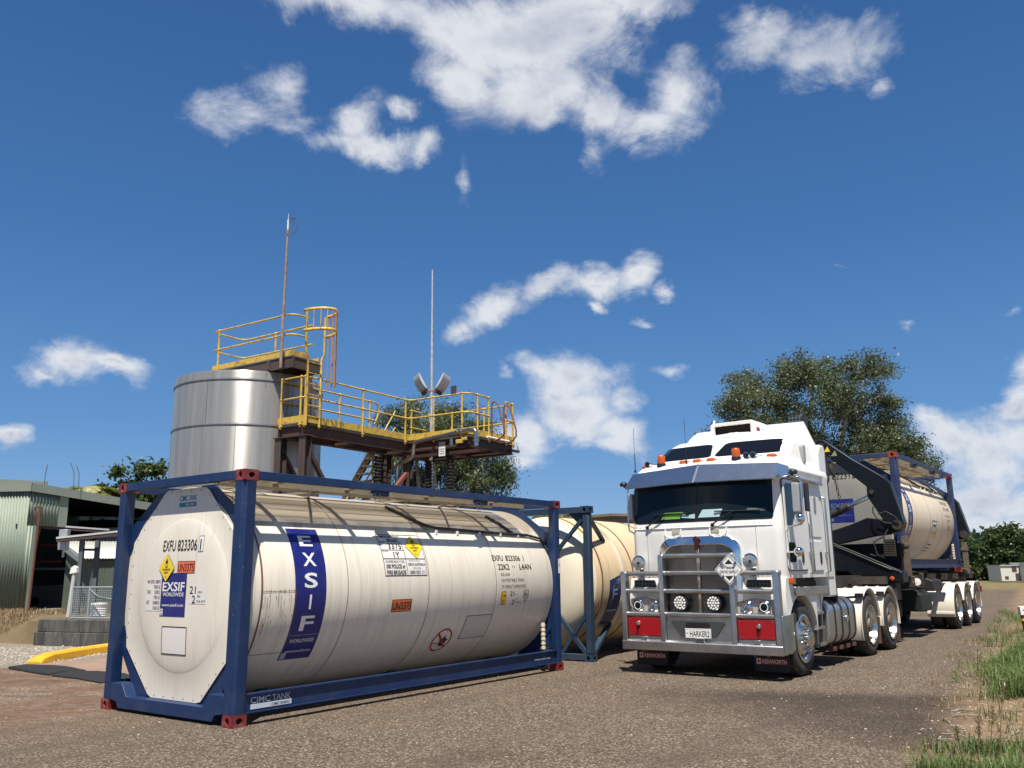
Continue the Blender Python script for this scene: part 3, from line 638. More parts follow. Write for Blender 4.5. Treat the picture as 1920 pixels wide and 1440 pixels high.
# registration block at the far end
Z = lambda z: ang(z)
it = [(text2d('EXFU', .085, .26, .008), -.37, Z(1.69), 0, 1), (text2d('823306', .085, .36, .008), .0, Z(1.69), 0, 1), (text2d('1', .085, None, .008), .27, Z(1.69), 0, 1),
      (text2d('22K2', .085, .27, .008), -.27, Z(1.565), 0, 1), (text2d('T 8', .03, .07), -.03, Z(1.565), 0, 1), (text2d('L4AN', .085, .30, .008), .27, Z(1.565), 0, 1),
      (text2d('RID ADR', .04, .22), -.25, Z(1.455), 0, 1), (text2d('UN PORTABLE TANK', .045, .56), -.08, Z(1.375), 0, 1), (text2d('TC IMPACT APPROVED', .045, .60), -.06, Z(1.285), 0, 1),
      (text2d('21', .075, .10, .006), -.09, Z(1.18), 0, 1), (text2d('cbm', .02, None), .02, Z(1.165), 0, 1), (text2d('2', .075, .06, .006), -.05, Z(1.06), 0, 1), (text2d('Bar', .022, None), .03, Z(1.105), 0, 1), (text2d('M.A.W.P', .022, .13), .07, Z(1.055), 0, 1),
      (rframe2d(.13, .12, .008), .26, Z(1.165), 0, 1), (text2d('ilc', .07, .10, .01), .26, Z(1.165), 0, 2), (text2d('87', .045, None), .25, Z(1.07), 0, 1)]
for i_ in it: decal('lettering', [i_], shell_map(4.90, 0, RS), [M_BLACK], C1, .08)
decal('height_plate', [(poly2d(rrect(-.06, .06, -.095, .095, .02)), 0, 0, 1, 0), (poly2d(rrect(-.05, .05, -.085, .085, .015)), 0, 0, 0, 1), (text2d('2.6m', .05, .08, .01), 0, .04, 1, 2), (text2d("8'6\"", .05, .075, .01), 0, -.045, 1, 2)], shell_map(4.61, Z(1.12)/RS, RS), [M_AMBERP, M_BLACK], C1, .06)
# access panel in the cladding, with grimy edges
decal('access_panel', [(rect2d(.46, .006), 0, ang(1.315), 0, 1), (rect2d(.46, .006), 0, ang(.66), 0, 1), (rect2d(.006, ang(1.315) - ang(.66)), .23, (ang(1.315) + ang(.66))/2, 0, 1)] +
      [(poly2d([(0, 0), (random.uniform(.004, .012), random.uniform(-.01, .01)), (random.uniform(-.004, .01), random.uniform(.01, .04))]), random.uniform(-.22, .22), random.choice([ang(1.315), ang(random.uniform(.7, 1.3))]) , 0, 1) for _ in range(40)] +
      [(poly2d([(-.003, 0), (.003, 0), (.001, -random.uniform(.05, .3))]), random.uniform(-.22, .22), ang(random.uniform(.95, 1.3)), 1, 1) for _ in range(26)],
      shell_map(.56, 0, RS), [M_SEAM, M_SEAM2], C1, .05)
# marks on the end plate
E0 = lambda name, items, y, z, mats: decal(name, items, end_map(y, z), mats, C1, .05)
E0('maker_lettering', [(text2d('CIMC', .062, .15, .006), -.08, .03, 0, 1), (text2d('TANK', .062, .15, .0), .085, .03, 0, 1), (rect2d(.32, .05), 0, -.045, 0, 1), (text2d('CIMC ENRIC', .026, .18, .005), .05, -.045, 1, 2)], 1.165, 2.325, [M_TEAL, M_WHITE])
E0('registration_number', [(text2d('EXFU', .125, .25, .006), -.235, 0, 0, 1), (text2d('823306', .125, .36, .006), .11, 0, 0, 1), (rect2d(.085, .17), .36, .005, 1, 0), (rframe2d(.085, .17, .004), .36, .005, 0, 1), (text2d('1', .125, None, .006), .355, 0, 0, 2)], 1.18, 1.83, [M_BLACK, M_WHITE])
E0('company_panel', [(rect2d(.48, .475), 0, 0, 0, 0), (text2d('EXSIF', .10, .42, .018), 0, .09, 1, 1), (text2d('WORLDWIDE', .042, .40, .008), 0, .005, 1, 1), (text2d('www.exsif.com', .034, .41, .005), 0, -.11, 1, 1), (rect2d(.055, .07), -.205, -.19, 1, 1), (rframe2d(.04, .05, .006), -.205, -.19, 0, 2)], 1.27, 1.285, [M_NAVY, M_WHITE])
E0('number_plate', [(rect2d(.325, .135), 0, 0, 1, 0), (rect2d(.31, .12), 0, 0, 0, 1), (text2d('UN3375', .085, .295, .012), 0, 0, 1, 2)], 1.06, 1.583, [mat('placard bright orange', (.80, .16, .07), .45), M_BLACK])
E0('hazard_placard', [(sh_, du, dv, mi, ly + 4) for sh_, du, dv, mi, ly in placard(.156)], 1.42, 1.578, [M_YEL, M_BLACK])
rows = [('MAX GROSS  36000KG', .27), ('79365 LB', .13), ('TARE        3520KG', .27), ('7760 LB', .12), ('NET       32480KG', .27), ('71605 LB', .13)]
E0('weight_lettering', [(rect2d(.29, .36), 0, 0, 1, 0)] + [(text2d(t_, .040, w_, .003), .14 - w_/2, .145 - i_*.058, 0, 1) for i_, (t_, w_) in enumerate(rows)], 1.67, 1.285, [M_BLACK, M_PINKW])
E0('capacity_lettering', [(rect2d(.30, .20), 0, 0, 1, 0), (text2d('21', .085, .11, .006), -.085, .05, 0, 1), (text2d('2', .085, .06, .006), -.06, -.05, 0, 1), (text2d('cbm', .03, .075), .045, .03, 0, 1), (text2d('Bar', .03, .055), .035, -.015, 0, 1), (text2d('M.A.W.P', .03, .15), .07, -.07, 0, 1)], .82, 1.29, [M_BLACK, M_PINKW])
E0('blank_frame', [(rect2d(.47, .30), 0, 0, 1, 0), (rframe2d(.47, .30, .010), 0, 0, 0, 1)], 1.21, .795, [M_BLACK, M_PINKW])
# marks on the bottom rail
rail = lambda x0, z0: (lambda u, v, ly: (x0 + u, .030 - .002*(1 + ly), z0 + v))
decal('maker_lettering', [(text2d('CIMC', .062, .25, .006), -.14, .025, 0, 1), (text2d('TANK', .062, .24, .0), .13, .025, 0, 1), (rect2d(.53, .05), 0, -.04, 0, 1), (text2d('CIMC ENRIC', .026, .24, .01), .12, -.04, 1, 2)], rail(.50, .215), [mat('sticker pale', (.55, .6, .66), .45), M_BLUE], C1)
decal('web_lettering', [(text2d('www.exsif.com', .038, .42, .004), 0, 0, 0, 1)], rail(5.52, .215), [mat('sticker pale2', (.5, .56, .65), .45)], C1)
decal('inspection_tag', [(poly2d([(-.03, -.11), (.04, -.11), (.04, .10), (0, .12), (-.03, .10)]), 0, 0, 0, 0), (text2d('A', .05, .03, .01), 0, .02, 1, 1)], lambda u, v, ly: (CL - .07 + u, .0 - .002*(1+ly), 1.57 + v), [M_WHITE, M_BLACK], C1)
# ------------------------------------------------------------------ truck (local x runs back from the bull bar, y from the near side, z up)
TLOC = (3.592, 12.134, 0); TROT = radians(53.39)
M_TW = mat('truck paint white', (.80, .79, .76), .38, var=.05, vscale=1.5, coat=.08, dirt=.35, dcol=(.5, .44, .35), dscale=1.8, dstretch=(1.5, 1.5, .6), dlo=.48, dhi=.85, chips=((.30, .24, .17), 28, .70))
M_CHROME = mat('chrome', (.78, .79, .80), .08, 1.0)
M_ALU = mat('bar alloy', (.62, .62, .61), .36, 1.0, var=.25, vscale=4, vcol=(.40, .41, .43), aniso=.3)
M_STAIN = mat('brushed stainless', (.85, .86, .86), .24, 1.0, var=.12, vscale=6)
M_GLASS = mat('dark windscreen glass', (.006, .014, .020), .05, 0, spec=.22)
M_TINT = mat('tinted roof window', (.006, .006, .007), .12)
M_BLK = mat('black trim', (.012, .012, .013), .45, bump=.02)
M_MESHG = mat('grille mesh', (.30, .28, .25), .35, 1.0)
M_REDP = mat('red panel', (.33, .005, .010), .35, coat=.2)
M_AMB = mat('amber lens', (.50, .085, .004), .2, coat=.6)
M_LENS = mat('lamp lens', (.75, .78, .80), .06, .9)
M_LAMPG = mat('lamp grey reflector', (.35, .36, .38), .15, .9)
M_LRIB = mat('ribbed lens', (.55, .57, .58), .12, .25, var=.5, vscale=14, vcol=(.25, .27, .29), coat=.5)
M_TYRE = mat('tyre rubber', (.022, .020, .018), .85, var=.4, vscale=6, vcol=(.06, .05, .04), bump=.3, bscale=30)
M_RIM = mat('polished alloy rim', (.70, .69, .66), .25, 1.0, var=.2, vscale=8)
M_RIMD = mat('dusty rim face', (.20, .165, .13), .7, .3, var=.3, vscale=6)
M_GUARD = mat('mudguard off white', (.78, .72, .62), .4, var=.1, vscale=2, dirt=.5, dcol=(.5, .36, .22), dscale=3, dlo=.52, dhi=.8)
M_FLAPB = mat('mudflap rubber', (.013, .012, .012), .7)
M_FLAPBR = mat('mudflap brown', (.14, .075, .045), .8, var=.3, vscale=4)
M_MAROON = mat('maroon lettering ground', (.16, .012, .012), .5)
M_PINK = mat('lettering pink white', (.80, .55, .50), .5)
M_TANKAL = mat('fuel tank alloy', (.52, .52, .51), .32, .85, var=.3, vscale=3, vcol=(.34, .35, .36), stretch=(1, 1, .3))
M_NBLK = mat('crane paint navy black', (.004, .006, .010), .4, var=.3, vscale=2, vcol=(.008, .011, .016), spec=.3)
M_CHASSIS = mat('chassis black', (.02, .018, .016), .7, var=.5, vscale=5, vcol=(.06, .045, .035))
M_GRN = mat('green folder', (.16, .36, .05), .6); M_PAPER = mat('pale blue paper', (.42, .60, .62), .6)
M_DASH = mat('dashboard grey', (.10, .12, .13), .7)
T = thing('prime_mover', 'white cab over prime mover truck with bull bar parked facing the camera', 'truck', TLOC, TROT)
YM = 1.225
# ---- cab body: stacked outlines with a bowed front
def outline(xc, bulge, yin, rf, xr, rr=.05, n=7, m=10):
    y0, y1 = yin - .03, 2.42 - yin; pts = []
    hw = (y1 - y0)/2
    fx = lambda y: xc + bulge*((y - YM)/hw)**2
    # near rear, near front corner, bowed front, far front corner, far rear
    pts += [(xr, y0 + rr), (xr - rr, y0)]
    for i in range(n + 1):
        a = radians(90*i/n); cx, cy = fx(y0 + rf) + rf, y0 + rf
        pts.append((cx - rf*sin(a), cy - rf*cos(a)))
    for i in range(1, m): y = y0 + rf + (y1 - y0 - 2*rf)*i/m; pts.append((fx(y), y))
    for i in range(n + 1):
        a = radians(90*i/n); cx, cy = fx(y1 - rf) + rf, y1 - rf
        pts.append((cx - rf*cos(a), cy + rf*sin(a)))
    pts += [(xr - rr, y1), (xr, y1 - rr)]
    return pts
rings = [(1.36, .20, .13, .04, .13), (1.50, .185, .13, .032, .13), (2.0, .18, .13, .03, .13), (2.16, .19, .13, .03, .13), (2.20, .205, .13, .03, .13), (2.82, .275, .13, .035, .13), (2.90, .28, .13, .02, .14), (2.955, .30, .13, .02, .15),
         (3.02, .34, .12, .05, .17), (3.08, .42, .12, .08, .2), (3.12, .56, .12, .10, .24), (3.16, .74, .12, .11, .27), (3.22, .88, .12, .12, .28), (3.36, 1.07, .12, .14, .28), (3.48, 1.24, .12, .17, .28), (3.56, 1.40, .12, .23, .28), (3.61, 1.60, .12, .34, .28), (3.63, 1.8, .1, .55, .2)]
mb = MB(); vs = []; K = None
for z, xc, bu, yi, rf in rings:
    o_ = outline(xc, bu, yi, rf, 2.60); K = len(o_); vs += [(x, y, z) for x, y in o_]
fs = [(i*K+k, i*K+(k+1) % K, (i+1)*K+(k+1) % K, (i+1)*K+k) for i in range(len(rings)-1) for k in range(K)]
fs += [tuple(reversed(range(K))), tuple(range((len(rings)-1)*K, len(rings)*K))]
mb.add(vs, fs); cab = mb.build('cab', M_TW, T, smooth=28)
mb = MB(); mb.prism([(2.28, 1.05), (2.28, 3.30), (2.36, 3.42), (2.46, 3.47), (2.62, 3.47), (2.66, 3.40), (2.66, 1.05)], 1, .022, 2.428); mb.build('sleeper_back', M_TW, T, bevel=.03, seg=3)
mb = MB(); mb.box((2.665, .03, .95), (2.72, 2.42, 3.2)); mb.build('cab_rear_seal', M_BLK, T)
# front mask below the windscreen line with lower fascia
def front_x(y, z=1.3): return .20 + .13*((y - YM)/1.19)**2
mb = MB(); m = 24; vs = []
for z, off, yi in ((1.37, -.005, .03), (1.30, -.04, .02), (1.12, -.05, .01), (.84, -.045, .0), (.60, -.0, .0), (.56, .03, .0)):
    for i in range(m + 1):
        t_ = i/m; y = yi + (2.45 - 2*yi)*t_
        e_ = min(t_, 1 - t_)*2.45; rr = max(0, .12 - e_)/.12
        vs.append((front_x(y) + off + .10*rr**2 + (.13 if abs(y - YM) < .60 else 0), y, z))
N_ = 6; vs += [(.62, y, z) for z in (1.37, .56) for y in [.0 + 2.45*i/m for i in range(m + 1)]]
fs = [(i*(m+1)+k, i*(m+1)+k+1, (i+1)*(m+1)+k+1, (i+1)*(m+1)+k) for i in range(N_-1) for k in range(m)]
mb.add(vs, fs); fas = mb.build('fascia', M_TW, T, smooth=40)
# side skirts with wheel arches and steps
def arch(cx, cz, r, a0, a1, n=16): return [(cx + r*cos(radians(a0 + (a1-a0)*i/n)), cz + r*sin(radians(a0 + (a1-a0)*i/n))) for i in range(n+1)]
for s_ in (0, 1):
    yy = (lambda v: v) if not s_ else (lambda v: 2.45 - v)
    mb = MB(); ar = arch(.93, .50, .63, 8, 172)
    poly = [(.30, .60), (.26, 1.10), (.32, 1.37), (.52, 1.37), (.60, 1.24), (1.56, 1.22), (1.56, .60)] + ar[:]
    a_, b_ = sorted((yy(.005), yy(.36))); mb.prism(poly, 1, a_, b_); mb.build('front_guard', M_TW, T, smooth=30, bevel=.012)
    mb = MB(); mb.box((1.58, yy(.03), 1.05), (2.27, yy(.40), 1.36)) if 0 else mb.prism([(.60, 1.245), (.60, 1.36), (2.27, 1.36), (2.27, 1.30), (.66, 1.25)], 1, *sorted((yy(.25), yy(.45)))); mb.build('step_recess', M_BLK, T)
    mb = MB(); mb.box((.62, yy(-.01), 1.175), (2.10, yy(.24), 1.225)); mb.box((.62, yy(-.025), 1.11), (2.10, yy(-.012), 1.225)); mb.build('entry_step', M_ALU, T, bevel=.004)
    mb = MB(); mb.prism([(1.60, .80), (1.60, 1.17), (2.10, 1.17), (2.10, 1.10), (1.78, .80)], 1, *sorted((yy(.05), yy(.35)))); mb.build('step_housing', M_TW, T, bevel=.01)
    mb = MB()
    for z in (.36, .60, .82): mb.box((1.56, yy(.0), z), (1.86, yy(.28), z + .035))
    mb.bar((1.58, yy(.05), .34), (1.62, yy(.05), 1.15), .035); mb.bar((1.84, yy(.05), .34), (1.88, yy(.05), 1.15), .035)
    mb.build('ladder_step', M_ALU, T)
    for x in (.65,): pass
mb = MB(); mb.box((.62, .2, .55), (2.2, 2.25, 1.30)); mb.build('cab_floor', M_CHASSIS, T)
# ---- windscreen glass following the bowed front, with a rubber surround
def wsx(y, z, off): return .205 + .07*(z - 2.20)/.62 + .13*((y - YM)/1.19)**2 + .55*max(0, abs(y - YM) - 1.06)**2*6 - off
def wspanel(name, y0, y1, z0, z1, off, mt_, r=.07, par=T):
    pts = rrect(y0, y1, z0, z1, r, 4); cy_, cz_ = (y0+y1)/2, (z0+z1)/2
    bm = bmesh.new(); f = bm.faces.new([bm.verts.new((0, y, z)) for y, z in pts])
    k = y0 + .08
    while k < y1:
        bmesh.ops.bisect_plane(bm, geom=bm.verts[:]+bm.edges[:]+bm.faces[:], plane_co=(0, k, 0), plane_no=(0, 1, 0)); k += .08
    ex = bmesh.ops.extrude_face_region(bm, geom=bm.faces[:]); nv = [g_ for g_ in ex['geom'] if isinstance(g_, bmesh.types.BMVert)]
    ns = set(nv)
    for v in bm.verts: v.co.x = wsx(v.co.y, v.co.z, off) if v in ns else wsx(v.co.y, v.co.z, -.03)
    bmesh.ops.recalc_face_normals(bm, faces=bm.faces)
    me = bpy.data.meshes.new(name); bm.to_mesh(me); bm.free(); me.materials.append(mt_)
    me.polygons.foreach_set('use_smooth', [True]*len(me.polygons)); me.set_sharp_from_angle(angle=radians(30))
    o = bpy.data.objects.new(name, me); COL.objects.link(o); o.parent = par; return o
ws = wspanel('windscreen_seal', .035, 2.365, 2.185, 2.83, .008, M_BLK, .10)
wspanel('windscreen', .07, 1.212, 2.22, 2.80, .014, M_GLASS, .07, ws); wspanel('windscreen', 1.238, 2.33, 2.22, 2.80, .014, M_GLASS, .07, ws)
def wsmap(y0, z0, off): return lambda u, v, ly: (wsx(y0 - u, z0 + v, off + .001*(1+ly)), y0 - u, z0 + v)
decal('folder', [(poly2d([(-.17, -.05), (.15, -.05), (.20, .05), (-.12, .05)]), 0, 0, 0, 1)], wsmap(1.66, 2.29, .014), [M_GRN], ws, .06)
decal('paper', [(poly2d([(-.15, -.055), (.18, -.055), (.23, .06), (-.08, .06)]), 0, 0, 0, 1)], wsmap(1.06, 2.30, .014), [M_PAPER], ws, .06)
decal('paper', [(poly2d([(-.10, -.03), (.12, -.05), (.12, .02), (.06, .01), (-.02, .0), (-.08, .05)]), 0, 0, 0, 1)], wsmap(1.38, 2.285, .014), [M_PAPER], ws, .06)
decal('paper', [(poly2d([(-.16, -.015), (.13, -.03), (.10, .01), (-.13, .02)]), 0, 0, 0, 1)], wsmap(.33, 2.335, .014), [M_DASH], ws, .06)
# wipers
for y0, y1, bl in ((.98, .30, (.95, .28)), (2.08, 1.62, (1.95, 1.35))):
    mb = MB(); mb.tube([(wsx(y0, 2.14, .05), y0, 2.13), (wsx(y0 - .1, 2.2, .06), y0 - .14, 2.22), (wsx(y0 - .3, 2.3, .05), y0 - .32, 2.315)], .011, 8)
    mb.tube([(wsx(bl[0], 2.33, .035), bl[0], 2.325), (wsx(bl[1], 2.32, .035), bl[1], 2.315)], .009, 6); mb.sphere((wsx(y0, 2.14, .03), y0, 2.13), .03, 8); mb.build('wiper', M_BLK, T)
# body line, service handles under the screen
for y in (.90, 1.62):
    mb = MB(); x_ = .17 + .13*((y - YM)/1.19)**2; mb.tube([(x_ - .0, y - .13, 2.09), (x_ - .025, y - .12, 2.0), (x_ - .025, y - .05, 1.955), (x_ - .025, y + .05, 1.955), (x_ - .025, y + .12, 2.0), (x_, y + .13, 2.09)], .010, 6); mb.build('grab_handle', M_TW, T)
for y in (.96, 1.57):
    mb = MB(); x_ = .17 + .13*((y - YM)/1.19)**2; mb.box((x_, y - .07, 2.02), (x_ + .02, y + .07, 2.08)); mb.build('access_cap', mat('cap beige', (.45, .42, .36), .5), T, bevel=.004)
mb = MB(); m = 30; ps = [(.185 + .13*((y - YM)/1.16)**2 - .006, y, 2.105) for y in [.12 + 2.21*i/m for i in range(m+1)]]; mb.tube(ps, .009, 6); mb.build('body_moulding', M_TW, T)
# rivet rows and panel seams on the cab front
mb = MB()
for z in (1.44, 2.145):
    for i in range(31):
        y = .16 + 2.13*i/30
        if z < 2 and abs(y - YM) < .66: continue
        mb.sphere((.188 + .13*((y - YM)/1.18)**2 - .010, y, z), .006, 5)
for y in (.36, 2.09): mb.tube([(.186 + .13*((y - YM)/1.18)**2 - .006, y, z) for z in (1.40, 2.10)], .0035, 4)
mb.build('rivet_line', M_LAMPG, T, smooth=0)
# ---- visor, stainless, in two halves meeting at a ridge
mb = MB()
for a, b in ((1.225, -.04), (1.225, 2.42)):
    s_ = 1 if b < 1 else -1
    P = [(.33, a, 3.05), (.10, a, 2.765), (.36, b + s_*.06, 2.985), (.14, b + s_*.02, 2.745), (.62, b - s_*.01, 2.95), (.55, b - s_*.02, 2.80)]
    P2 = [(p[0] + .02, p[1], p[2] - .012) for p in P]
    mb.add(P + P2, [(0, 1, 3, 2), (2, 3, 5, 4), (6, 8, 9, 7), (8, 10, 11, 9), (1, 7, 9, 3), (3, 9, 11, 5), (0, 2, 8, 6), (2, 4, 10, 8)])
mb.tube([(.325, 1.225, 3.055), (.092, 1.225, 2.765)], .008, 6)
vis = mb.build('sun_visor', M_STAIN, T, smooth=20)
mb = MB(); rnd = random.Random(3)
for i in range(9):
    y = .35 + i*.22; f_ = rnd.choice((.3, .7)); mb.sphere((.33 - .22*f_, y, 3.035 - .27*f_ - .0), .007, 6)
mb.build('screw', M_CHROME, vis)
# ---- sloping roof windows
def roofpt(y, z):
    zs = [r_[0] for r_ in rings]; xs_ = [r_[1] for r_ in rings]
    for i in range(len(zs)-1):
        if zs[i] <= z <= zs[i+1]:
            f_ = (z - zs[i])/(zs[i+1] - zs[i]); x = xs_[i] + (xs_[i+1]-xs_[i])*f_; yi = rings[i][3] + (rings[i+1][3]-rings[i][3])*f_
            hw = YM - yi; y_ = abs(y - YM); rf = rings[i][4] + (rings[i+1][4]-rings[i][4])*f_
            xb = x + .12*(min(y_, hw - rf)/hw)**2
            if y_ > hw - rf:
                q = min(1, (y_ - (hw - rf))/rf); xb = x + .12*((hw - rf)/hw)**2 + rf*(1 - sqrt(max(0, 1 - q*q)))
            return xb
    return 1.
for s_ in (1, -1):
    pr = []
    for u, v in rrect(0, 1, 0, 1, .13, 5):
        z = 3.215 + .245*v; yo = .13 + .05*v; yi = 1.20 - .09*v
        y = yo + (yi - yo)*u; pr.append((y if s_ > 0 else 2.45 - y, z))
    bm = bmesh.new(); bm.faces.new([bm.verts.new((0, y, z)) for y, z in pr])
    for k in [.1 + .06*i for i in range(40)]: bmesh.ops.bisect_plane(bm, geom=bm.verts[:]+bm.edges[:]+bm.faces[:], plane_co=(0, k, 0), plane_no=(0, 1, 0))
    for k in (3.29, 3.36, 3.42): bmesh.ops.bisect_plane(bm, geom=bm.verts[:]+bm.edges[:]+bm.faces[:], plane_co=(0, 0, k), plane_no=(0, 0, 1))
    for v in bm.verts: v.co.x = roofpt(v.co.y, v.co.z) - .014; v.co.z += .006
    ex = bmesh.ops.extrude_face_region(bm, geom=bm.faces[:])
    for g_ in ex['geom']:
        if isinstance(g_, bmesh.types.BMVert): g_.co.x += .03; g_.co.z -= .01
    bmesh.ops.recalc_face_normals(bm, faces=bm.faces)
    me = bpy.data.meshes.new('roof_window'); bm.to_mesh(me); bm.free(); me.materials.append(M_TINT)
    me.polygons.foreach_set('use_smooth', [True]*len(me.polygons)); me.set_sharp_from_angle(angle=radians(40))
    o = bpy.data.objects.new('roof_window', me); COL.objects.link(o); o.parent = T
# ---- roof fairing and air scoop
mb = MB()
sec = [(1.62, .62, 3.60, .30), (1.9, .72, 3.74, .34), (2.3, .80, 3.85, .40), (2.55, .82, 3.90, .42)]
def hull(mb, secs, mi=0):
    # secs: lists of points, equal length, lofted and capped
    n = len(secs[0]); vs = [p for s in secs for p in s]
    mb.add(vs, [(i*n+k, i*n+(k+1) % n, (i+1)*n+(k+1) % n, (i+1)*n+k) for i in range(len(secs)-1) for k in range(n)] + [tuple(reversed(range(n))), tuple(range((len(secs)-1)*n, len(secs)*n))], mi)
for s_ in (0, 1):
    Y = (lambda v: v) if not s_ else (lambda v: 2.45 - v)
    hull(mb, [[(1.55, Y(.50), 3.55), (1.52, Y(1.3), 3.60), (1.52, Y(1.3), 3.63), (1.55, Y(.52), 3.60)],
              [(1.85, Y(.32), 3.52), (1.85, Y(1.3), 3.60), (1.80, Y(1.3), 3.72), (1.80, Y(.42), 3.67)],
              [(2.2, Y(.20), 3.50), (2.2, Y(1.3), 3.60), (2.2, Y(1.3), 3.83), (2.2, Y(.32), 3.80)],
              [(2.50, Y(.14), 3.46), (2.50, Y(1.3), 3.5), (2.48, Y(1.3), 3.90), (2.48, Y(.27), 3.885)],
              [(2.60, Y(.12), 3.44), (2.60, Y(1.3), 3.5), (2.54, Y(1.3), 3.89), (2.54, Y(.29), 3.87)]])
mb.build('roof_fairing', M_TW, T, smooth=50, bevel=.02, seg=3)
mb = MB(); y0, y1 = .90, 1.55
o1 = rrect(y0 - .06, y1 + .06, 3.62, 3.89, .06, 4); i1 = rrect(y0 + .01, y1 - .01, 3.665, 3.835, .02, 4)
mb.ring(o1, i1, 0, 1.74, 1.80); mb.ring([(a*1., b) for a, b in o1], rrect(y0 - .02, y1 + .02, 3.64, 3.87, .05, 4), 0, 1.80, 2.35); sc_ = mb.build('air_scoop', M_TW, T, bevel=.008)
mb = MB(); mb.box((1.83, y0 - .02, 3.64), (1.84, y1 + .02, 3.87)); 
for i in range(6): mb.box((1.80, y0, 3.67 + i*.028), (1.83, y1, 3.673 + i*.028))
mb.build('scoop_mesh', mat('scoop brown', (.05, .028, .018), .6), sc_)
decal('emblem', [(poly2d(circ(0, 0, .03, 10, .05)), 0, 0, 0, 1), (rect2d(.08, .01), .075, .0, 0, 1)], lambda u, v, ly: (1.765 - u*0 - .002, .80 - u, 3.74 + v) if 0 else (1.83 - .35*(v) - .03, .80 - u, 3.715 + v), [mat('emblem red', (.35, .05, .06), .5)], T)
# ---- marker lamps, beacons, horns on the roof ledge
for y in (1.56, 1.33, 1.10, .20, 2.28):
    mb = MB(); x_ = roofpt(y, 3.12) - .03; mb.lathe([(.055, 0), (.052, .025), (.035, .05), (.0, .058)], (x_ + .04, y, 3.105), (-.35, 0, .94), 14)
    m2 = MB(); m2.prism([(x_ - .03, 3.09), (x_ - .045, 3.13), (x_ - .01, 3.16), (x_ + .10, 3.15), (x_ + .16, 3.10)], 1, y - .06, y + .06); o = m2.build('marker_lamp', M_AMB, T, bevel=.012, seg=3)
    m3 = MB(); m3.prism([(x_ - .02, 3.07), (x_ - .02, 3.095), (x_ + .2, 3.115), (x_ + .2, 3.08)], 1, y - .07, y + .07); m3.build('lamp_base', M_CHROME, o, bevel=.006)
for y in (.68, 1.93):
    x_ = roofpt(y, 3.10) - .02; mb = MB(); mb.lathe([(.075, 0), (.07, .05), (.065, .055)], (x_, y, 3.08), n=20); o = mb.build('beacon_base', M_BLK, T)
    mb = MB(); mb.lathe([(.065, 0), (.065, .06), (.058, .115), (.045, .13), (0, .132)], (x_, y, 3.135), n=20); mb.build('beacon_lens', M_AMB, o)
for y, s_ in ((.52, 1), (.42, 1), (2.18, 1)):
    mb = MB(); x_ = roofpt(y, 3.10) - .06; mb.lathe([(.045, 0), (.05, .0), (.032, .05), (.018, .16), (.012, .40)], (x_, y, 3.14), (1, -.12, .02), 16, caps=False); mb.lathe([(.046, 0), (.03, .035), (0, .036)], (x_ + .004, y, 3.14), (1, -.12, .02), 16, mi=1)
    mb.build('air_horn', [M_CHROME, M_BLK], T)
# ---- grille
mb = MB(); g0, g1 = YM - .545, YM + .545
def gr_outline(w, z0, z1, r, n=8):
    return [(YM + w, z0)] + [(YM + w - r + r*cos(radians(a)), z1 - r*.75 + r*.75*sin(radians(a))) for a in [90*i/n for i in range(n+1)]] + [(YM - w + r - r*sin(radians(a)), z1 - r*.75 + r*.75*cos(radians(a))) for a in [90*i/n for i in range(n+1)]] + [(YM - w, z0)]
oo = gr_outline(.645, .86, 1.975, .28); ii = gr_outline(.555, .86, 1.84, .24)
gx_ = lambda y: .175 + .13*((y - YM)/1.19)**2
n = len(oo); vs = []
for lp, dx in ((oo, .02), (oo, -.03), (ii, -.06), (ii, .03)): vs += [(gx_(y) + dx, y, z) for y, z in lp]
mb.add(vs, [(j*n+i, j*n+i+1, (j+1)*n+i+1, (j+1)*n+i) for j in range(3) for i in range(n-1)]); gsur = mb.build('grille_surround', M_CHROME, T, smooth=50)
md = gsur.modifiers.new('bevel', 'BEVEL'); md.width = .02; md.segments = 3; md.limit_method = 'ANGLE'; md.angle_limit = radians(35)
mb = MB(); mb.prism(ii, 0, .19, .21); mb.build('grille_backing', M_HOLE, T)
mb = MB(); sp_ = .030; k = -2.
def inside(y, z):
    if not (YM - .55 < y < YM + .55 and .87 < z < 1.835): return False
    ay = abs(y - YM); r = .24
    if ay > .55 - r and z > 1.84 - r*.75: return ((ay - (.55 - r))/r)**2 + ((z - (1.84 - r*.75))/(r*.75))**2 < 1
    return True
def diag(sg):
    c0 = -1.2
    while c0 < 2.6:
        # line z = 1.35 + sg*(y-YM) + c
        c = c0 - .6; seg_ = None; y = YM - .55
        while y <= YM + .5501:
            z = 1.35 + sg*(y - YM)*1.0 + c; ins = inside(y, z)
            if ins and seg_ is None: seg_ = (y, z)
            if (not ins or y + .01 > YM + .5501) and seg_ is not None:
                mb.bar((.172 + (0 if sg > 0 else .006), seg_[0], seg_[1]), (.172 + (0 if sg > 0 else .006), y, z), .0085, .006, up=(1, 0, 0)); seg_ = None
            y += .01
        c0 += sp_
diag(1); diag(-1); mb.build('grille_mesh', M_MESHG, T, smooth=0)
mb = MB(); mb.box((.135, YM - .022, .88), (.165, YM + .022, 1.80)); mb.build('grille_bar', mat('worn grille bar', (.55, .45, .38), .45, .7), T, bevel=.006)
mb = MB(); mb.lathe([(.0, 0), (.05, 0), (.05, .02), (.04, .03), (0, .032)], (.125, YM, 1.925), (-1, 0, 0), 20); mb.prism([(YM - .022, 1.77), (YM + .022, 1.77), (YM + .03, 1.9), (YM - .03, 1.9)], 0, .095, .13)
mb.build('emblem', mat('emblem maroon', (.05, .006, .010), .4), T, bevel=.005)
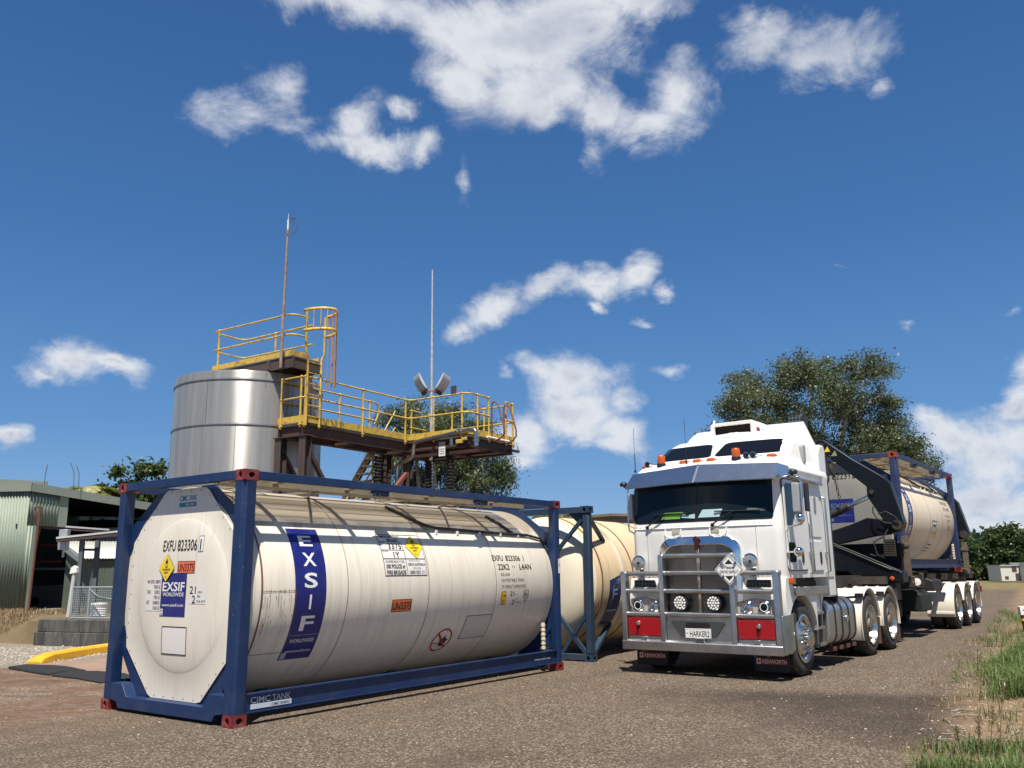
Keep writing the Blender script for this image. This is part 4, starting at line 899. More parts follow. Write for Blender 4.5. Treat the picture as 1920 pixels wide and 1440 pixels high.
# vents beside the grille
for s_ in (1, -1):
    Y = (lambda v: v) if s_ > 0 else (lambda v: 2.45 - v)
    mb = MB(); xv = .175; poly = [(Y(.16), 1.345), (Y(.49), 1.345), (Y(.52), 1.24), (Y(.16), 1.24)]
    mb.prism(poly, 0, .135, .19); vt = mb.build('air_vent', M_BLK, T, bevel=.004)
    mb = MB()
    for i in range(6): yv = .19 + i*.056; mb.bar((.128, Y(yv), 1.235), (.128, Y(yv), 1.345), .008, .012)
    mb.bar((.128, Y(.17), 1.29), (.128, Y(.5), 1.29), .008, .01); mb.build('vent_louvre', M_DASH, vt)
# headlights in their bezels
for s_ in (1, -1):
    Y = (lambda v: v) if s_ > 0 else (lambda v: 2.45 - v)
    mb = MB(); mb.prism([(Y(.12), .87), (Y(.10), 1.07), (Y(.40), 1.10), (Y(.66), 1.03), (Y(.66), .87)], 0, .10, .20); bz_ = mb.build('headlamp_bezel', mat('bezel grey beige', (.42, .39, .34), .45), T, bevel=.02, seg=3)
    for k_, (yv, zc_) in enumerate(((.50, .965), (.245, .975))):
        mb = MB(); mb.lathe([(.092, 0), (.092, .03), (.075, .045), (.072, .03), (.06, .022), (0, .018)], (.105, Y(yv), zc_), (-1, 0, 0), 24)
        hd = mb.build('headlight', M_CHROME, T, smooth=25)
        mb = MB(); mb.lathe([(.068, 0), (.064, .008), (0, .022)], (.082, Y(yv), zc_), (-1, 0, 0), 20); mb.build('lens', M_LENS if k_ == 0 else M_GLASS, hd, smooth=60)
        mb = MB()
        if k_ == 0:
            for i in range(6): a = i*pi/3; mb.bar((.064, Y(yv), zc_), (.066, Y(yv) + .055*cos(a), zc_ + .055*sin(a)), .01, .006)
        else: mb.add(*[(lambda o_, i_: ([(.06, Y(yv) + p[0], zc_ + p[1]) for p in o_ + i_], [(i, (i+1) % 20, 20+(i+1) % 20, 20+i) for i in range(20)]))(circ(0, 0, .062, 20), circ(0, 0, .05, 20))][0])
        mb.build('lamp_detail', M_BLK if k_ == 0 else M_WHITE, hd)
# round driving lamps on the cab front
for y in (.42, 2.19):
    mb = MB(); mb.lathe([(.0, .09), (.06, .07), (.10, .02), (.112, -.01), (.112, -.025), (.098, -.032), (.094, -.02)], (.14, y, 1.60), (1, 0, 0), 28, caps=False); dl = mb.build('driving_lamp', M_CHROME, T, smooth=60)
    mb = MB(); mb.lathe([(.096, 0), (.07, .012), (.0, .02)], (.118, y, 1.60), (-1, 0, 0), 28); lr = mb.build('lens', M_LRIB, dl, smooth=80)
    mb = MB()
    for i in range(-4, 5): hh = .09*sqrt(max(0, 1 - (i/4.8)**2)); mb.bar((.096, y + i*.019, 1.60 - hh), (.096, y + i*.019, 1.60 + hh), .004, .004)
    mb.build('lens_ribs', M_LAMPG, lr)
    mb = MB(); mb.bar((.19, y, 1.50), (.22, y, 1.40), .04, .02); mb.bar((.2, y, 1.5), (.3, y, 1.55), .03, .02); mb.lathe([(.018, 0), (.018, .02)], (.095, y - .01, 1.60), (-1, 0, 0), 10); mb.build('bracket', M_BLK, dl)
# ---- bull bar
BAR = thing('x', 'x', 'x'); bpy.data.objects.remove(BAR)
mb = MB(); mb.prism([(.0, .34), (-.005, .46), (.03, .485), (.22, .485), (.22, .34)], 1, .0, 2.46); bb = mb.build('bull_bar', M_ALU, T, bevel=.012, seg=3)
def post(y0, y1, z1, z0=.47):
    mb = MB(); mb.prism([(.005, z0), (.0, z1 - .05), (.02, z1), (.10, z1 + .005), (.125, z1 - .04), (.13, z0)], 1, y0, y1); mb.build('upright', M_ALU, bb, bevel=.012, seg=3)
post(.0, .085, 1.475); post(2.37, 2.455, 1.475); post(.635, .715, 1.72, .47); post(1.735, 1.815, 1.72, .47)
for y0, y1, zz in ((.085, .635, (1.44, 1.185, .85)), (.715, 1.735, (1.69, 1.445, 1.185, .855)), (1.815, 2.37, (1.44, 1.185, .85))):
    for z in zz: mb = MB(); mb.cyl((.06, y0, z), (.06, y1, z), .034, n=16); mb.build('cross_tube', M_ALU, bb, smooth=60)
for y in (.0, 2.37): mb = MB(); mb.cyl((.06, y - .02 if y < 1 else 2.40, 1.44), (.06, y + .06 if y < 1 else 2.475, 1.44), .034, n=16); mb.build('tube_end', M_ALU, bb, smooth=60)
for y0, y1 in ((.10, .625), (1.825, 2.36)):
    mb = MB(); mb.box((.035, y0, .545), (.05, y1, .80)); rp = mb.build('red_panel', M_REDP, bb, bevel=.002)
    mb = MB()
    for a, b in ((.02, .02), (.5, .02), (.02, .98), (.5, .98), (.98, .02), (.98, .98)): mb.sphere((.035, y0 + .02 + (y1-y0-.04)*a, .56 + .225*b), .008, 6)
    mb.build('rivet', M_CHROME, rp)
    yk = y0 + .22 if y0 < 1 else y0 + .36; mb = MB(); mb.lathe([(.03, 0), (.034, .02), (.02, .04), (0, .045)], (.035, yk, .72), (-1, 0, .1), 14); mb.build('pin_knob', M_CHROME, rp)
    mb = MB(); mb.tube([(.025, yk + .02, .70), (.02, yk + .035, .62), (.02, yk + .02, .58), (.02, yk, .62), (.025, yk + .01, .69)], .006, 6); mb.build('pin_lanyard', M_MAROON, rp)
    mb = MB(); mb.box((.04, y0, .485), (.10, y1, .54)); mb.box((.015, (y0+y1)/2 - .05, .48), (.05, (y0+y1)/2 + .05, .535)); mb.build('lower_plate', M_ALU, bb, bevel=.006)
mb = MB(); mb.box((.06, .72, .485), (.08, 1.73, .82)); mb.build('centre_plate', M_ALU, bb, bevel=.002)
mb = MB(); mb.prism([(.84, .77), (1.64, .77), (1.66, .74), (1.50, .545), (.97, .545), (.82, .74)], 0, .045, .06); mb.build('tow_plate', mat('dark grey plate', (.05, .055, .06), .5), bb, bevel=.004)
mb = MB(); mb.prism(rrect(1.05, 1.42, .685, .745, .03, 5), 0, .035, .046); mb.build('tow_slot', M_HOLE, bb)
mb = MB(); mb.box((.02, 1.03, .530), (.032, 1.43, .665)); npl = mb.build('number_plate', M_WHITE, bb, bevel=.004)
decal('lettering', [(text2d('HARKER2', .082, .30, .008), .025, 0, 0, 1), (text2d('SA', .02, None), -.165, .005, 0, 1), (rframe2d(.39, .125, .003), 0, 0, 0, 1)], lambda u, v, ly: (.020 - .001*(1+ly), 1.23 - u, .597 + v), [M_BLACK], npl)
mb = MB(); mb.box((.0, 1.13, .488), (.04, 1.27, .528)); mb.build('plate_lamp', M_CHROME, bb, bevel=.006)
# bent wings at the ends of the bar
for s_ in (0, 1):
    Y = (lambda v: v) if not s_ else (lambda v: 2.455 - v)
    mb = MB(); hull(mb, [[(.05, Y(-.005), .36), (.05, Y(-.005), .86), (.07, Y(.01), .86), (.07, Y(.01), .36)], [(.20, Y(-.06), .36), (.20, Y(-.06), .87), (.21, Y(-.04), .87), (.21, Y(-.04), .36)], [(.42, Y(-.03), .40), (.42, Y(-.03), .88), (.42, Y(-.01), .88), (.42, Y(-.01), .40)]])
    mb.build('bar_wing', M_ALU, bb, bevel=.006)
# spot lamps behind the bar
for y in (.98, 1.50):
    mb = MB(); mb.lathe([(.10, .0), (.118, .01), (.122, .05), (.09, .10), (.0, .11)], (.045, y, 1.02), (1, 0, 0), 28); sl = mb.build('spot_lamp', M_BLK, bb, smooth=40)
    mb = MB(); mb.lathe([(.102, 0), (.098, .006), (0, .008)], (.046, y, 1.02), (-1, 0, 0), 28); mb.build('lens', M_LAMPG, sl)
    mb = MB()
    for i in range(19):
        r_, k_ = ((0, 0), (.04, i - 1), (.078, i - 7))[0 if i == 0 else 1 if i < 7 else 2]; a = k_*(2*pi/6 if 0 < i < 7 else 2*pi/12)
        mb.lathe([(.017, 0), (.012, .006), (0, .007)], (.038, y + r_*cos(a), 1.02 + r_*sin(a)), (-1, 0, 0), 8)
    mb.build('led_cluster', M_WHITE, sl)
# diamond sign with flipped corners
sg = MB(); D = lambda k: [(0, -k), (k, 0), (0, k), (-k, 0)]
sgo = MB(); sgo.prism([(.68 + a*.707 - b*.707, 1.485 + a*.707 + b*.707) for a, b in rrect(-.155, .155, -.155, .155, .02, 4)], 0, -.03, -.02); dsg = sgo.build('diamond_sign', mat('sign edge', (.62, .63, .63), .4), bb)
S_ = lambda u, v, ly: (-.030 - .0015*(1+ly), .68 - u, 1.485 + v)
decal('lettering', [(poly2d(D(.195)), 0, 0, 0, 0), (frame2d(D(.200), D(.192)), 0, 0, 1, 1), (poly2d([(-.062, .08), (.062, .08), (0, .142)]), 0, 0, 1, 1), (poly2d([(0, -.148), (.062, -.085), (-.062, -.085)]), 0, 0, 1, 1),
    (text2d('Please', .045, .15, .012), 0, .036, 1, 1), (text2d('DRIVE SAFELY', .040, .27, .014), 0, -.028, 1, 1)], S_, [M_WHITE, M_BLACK], dsg)
mb = MB()
for a, b in ((.10, .10), (-.10, .10), (.10, -.10), (-.10, -.10)): mb.bar((-.045, .68 - a*.75, 1.485 + b*.75), (-.045, .68 - a*1.15, 1.485 + b*1.15), .022, .014)
mb.build('corner_clips', M_LAMPG, dsg)
mb = MB(); mb.box((-.02, .66, 1.25), (.01, .70, 1.72)); mb.build('sign_stay', M_ALU, dsg)
# front mudflaps with the maker's name
for y0, y1 in ((.04, .53), (1.87, 2.38)):
    mb = MB(); mb.prism(rrect(y0, y1, .10, .42, .04, 4), 0, .30, .32); fl = mb.build('mudflap', M_FLAPB, T)
    c_ = (y0 + y1)/2; z_ = .238
    decal('lettering', [(rect2d(.44, .085), 0, 0, 0, 1), (text2d('KENWORTH', .055, .34, .014), .045, 0, 1, 2), (rect2d(.06, .075), -.18, 0, 1, 2), (poly2d(circ(0, 0, .015, 10, .025)), -.18, 0, 0, 3)], lambda u, v, ly, c_=c_, z_=z_: (.30 - .001*(1+ly), c_ - u, z_ + v), [M_MAROON, M_PINK], fl)
# ---- near and far side of the cab: door, windows, lockers, grab rails, mirrors
for s_ in (0, 1):
    Y = (lambda v: .0 + v) if not s_ else (lambda v: 2.39 - v)
    def slab(name, poly, t0, t1, m_, par=T, bev=.006):
        mb = MB(); a, b = sorted((Y(t0), Y(t1))); mb.prism(poly, 1, a, b); return mb.build(name, m_, par, bevel=bev)
    dr = slab('door', rrect(.44, 1.28, 1.47, 2.76, .07, 5), -.012, .02, M_TW, bev=.008)
    slab('door_gap', rrect(.425, 1.295, 1.455, 2.775, .08, 5), -.003, .02, M_DASH, T, 0)
    slab('door_window', [(.50, 2.10), (.50, 2.66), (.56, 2.71), (1.18, 2.71), (1.22, 2.66), (1.22, 2.30), (.84, 2.27), (.72, 2.10)], -.016, .0, M_GLASS, dr, .003)
    slab('lower_window', rrect(.50, .78, 1.58, 1.86, .05, 4), -.016, .0, M_GLASS, dr, .002)
    slab('door_handle', rrect(1.02, 1.10, 1.57, 1.76, .03, 4), -.024, .0, M_BLK, dr, .004)
    l1 = slab('locker_door', rrect(1.48, 2.02, 1.96, 2.72, .05, 4), -.010, .02, M_TW, bev=.006)
    slab('vent_slot', rrect(1.74, 1.84, 2.33, 2.58, .035, 4), -.020, .0, mat('vent grey', (.22, .23, .24), .5), l1, .004)
    l2 = slab('locker_door', rrect(1.48, 2.02, 1.46, 1.90, .05, 4), -.010, .02, M_TW, bev=.006)
    slab('latch', rrect(1.86, 1.94, 1.56, 1.74, .025, 4), -.020, .0, M_BLK, l2, .004)
    for x, z0, z1 in ((1.40, 1.42, 2.36), (2.16, 1.42, 2.60)):
        mb = MB(); mb.tube([(x, Y(.0), z0), (x, Y(-.06), z0 + .03), (x, Y(-.06), z1 - .03), (x, Y(.0), z1)], .016, 8); mb.box((x - .02, Y(-.07), 1.70), (x + .02, Y(.01), 1.74)); mb.build('grab_rail', M_ALU, T, smooth=60)
    slab('roof_vent', rrect(1.62, 1.72, 3.10, 3.38, .04, 4), .035, .12, mat('vent grey2', (.32, .33, .34), .4), T, .004)
    mb = MB(); mb.box((.65, Y(-.055), 2.795), (2.12, Y(.01), 2.815)); mb.tube([(.65, Y(-.055), 2.80), (2.12, Y(-.055), 2.79)], .012, 8); mb.build('drip_rail', M_ALU, T)
    mb = MB(); a, b = sorted((Y(-.035), Y(.05))); mb.prism([(.64, 2.90), (.60, 2.955), (2.25, 2.955), (2.28, 2.90)], 1, a, b); mb.build('roof_ledge', M_TW, T, bevel=.02, seg=3)
    # mirror on its looped bar
    mb = MB(); f_ = 1 if not s_ else .42; mb.tube([(.46, Y(.0), 2.78), (.42, Y(-.12*f_), 2.79), (.42, Y(-.25*f_), 2.76), (.42, Y(-.28*f_), 2.70), (.42, Y(-.28*f_), 2.16), (.42, Y(-.25*f_), 2.10), (.44, Y(-.05), 2.07), (.48, Y(.01), 1.98)], .013, 8); mb.build('mirror_bar', M_CHROME, T, smooth=60)
    ma, mz = (-.25, -.15) if not s_ else (-.09, -.02)
    mb = MB(); a, b = sorted((Y(ma), Y(mz))); mb.prism(rrect(a, b, 2.27, 2.68, .02, 4), 0, .38, .50); mr_ = mb.build('mirror', mat('mirror shell grey', (.42, .43, .43), .4, .3), T, bevel=.012, seg=3)
    mb = MB(); a, b = sorted((Y(ma + .01), Y(mz - .01))); mb.prism(rrect(a, b, 2.29, 2.66, .02, 4), 0, .501, .506); mb.build('mirror_glass', M_GLASS, mr_)
    if not s_:
        mb = MB(); a, b = sorted((Y(-.33), Y(-.295))); mb.box((.45, a, 2.28), (.60, b, 2.68)); mb.build('mirror_shell', M_BLK, T, bevel=.01)
        mb = MB(); mb.lathe([(.0, -.05), (.045, -.038), (.07, -.01), (.078, .01), (.07, .02), (.0, .03)], (.42, Y(-.22), 2.18), (1, 0, 0), 24); mb.build('round_mirror', M_CHROME, T, smooth=60)
        mb = MB(); mb.sphere((.40, Y(-.18), 1.72), .07, 20); mb.bar((.40, Y(-.12), 1.72), (.46, Y(.02), 1.72), .05, .02); mb.build('blind_spot_mirror', M_CHROME, T, smooth=60)
    mb = MB(); mb.lathe([(.0, 0), (.06, .01), (.065, .04), (.05, .07), (0, .085)], (.42, Y(-.18), 2.80), (0, 0, 1), 16); mb.tube([(.42, Y(-.1), 2.78), (.42, Y(-.18), 2.80)], .012, 6); mb.build('aerial_base', M_BLK, T, smooth=60)
    mb = MB(); a, b = sorted((Y(-.07), Y(.0))); mb.prism(rrect(.42, .53, 1.28, 1.37, .015, 3), 1, a, b); mb.build('side_marker', M_AMB, T, bevel=.008)
for y, z0, z1, x in ((2.36, 3.02, 3.74, .44), (1.47, 3.06, 3.80, .46)):
    mb = MB(); mb.tube([(x, y, z0), (x, y, z0 + .28)], .007, 6); mb.tube([(x, y, z0 + .28), (x - .01, y, z1)], .0035, 5); mb.sphere((x, y, z0 + .02), .02, 8, sc=(1, 1, 1.5)); mb.build('whip_aerial', M_BLK, T)
# ---- exhaust stack and air cleaner behind the cab
mb = MB(); mb.cyl((2.85, 2.05, 1.0), (2.85, 2.05, 3.9), .075, n=20); mb.cyl((2.85, 2.05, 3.9), (2.95, 2.05, 4.12), .06, n=20); mb.build('exhaust_stack', M_ALU, T, smooth=60)
mb = MB(); mb.box((2.72, .36, 3.72), (2.98, .62, 4.05)); ai = mb.build('air_intake', M_BLK, T, bevel=.02)
mb = MB()
for i in range(5): mb.box((2.705, .38, 3.77 + i*.055), (2.72, .60, 3.79 + i*.055))
for i in range(4): mb.box((2.70, .40 + i*.06, 3.76), (2.715, .415 + i*.06, 4.03))
mb.build('intake_louvre', M_DASH, ai)
mb = MB(); mb.cyl((2.85, .49, 1.6), (2.85, .49, 3.72), .10, n=16); mb.build('intake_pipe', M_BLK, T, smooth=60)
# ---- wheels
def wheel(parent, x, y, side, r, dual, steer, name='wheel'):
    """side -1: outer face towards -y"""
    w = bpy.data.objects.new(name, None)
    mb = MB(); W_ = .27; prof = []
    sh = [(.33, .0), (.40, -.012), (r - .06, -.01), (r - .02, .015), (r, .05), (r, W_ - .05), (r - .02, W_ - .015), (r - .06, W_), (.33, W_)]
    n = 56; vs = []
    for rr, h in sh: vs += [(x + rr*sin(2*pi*k/n), y - side*h, r + rr*cos(2*pi*k/n)) for k in range(n)]
    mb.add(vs, [(i*n+k, i*n+(k+1) % n, (i+1)*n+(k+1) % n, (i+1)*n+k) for i in range(len(sh)-1) for k in range(n)])
    for k in range(n): # tread lugs at the shoulder
        if k % 2: continue
        a = 2*pi*k/n; ca, sa = cos(a), sin(a)
        for d0, d1 in ((.018, .075), (.115, .155), (.195, .252)):
            q = lambda rr, dd, da: (x + rr*sin(a + da), y - side*dd, r + rr*cos(a + da))
            v_ = [q(r - .002, d0, -.045), q(r - .002, d1, -.045), q(r - .002, d1, .045), q(r - .002, d0, .045), q(r + .006, d0, -.035), q(r + .006, d1, -.035), q(r + .006, d1, .035), q(r + .006, d0, .035)]
            mb.add(v_, [(4, 5, 6, 7), (0, 1, 5, 4), (1, 2, 6, 5), (2, 3, 7, 6), (3, 0, 4, 7)])
    ty = mb.build(name, M_TYRE, parent, smooth=35)
    mb = MB()
    if steer: prof = [(.335, .0), (.335, -.02), (.31, -.025), (.295, .0), (.285, .03), (.24, .02), (.17, -.035), (.13, -.05), (.125, -.10), (.10, -.125), (.0, -.13)]
    else: prof = [(.335, -.005), (.335, -.02), (.31, -.022), (.295, .01), (.285, .10), (.27, .145), (.17, .15), (.165, .06), (.12, .05), (.11, .0), (.0, -.01)]
    n = 40; vs = []
    for rr, h in prof: vs += [(x + rr*sin(2*pi*k/n), y - side*h, r + rr*cos(2*pi*k/n)) for k in range(n)]
    mi = [0]*4 + ([0]*6 if steer else [1]*6)
    for i in range(len(prof)-1): mb.add([], [])
    base = len(mb.v); mb.v += vs
    for i in range(len(prof)-1):
        for k in range(n): mb.f.append((base+i*n+k, base+i*n+(k+1) % n, base+(i+1)*n+(k+1) % n, base+(i+1)*n+k)); mb.m.append(mi[i])
    if steer:
        for k in range(10): # dark hand holes
            a = 2*pi*(k+.5)/10; c = (x + .235*sin(a), y - side*.012, r + .235*cos(a)); mb.lathe([(.026, 0), (.026, .004), (0, .0045)], c, (0, side, 0), 10, 2)
    L = .075 if steer else .035
    nuts = [Vector((x + .168*sin(2*pi*k/10), y + side*(.03 if steer else -.148), r + .168*cos(2*pi*k/10))) for k in range(10)]
    if not steer:
        for c in nuts: mb.cyl(c, c + Vector((0, side*L, 0)), .018, .013, 8, 1)
    rm = mb.build('rim', [M_RIM, M_RIMD, M_HOLE], ty, smooth=35)
    if steer:
        for c in nuts: mn = MB(); mn.cyl(c, c + Vector((0, side*L, 0)), .018, .013, 10); mn.build('wheel_nut', M_CHROME, ty)
    if dual:
        m2 = MB(); n = 40; vs = []
        for rr, h in sh: vs += [(x + rr*sin(2*pi*k/n), y - side*(h + .33), r + rr*cos(2*pi*k/n)) for k in range(n)]
        m2.add(vs, [(i*n+k, i*n+(k+1) % n, (i+1)*n+(k+1) % n, (i+1)*n+k) for i in range(len(sh)-1) for k in range(n)]); m2.build('inner_tyre', M_TYRE, ty, smooth=35)
    bpy.data.objects.remove(w)
    return ty
RT = .515
for x, du, st in ((.93, False, True), (4.47, True, False), (5.84, True, False)):
    for y, sd in ((.03, -1), (2.42, 1)): wheel(T, x, y, sd, RT, du, st)
for x in (.93, 4.47, 5.84): mb = MB(); mb.cyl((x, .3, RT), (x, 2.15, RT), .07 if x < 1 else .11, n=12); mb.build('axle', M_CHASSIS, T)
# chassis rails, fuel tanks, guards, flaps
mb = MB(); mb.box((.5, .78, .72), (6.6, .86, 1.0)); mb.box((.5, 1.59, .72), (6.6, 1.67, 1.0)); mb.box((2.9, .86, .8), (3.1, 1.59, .95)); mb.box((5.1, .86, .8), (5.3, 1.59, .95)); mb.build('chassis_rails', M_CHASSIS, T)
mb = MB(); mb.box((4.55, .75, 1.0), (5.7, 1.70, 1.12)); mb.build('turntable', M_CHASSIS, T, bevel=.03)
for s_ in (0, 1):
    Y = (lambda v: v) if not s_ else (lambda v: 2.45 - v)
    mb = MB(); a, b = sorted((Y(.03), Y(.72))); mb.prism(rrect(a, b, .30, 1.02, .20, 7), 0, 2.15, 3.62); ft = mb.build('fuel_tank', M_TANKAL, T, smooth=30, bevel=.03, seg=3)
    for x in (2.45, 2.80, 3.16, 3.50):
        mb = MB(); o_ = rrect(a - .008, b + .008, .292, 1.028, .205, 7); i_ = rrect(a, b, .30, 1.02, .20, 7); mb.ring(o_, i_, 0, x, x + .055); mb.build('tank_strap', M_BLK, ft)
        mb = MB(); mb.box((x - .03, Y(.06), .225), (x + .10, Y(.20), .285)); mb.build('strap_foot', mat('rust red foot', (.13, .05, .035), .8, var=.5, vscale=15), ft, bevel=.005)
    mb = MB(); c_ = Y(.028); mb.lathe([(.05, 0), (.055, .03), (.03, .035), (0, .037)], (3.02, c_, .70), (0, -1 if not s_ else 1, 0), 18); mb.build('filler_cap', M_CHROME, ft)
    for x, xb in ((4.47, 0), (5.84, 1)):
        mb = MB(); R1, R2 = .575, .60; a0, a1 = (10, 205) if not xb else (-10, 188)
        for lo, hi in ((.02, .62),):
            n = 18; o_ = [(x + R2*cos(radians(a0 + (a1-a0)*i/n)), RT + .02 + R2*sin(radians(a0 + (a1-a0)*i/n))) for i in range(n+1)]; i_ = [(x + R1*cos(radians(a0 + (a1-a0)*i/n)), RT + .02 + R1*sin(radians(a0 + (a1-a0)*i/n))) for i in range(n+1)]
            ya, yb = sorted((Y(lo), Y(hi))); mb.prism(o_ + i_[::-1], 1, ya, yb)
            for k_ in (0, .2, .4, .6): 
                ya, yb = sorted((Y(k_ + .008), Y(k_ + .03))); mb.prism([(p[0] + (p[0]-x)*.022, p[1] + (p[1]-RT)*.022) for p in o_] + o_[::-1], 1, ya, yb)
        mb.build('mudguard', M_GUARD, T, smooth=35, bevel=.006)
        mb = MB(); mb.box((x - .52, Y(.0), .98), (x - .42, Y(.12), 1.06)); mb.bar((x - .5, Y(.1), 1.0), (x - .5, Y(.8), .95), .04); mb.build('guard_bracket', M_BLK, T)
        mb = MB(); ya, yb = sorted((Y(.03), Y(.60))); mb.box((x + .585, ya, .12 if xb else .16), (x + .60, yb, .62)); mb.build('mudflap', M_FLAPBR, T)
# ------------------------------------------------------------------ sidelifter trailer behind the truck
S = thing('sidelifter_trailer', 'black sidelifter trailer with folded crane arms behind the white truck', 'trailer', TLOC, TROT)
mb = MB(); mb.box((5.2, .80, 1.13), (15.4, .95, 1.34)); mb.box((5.2, 1.5, 1.13), (15.4, 1.65, 1.34))
for x in (6.0, 7.2, 8.6, 10., 11.6, 13., 14.6): mb.box((x, .1, 1.18), (x + .15, 2.35, 1.32))
mb.box((7.9, .80, .80), (15.2, .95, 1.13)); mb.box((7.9, 1.5, .80), (15.2, 1.65, 1.13)); mb.build('chassis', M_CHASSIS, S)
# crane uprights and arms lie across the trailer in the y-z plane
def crane(x0, x1, nm, rear=False):
    base = MB(); base.prism([(.0, 1.19), (.0, 1.40), (.32, 1.52), (1.45, 2.0), (2.4, 2.0), (2.4, 1.42), (1.05, 1.40), (.85, 1.19)], 0, x0 - .10, x1 + .08)
    b = base.build('stabiliser_beam', M_NBLK, S, bevel=.025, seg=2)
    mb = MB(); mb.box((x0 - .05, .15, .85), (x1, 2.3, 1.2)); mb.build('crane_base', M_CHASSIS, S)
    mb = MB(); mb.prism([(.03, 2.28), (.05, 2.40), (.35, 2.46), (.62, 2.50), (1.0, 2.36), (2.2, 2.02), (2.3, 1.80), (1.4, 1.95), (.5, 2.12), (.2, 2.15)], 0, x0 + .05, x1 - .05); la = mb.build('lower_arm', M_NBLK, S, bevel=.015)
    mb = MB(); mb.prism([(1.50, 4.20), (1.36, 4.20), (.81, 3.75), (.20, 3.31), (.09, 3.18), (-.10, 2.36), (-.02, 2.22), (.12, 2.19), (.25, 2.36), (.56, 2.93), (.56, 3.14), (1.30, 3.84), (1.48, 3.98)], 0, x0, x1); ua = mb.build('upper_arm', M_NBLK, S, bevel=.015)
    for y_, z_, r_ in ((.03, 2.33, .10), (1.40, 4.07, .06), (.46, 3.02, .045)): mb = MB(); mb.cyl((x0 - .03, y_, z_), (x1 + .03, y_, z_), r_, n=20); mb.build('pivot_pin', M_CHASSIS, ua)
    mb = MB(); mb.cyl(((x0+x1)/2 - .03, 2.1, 2.30), ((x0+x1)/2 - .03, .98, 2.76), .085, n=20); mb.build('lift_cylinder', M_RUBBER, S, smooth=60)
    mb = MB(); mb.cyl(((x0+x1)/2 - .03, .98, 2.76), ((x0+x1)/2 - .03, .50, 2.96), .045, n=16); mb.build('piston_rod', M_CHROME, S, smooth=60)
    return b, ua
b1, u1 = crane(7.05, 7.35, 'front'); b2, u2 = crane(14.15, 14.45, 'rear', True)
decal('warning_triangle', [(poly2d([(-.06, -.05), (.07, -.05), (.02, .07)]), 0, 0, 0, 1)], lambda u, v, ly: (7.05 - .002, 1.30 - u, 3.98 + v), [M_YEL], u1)
decal('warning_triangle', [(poly2d([(-.06, -.05), (.07, -.05), (.03, .07)]), 0, 0, 0, 1)], lambda u, v, ly: (7.05 - .002, 1.16 - u, 3.88 + v), [mat('triangle worn', (.30, .28, .16), .6)], u1)
# hanging chains
def chain(x, y, z0, z1, dy):
    mb = MB(); n = int((z0 - z1)/.07)
    for i in range(n):
        z = z0 - i*.07; yy = y + dy*i/n; pts = []
        for k in range(9):
            a = 2*pi*k/8; u, w = .025*cos(a), .045*sin(a); pts.append((x + (u if i % 2 else 0), yy + (0 if i % 2 else u), z + w))
        mb.tube(pts, .009, 5)
    return mb.build('chain', M_CHASSIS, S, smooth=60)
chain(7.0, 1.24, 3.80, 2.86, -.14); chain(7.0, 1.34, 3.85, 3.1, .02)
mb = MB(); mb.sphere((7.0, 1.23, 3.55), .055, 10, sc=(1, 1, 2.2)); mb.sphere((7.0, 1.33, 3.35), .05, 10, sc=(1, 1, 2)); mb.build('hook', M_CHASSIS, S)
# hoses at the elbow
mb = MB(); mb.tube([(7.0, .45, 2.72), (6.98, .46, 2.6), (6.98, .40, 2.48), (6.98, .25, 2.38), (7.0, .12, 2.36)], .014, 6); mb.tube([(6.99, .36, 2.56), (6.96, .2, 2.60), (6.97, .05, 2.50), (6.99, -.02, 2.40)], .014, 6)
mb.tube([(7.0, .2, 2.25), (6.98, .3, 2.1), (6.98, .25, 1.8), (7.0, .4, 1.7), (7.0, .6, 1.75)], .016, 6); mb.tube([(7.0, .3, 2.1), (6.97, .5, 2.0), (6.97, .45, 1.75), (7.0, .3, 1.66)], .014, 6); mb.build('hydraulic_hoses', M_RUBBER, S, smooth=60)
mb = MB(); mb.box((6.98, .10, 1.70), (7.05, .30, 2.05))
for i in range(7): mb.box((6.95, .09, 1.72 + i*.046), (6.985, .31, 1.745 + i*.046))
mb.build('valve_block', M_CHASSIS, S)
mb = MB(); mb.lathe([(.045, 0), (.045, .02), (.03, .03), (0, .032)], (6.945, .20, 1.27), (-1, 0, 0), 16); mb.build('marker_lamp', M_AMB, S)
mb = MB(); mb.tube([(6.94, .05, 1.42), (6.93, .3, 1.54), (6.93, 1.4, 2.04)], .012, 6); mb.tube([(6.93, .2, 1.44), (6.92, 1.3, 1.96)], .01, 6); mb.build('pipe_run', M_RUBBER, S)
for x in (7.55, 14.05):
    mb = MB(); mb.box((x, -.02, 1.30), (x + .12, .10, 2.12)); mb.box((x - .02, -.03, 1.9), (x + .15, .12, 1.97)); mb.build('guide_post', mat('post brown grey', (.16, .12, .09), .7, var=.4, vscale=8), S, bevel=.005)
mb = MB(); mb.box((7.46, .10, 1.34), (7.92, 2.35, 1.98)); mb.box((7.40, .5, 1.5), (7.46, 1.9, 1.86)); mb.build('hydraulic_housing', M_NBLK, S, bevel=.02)
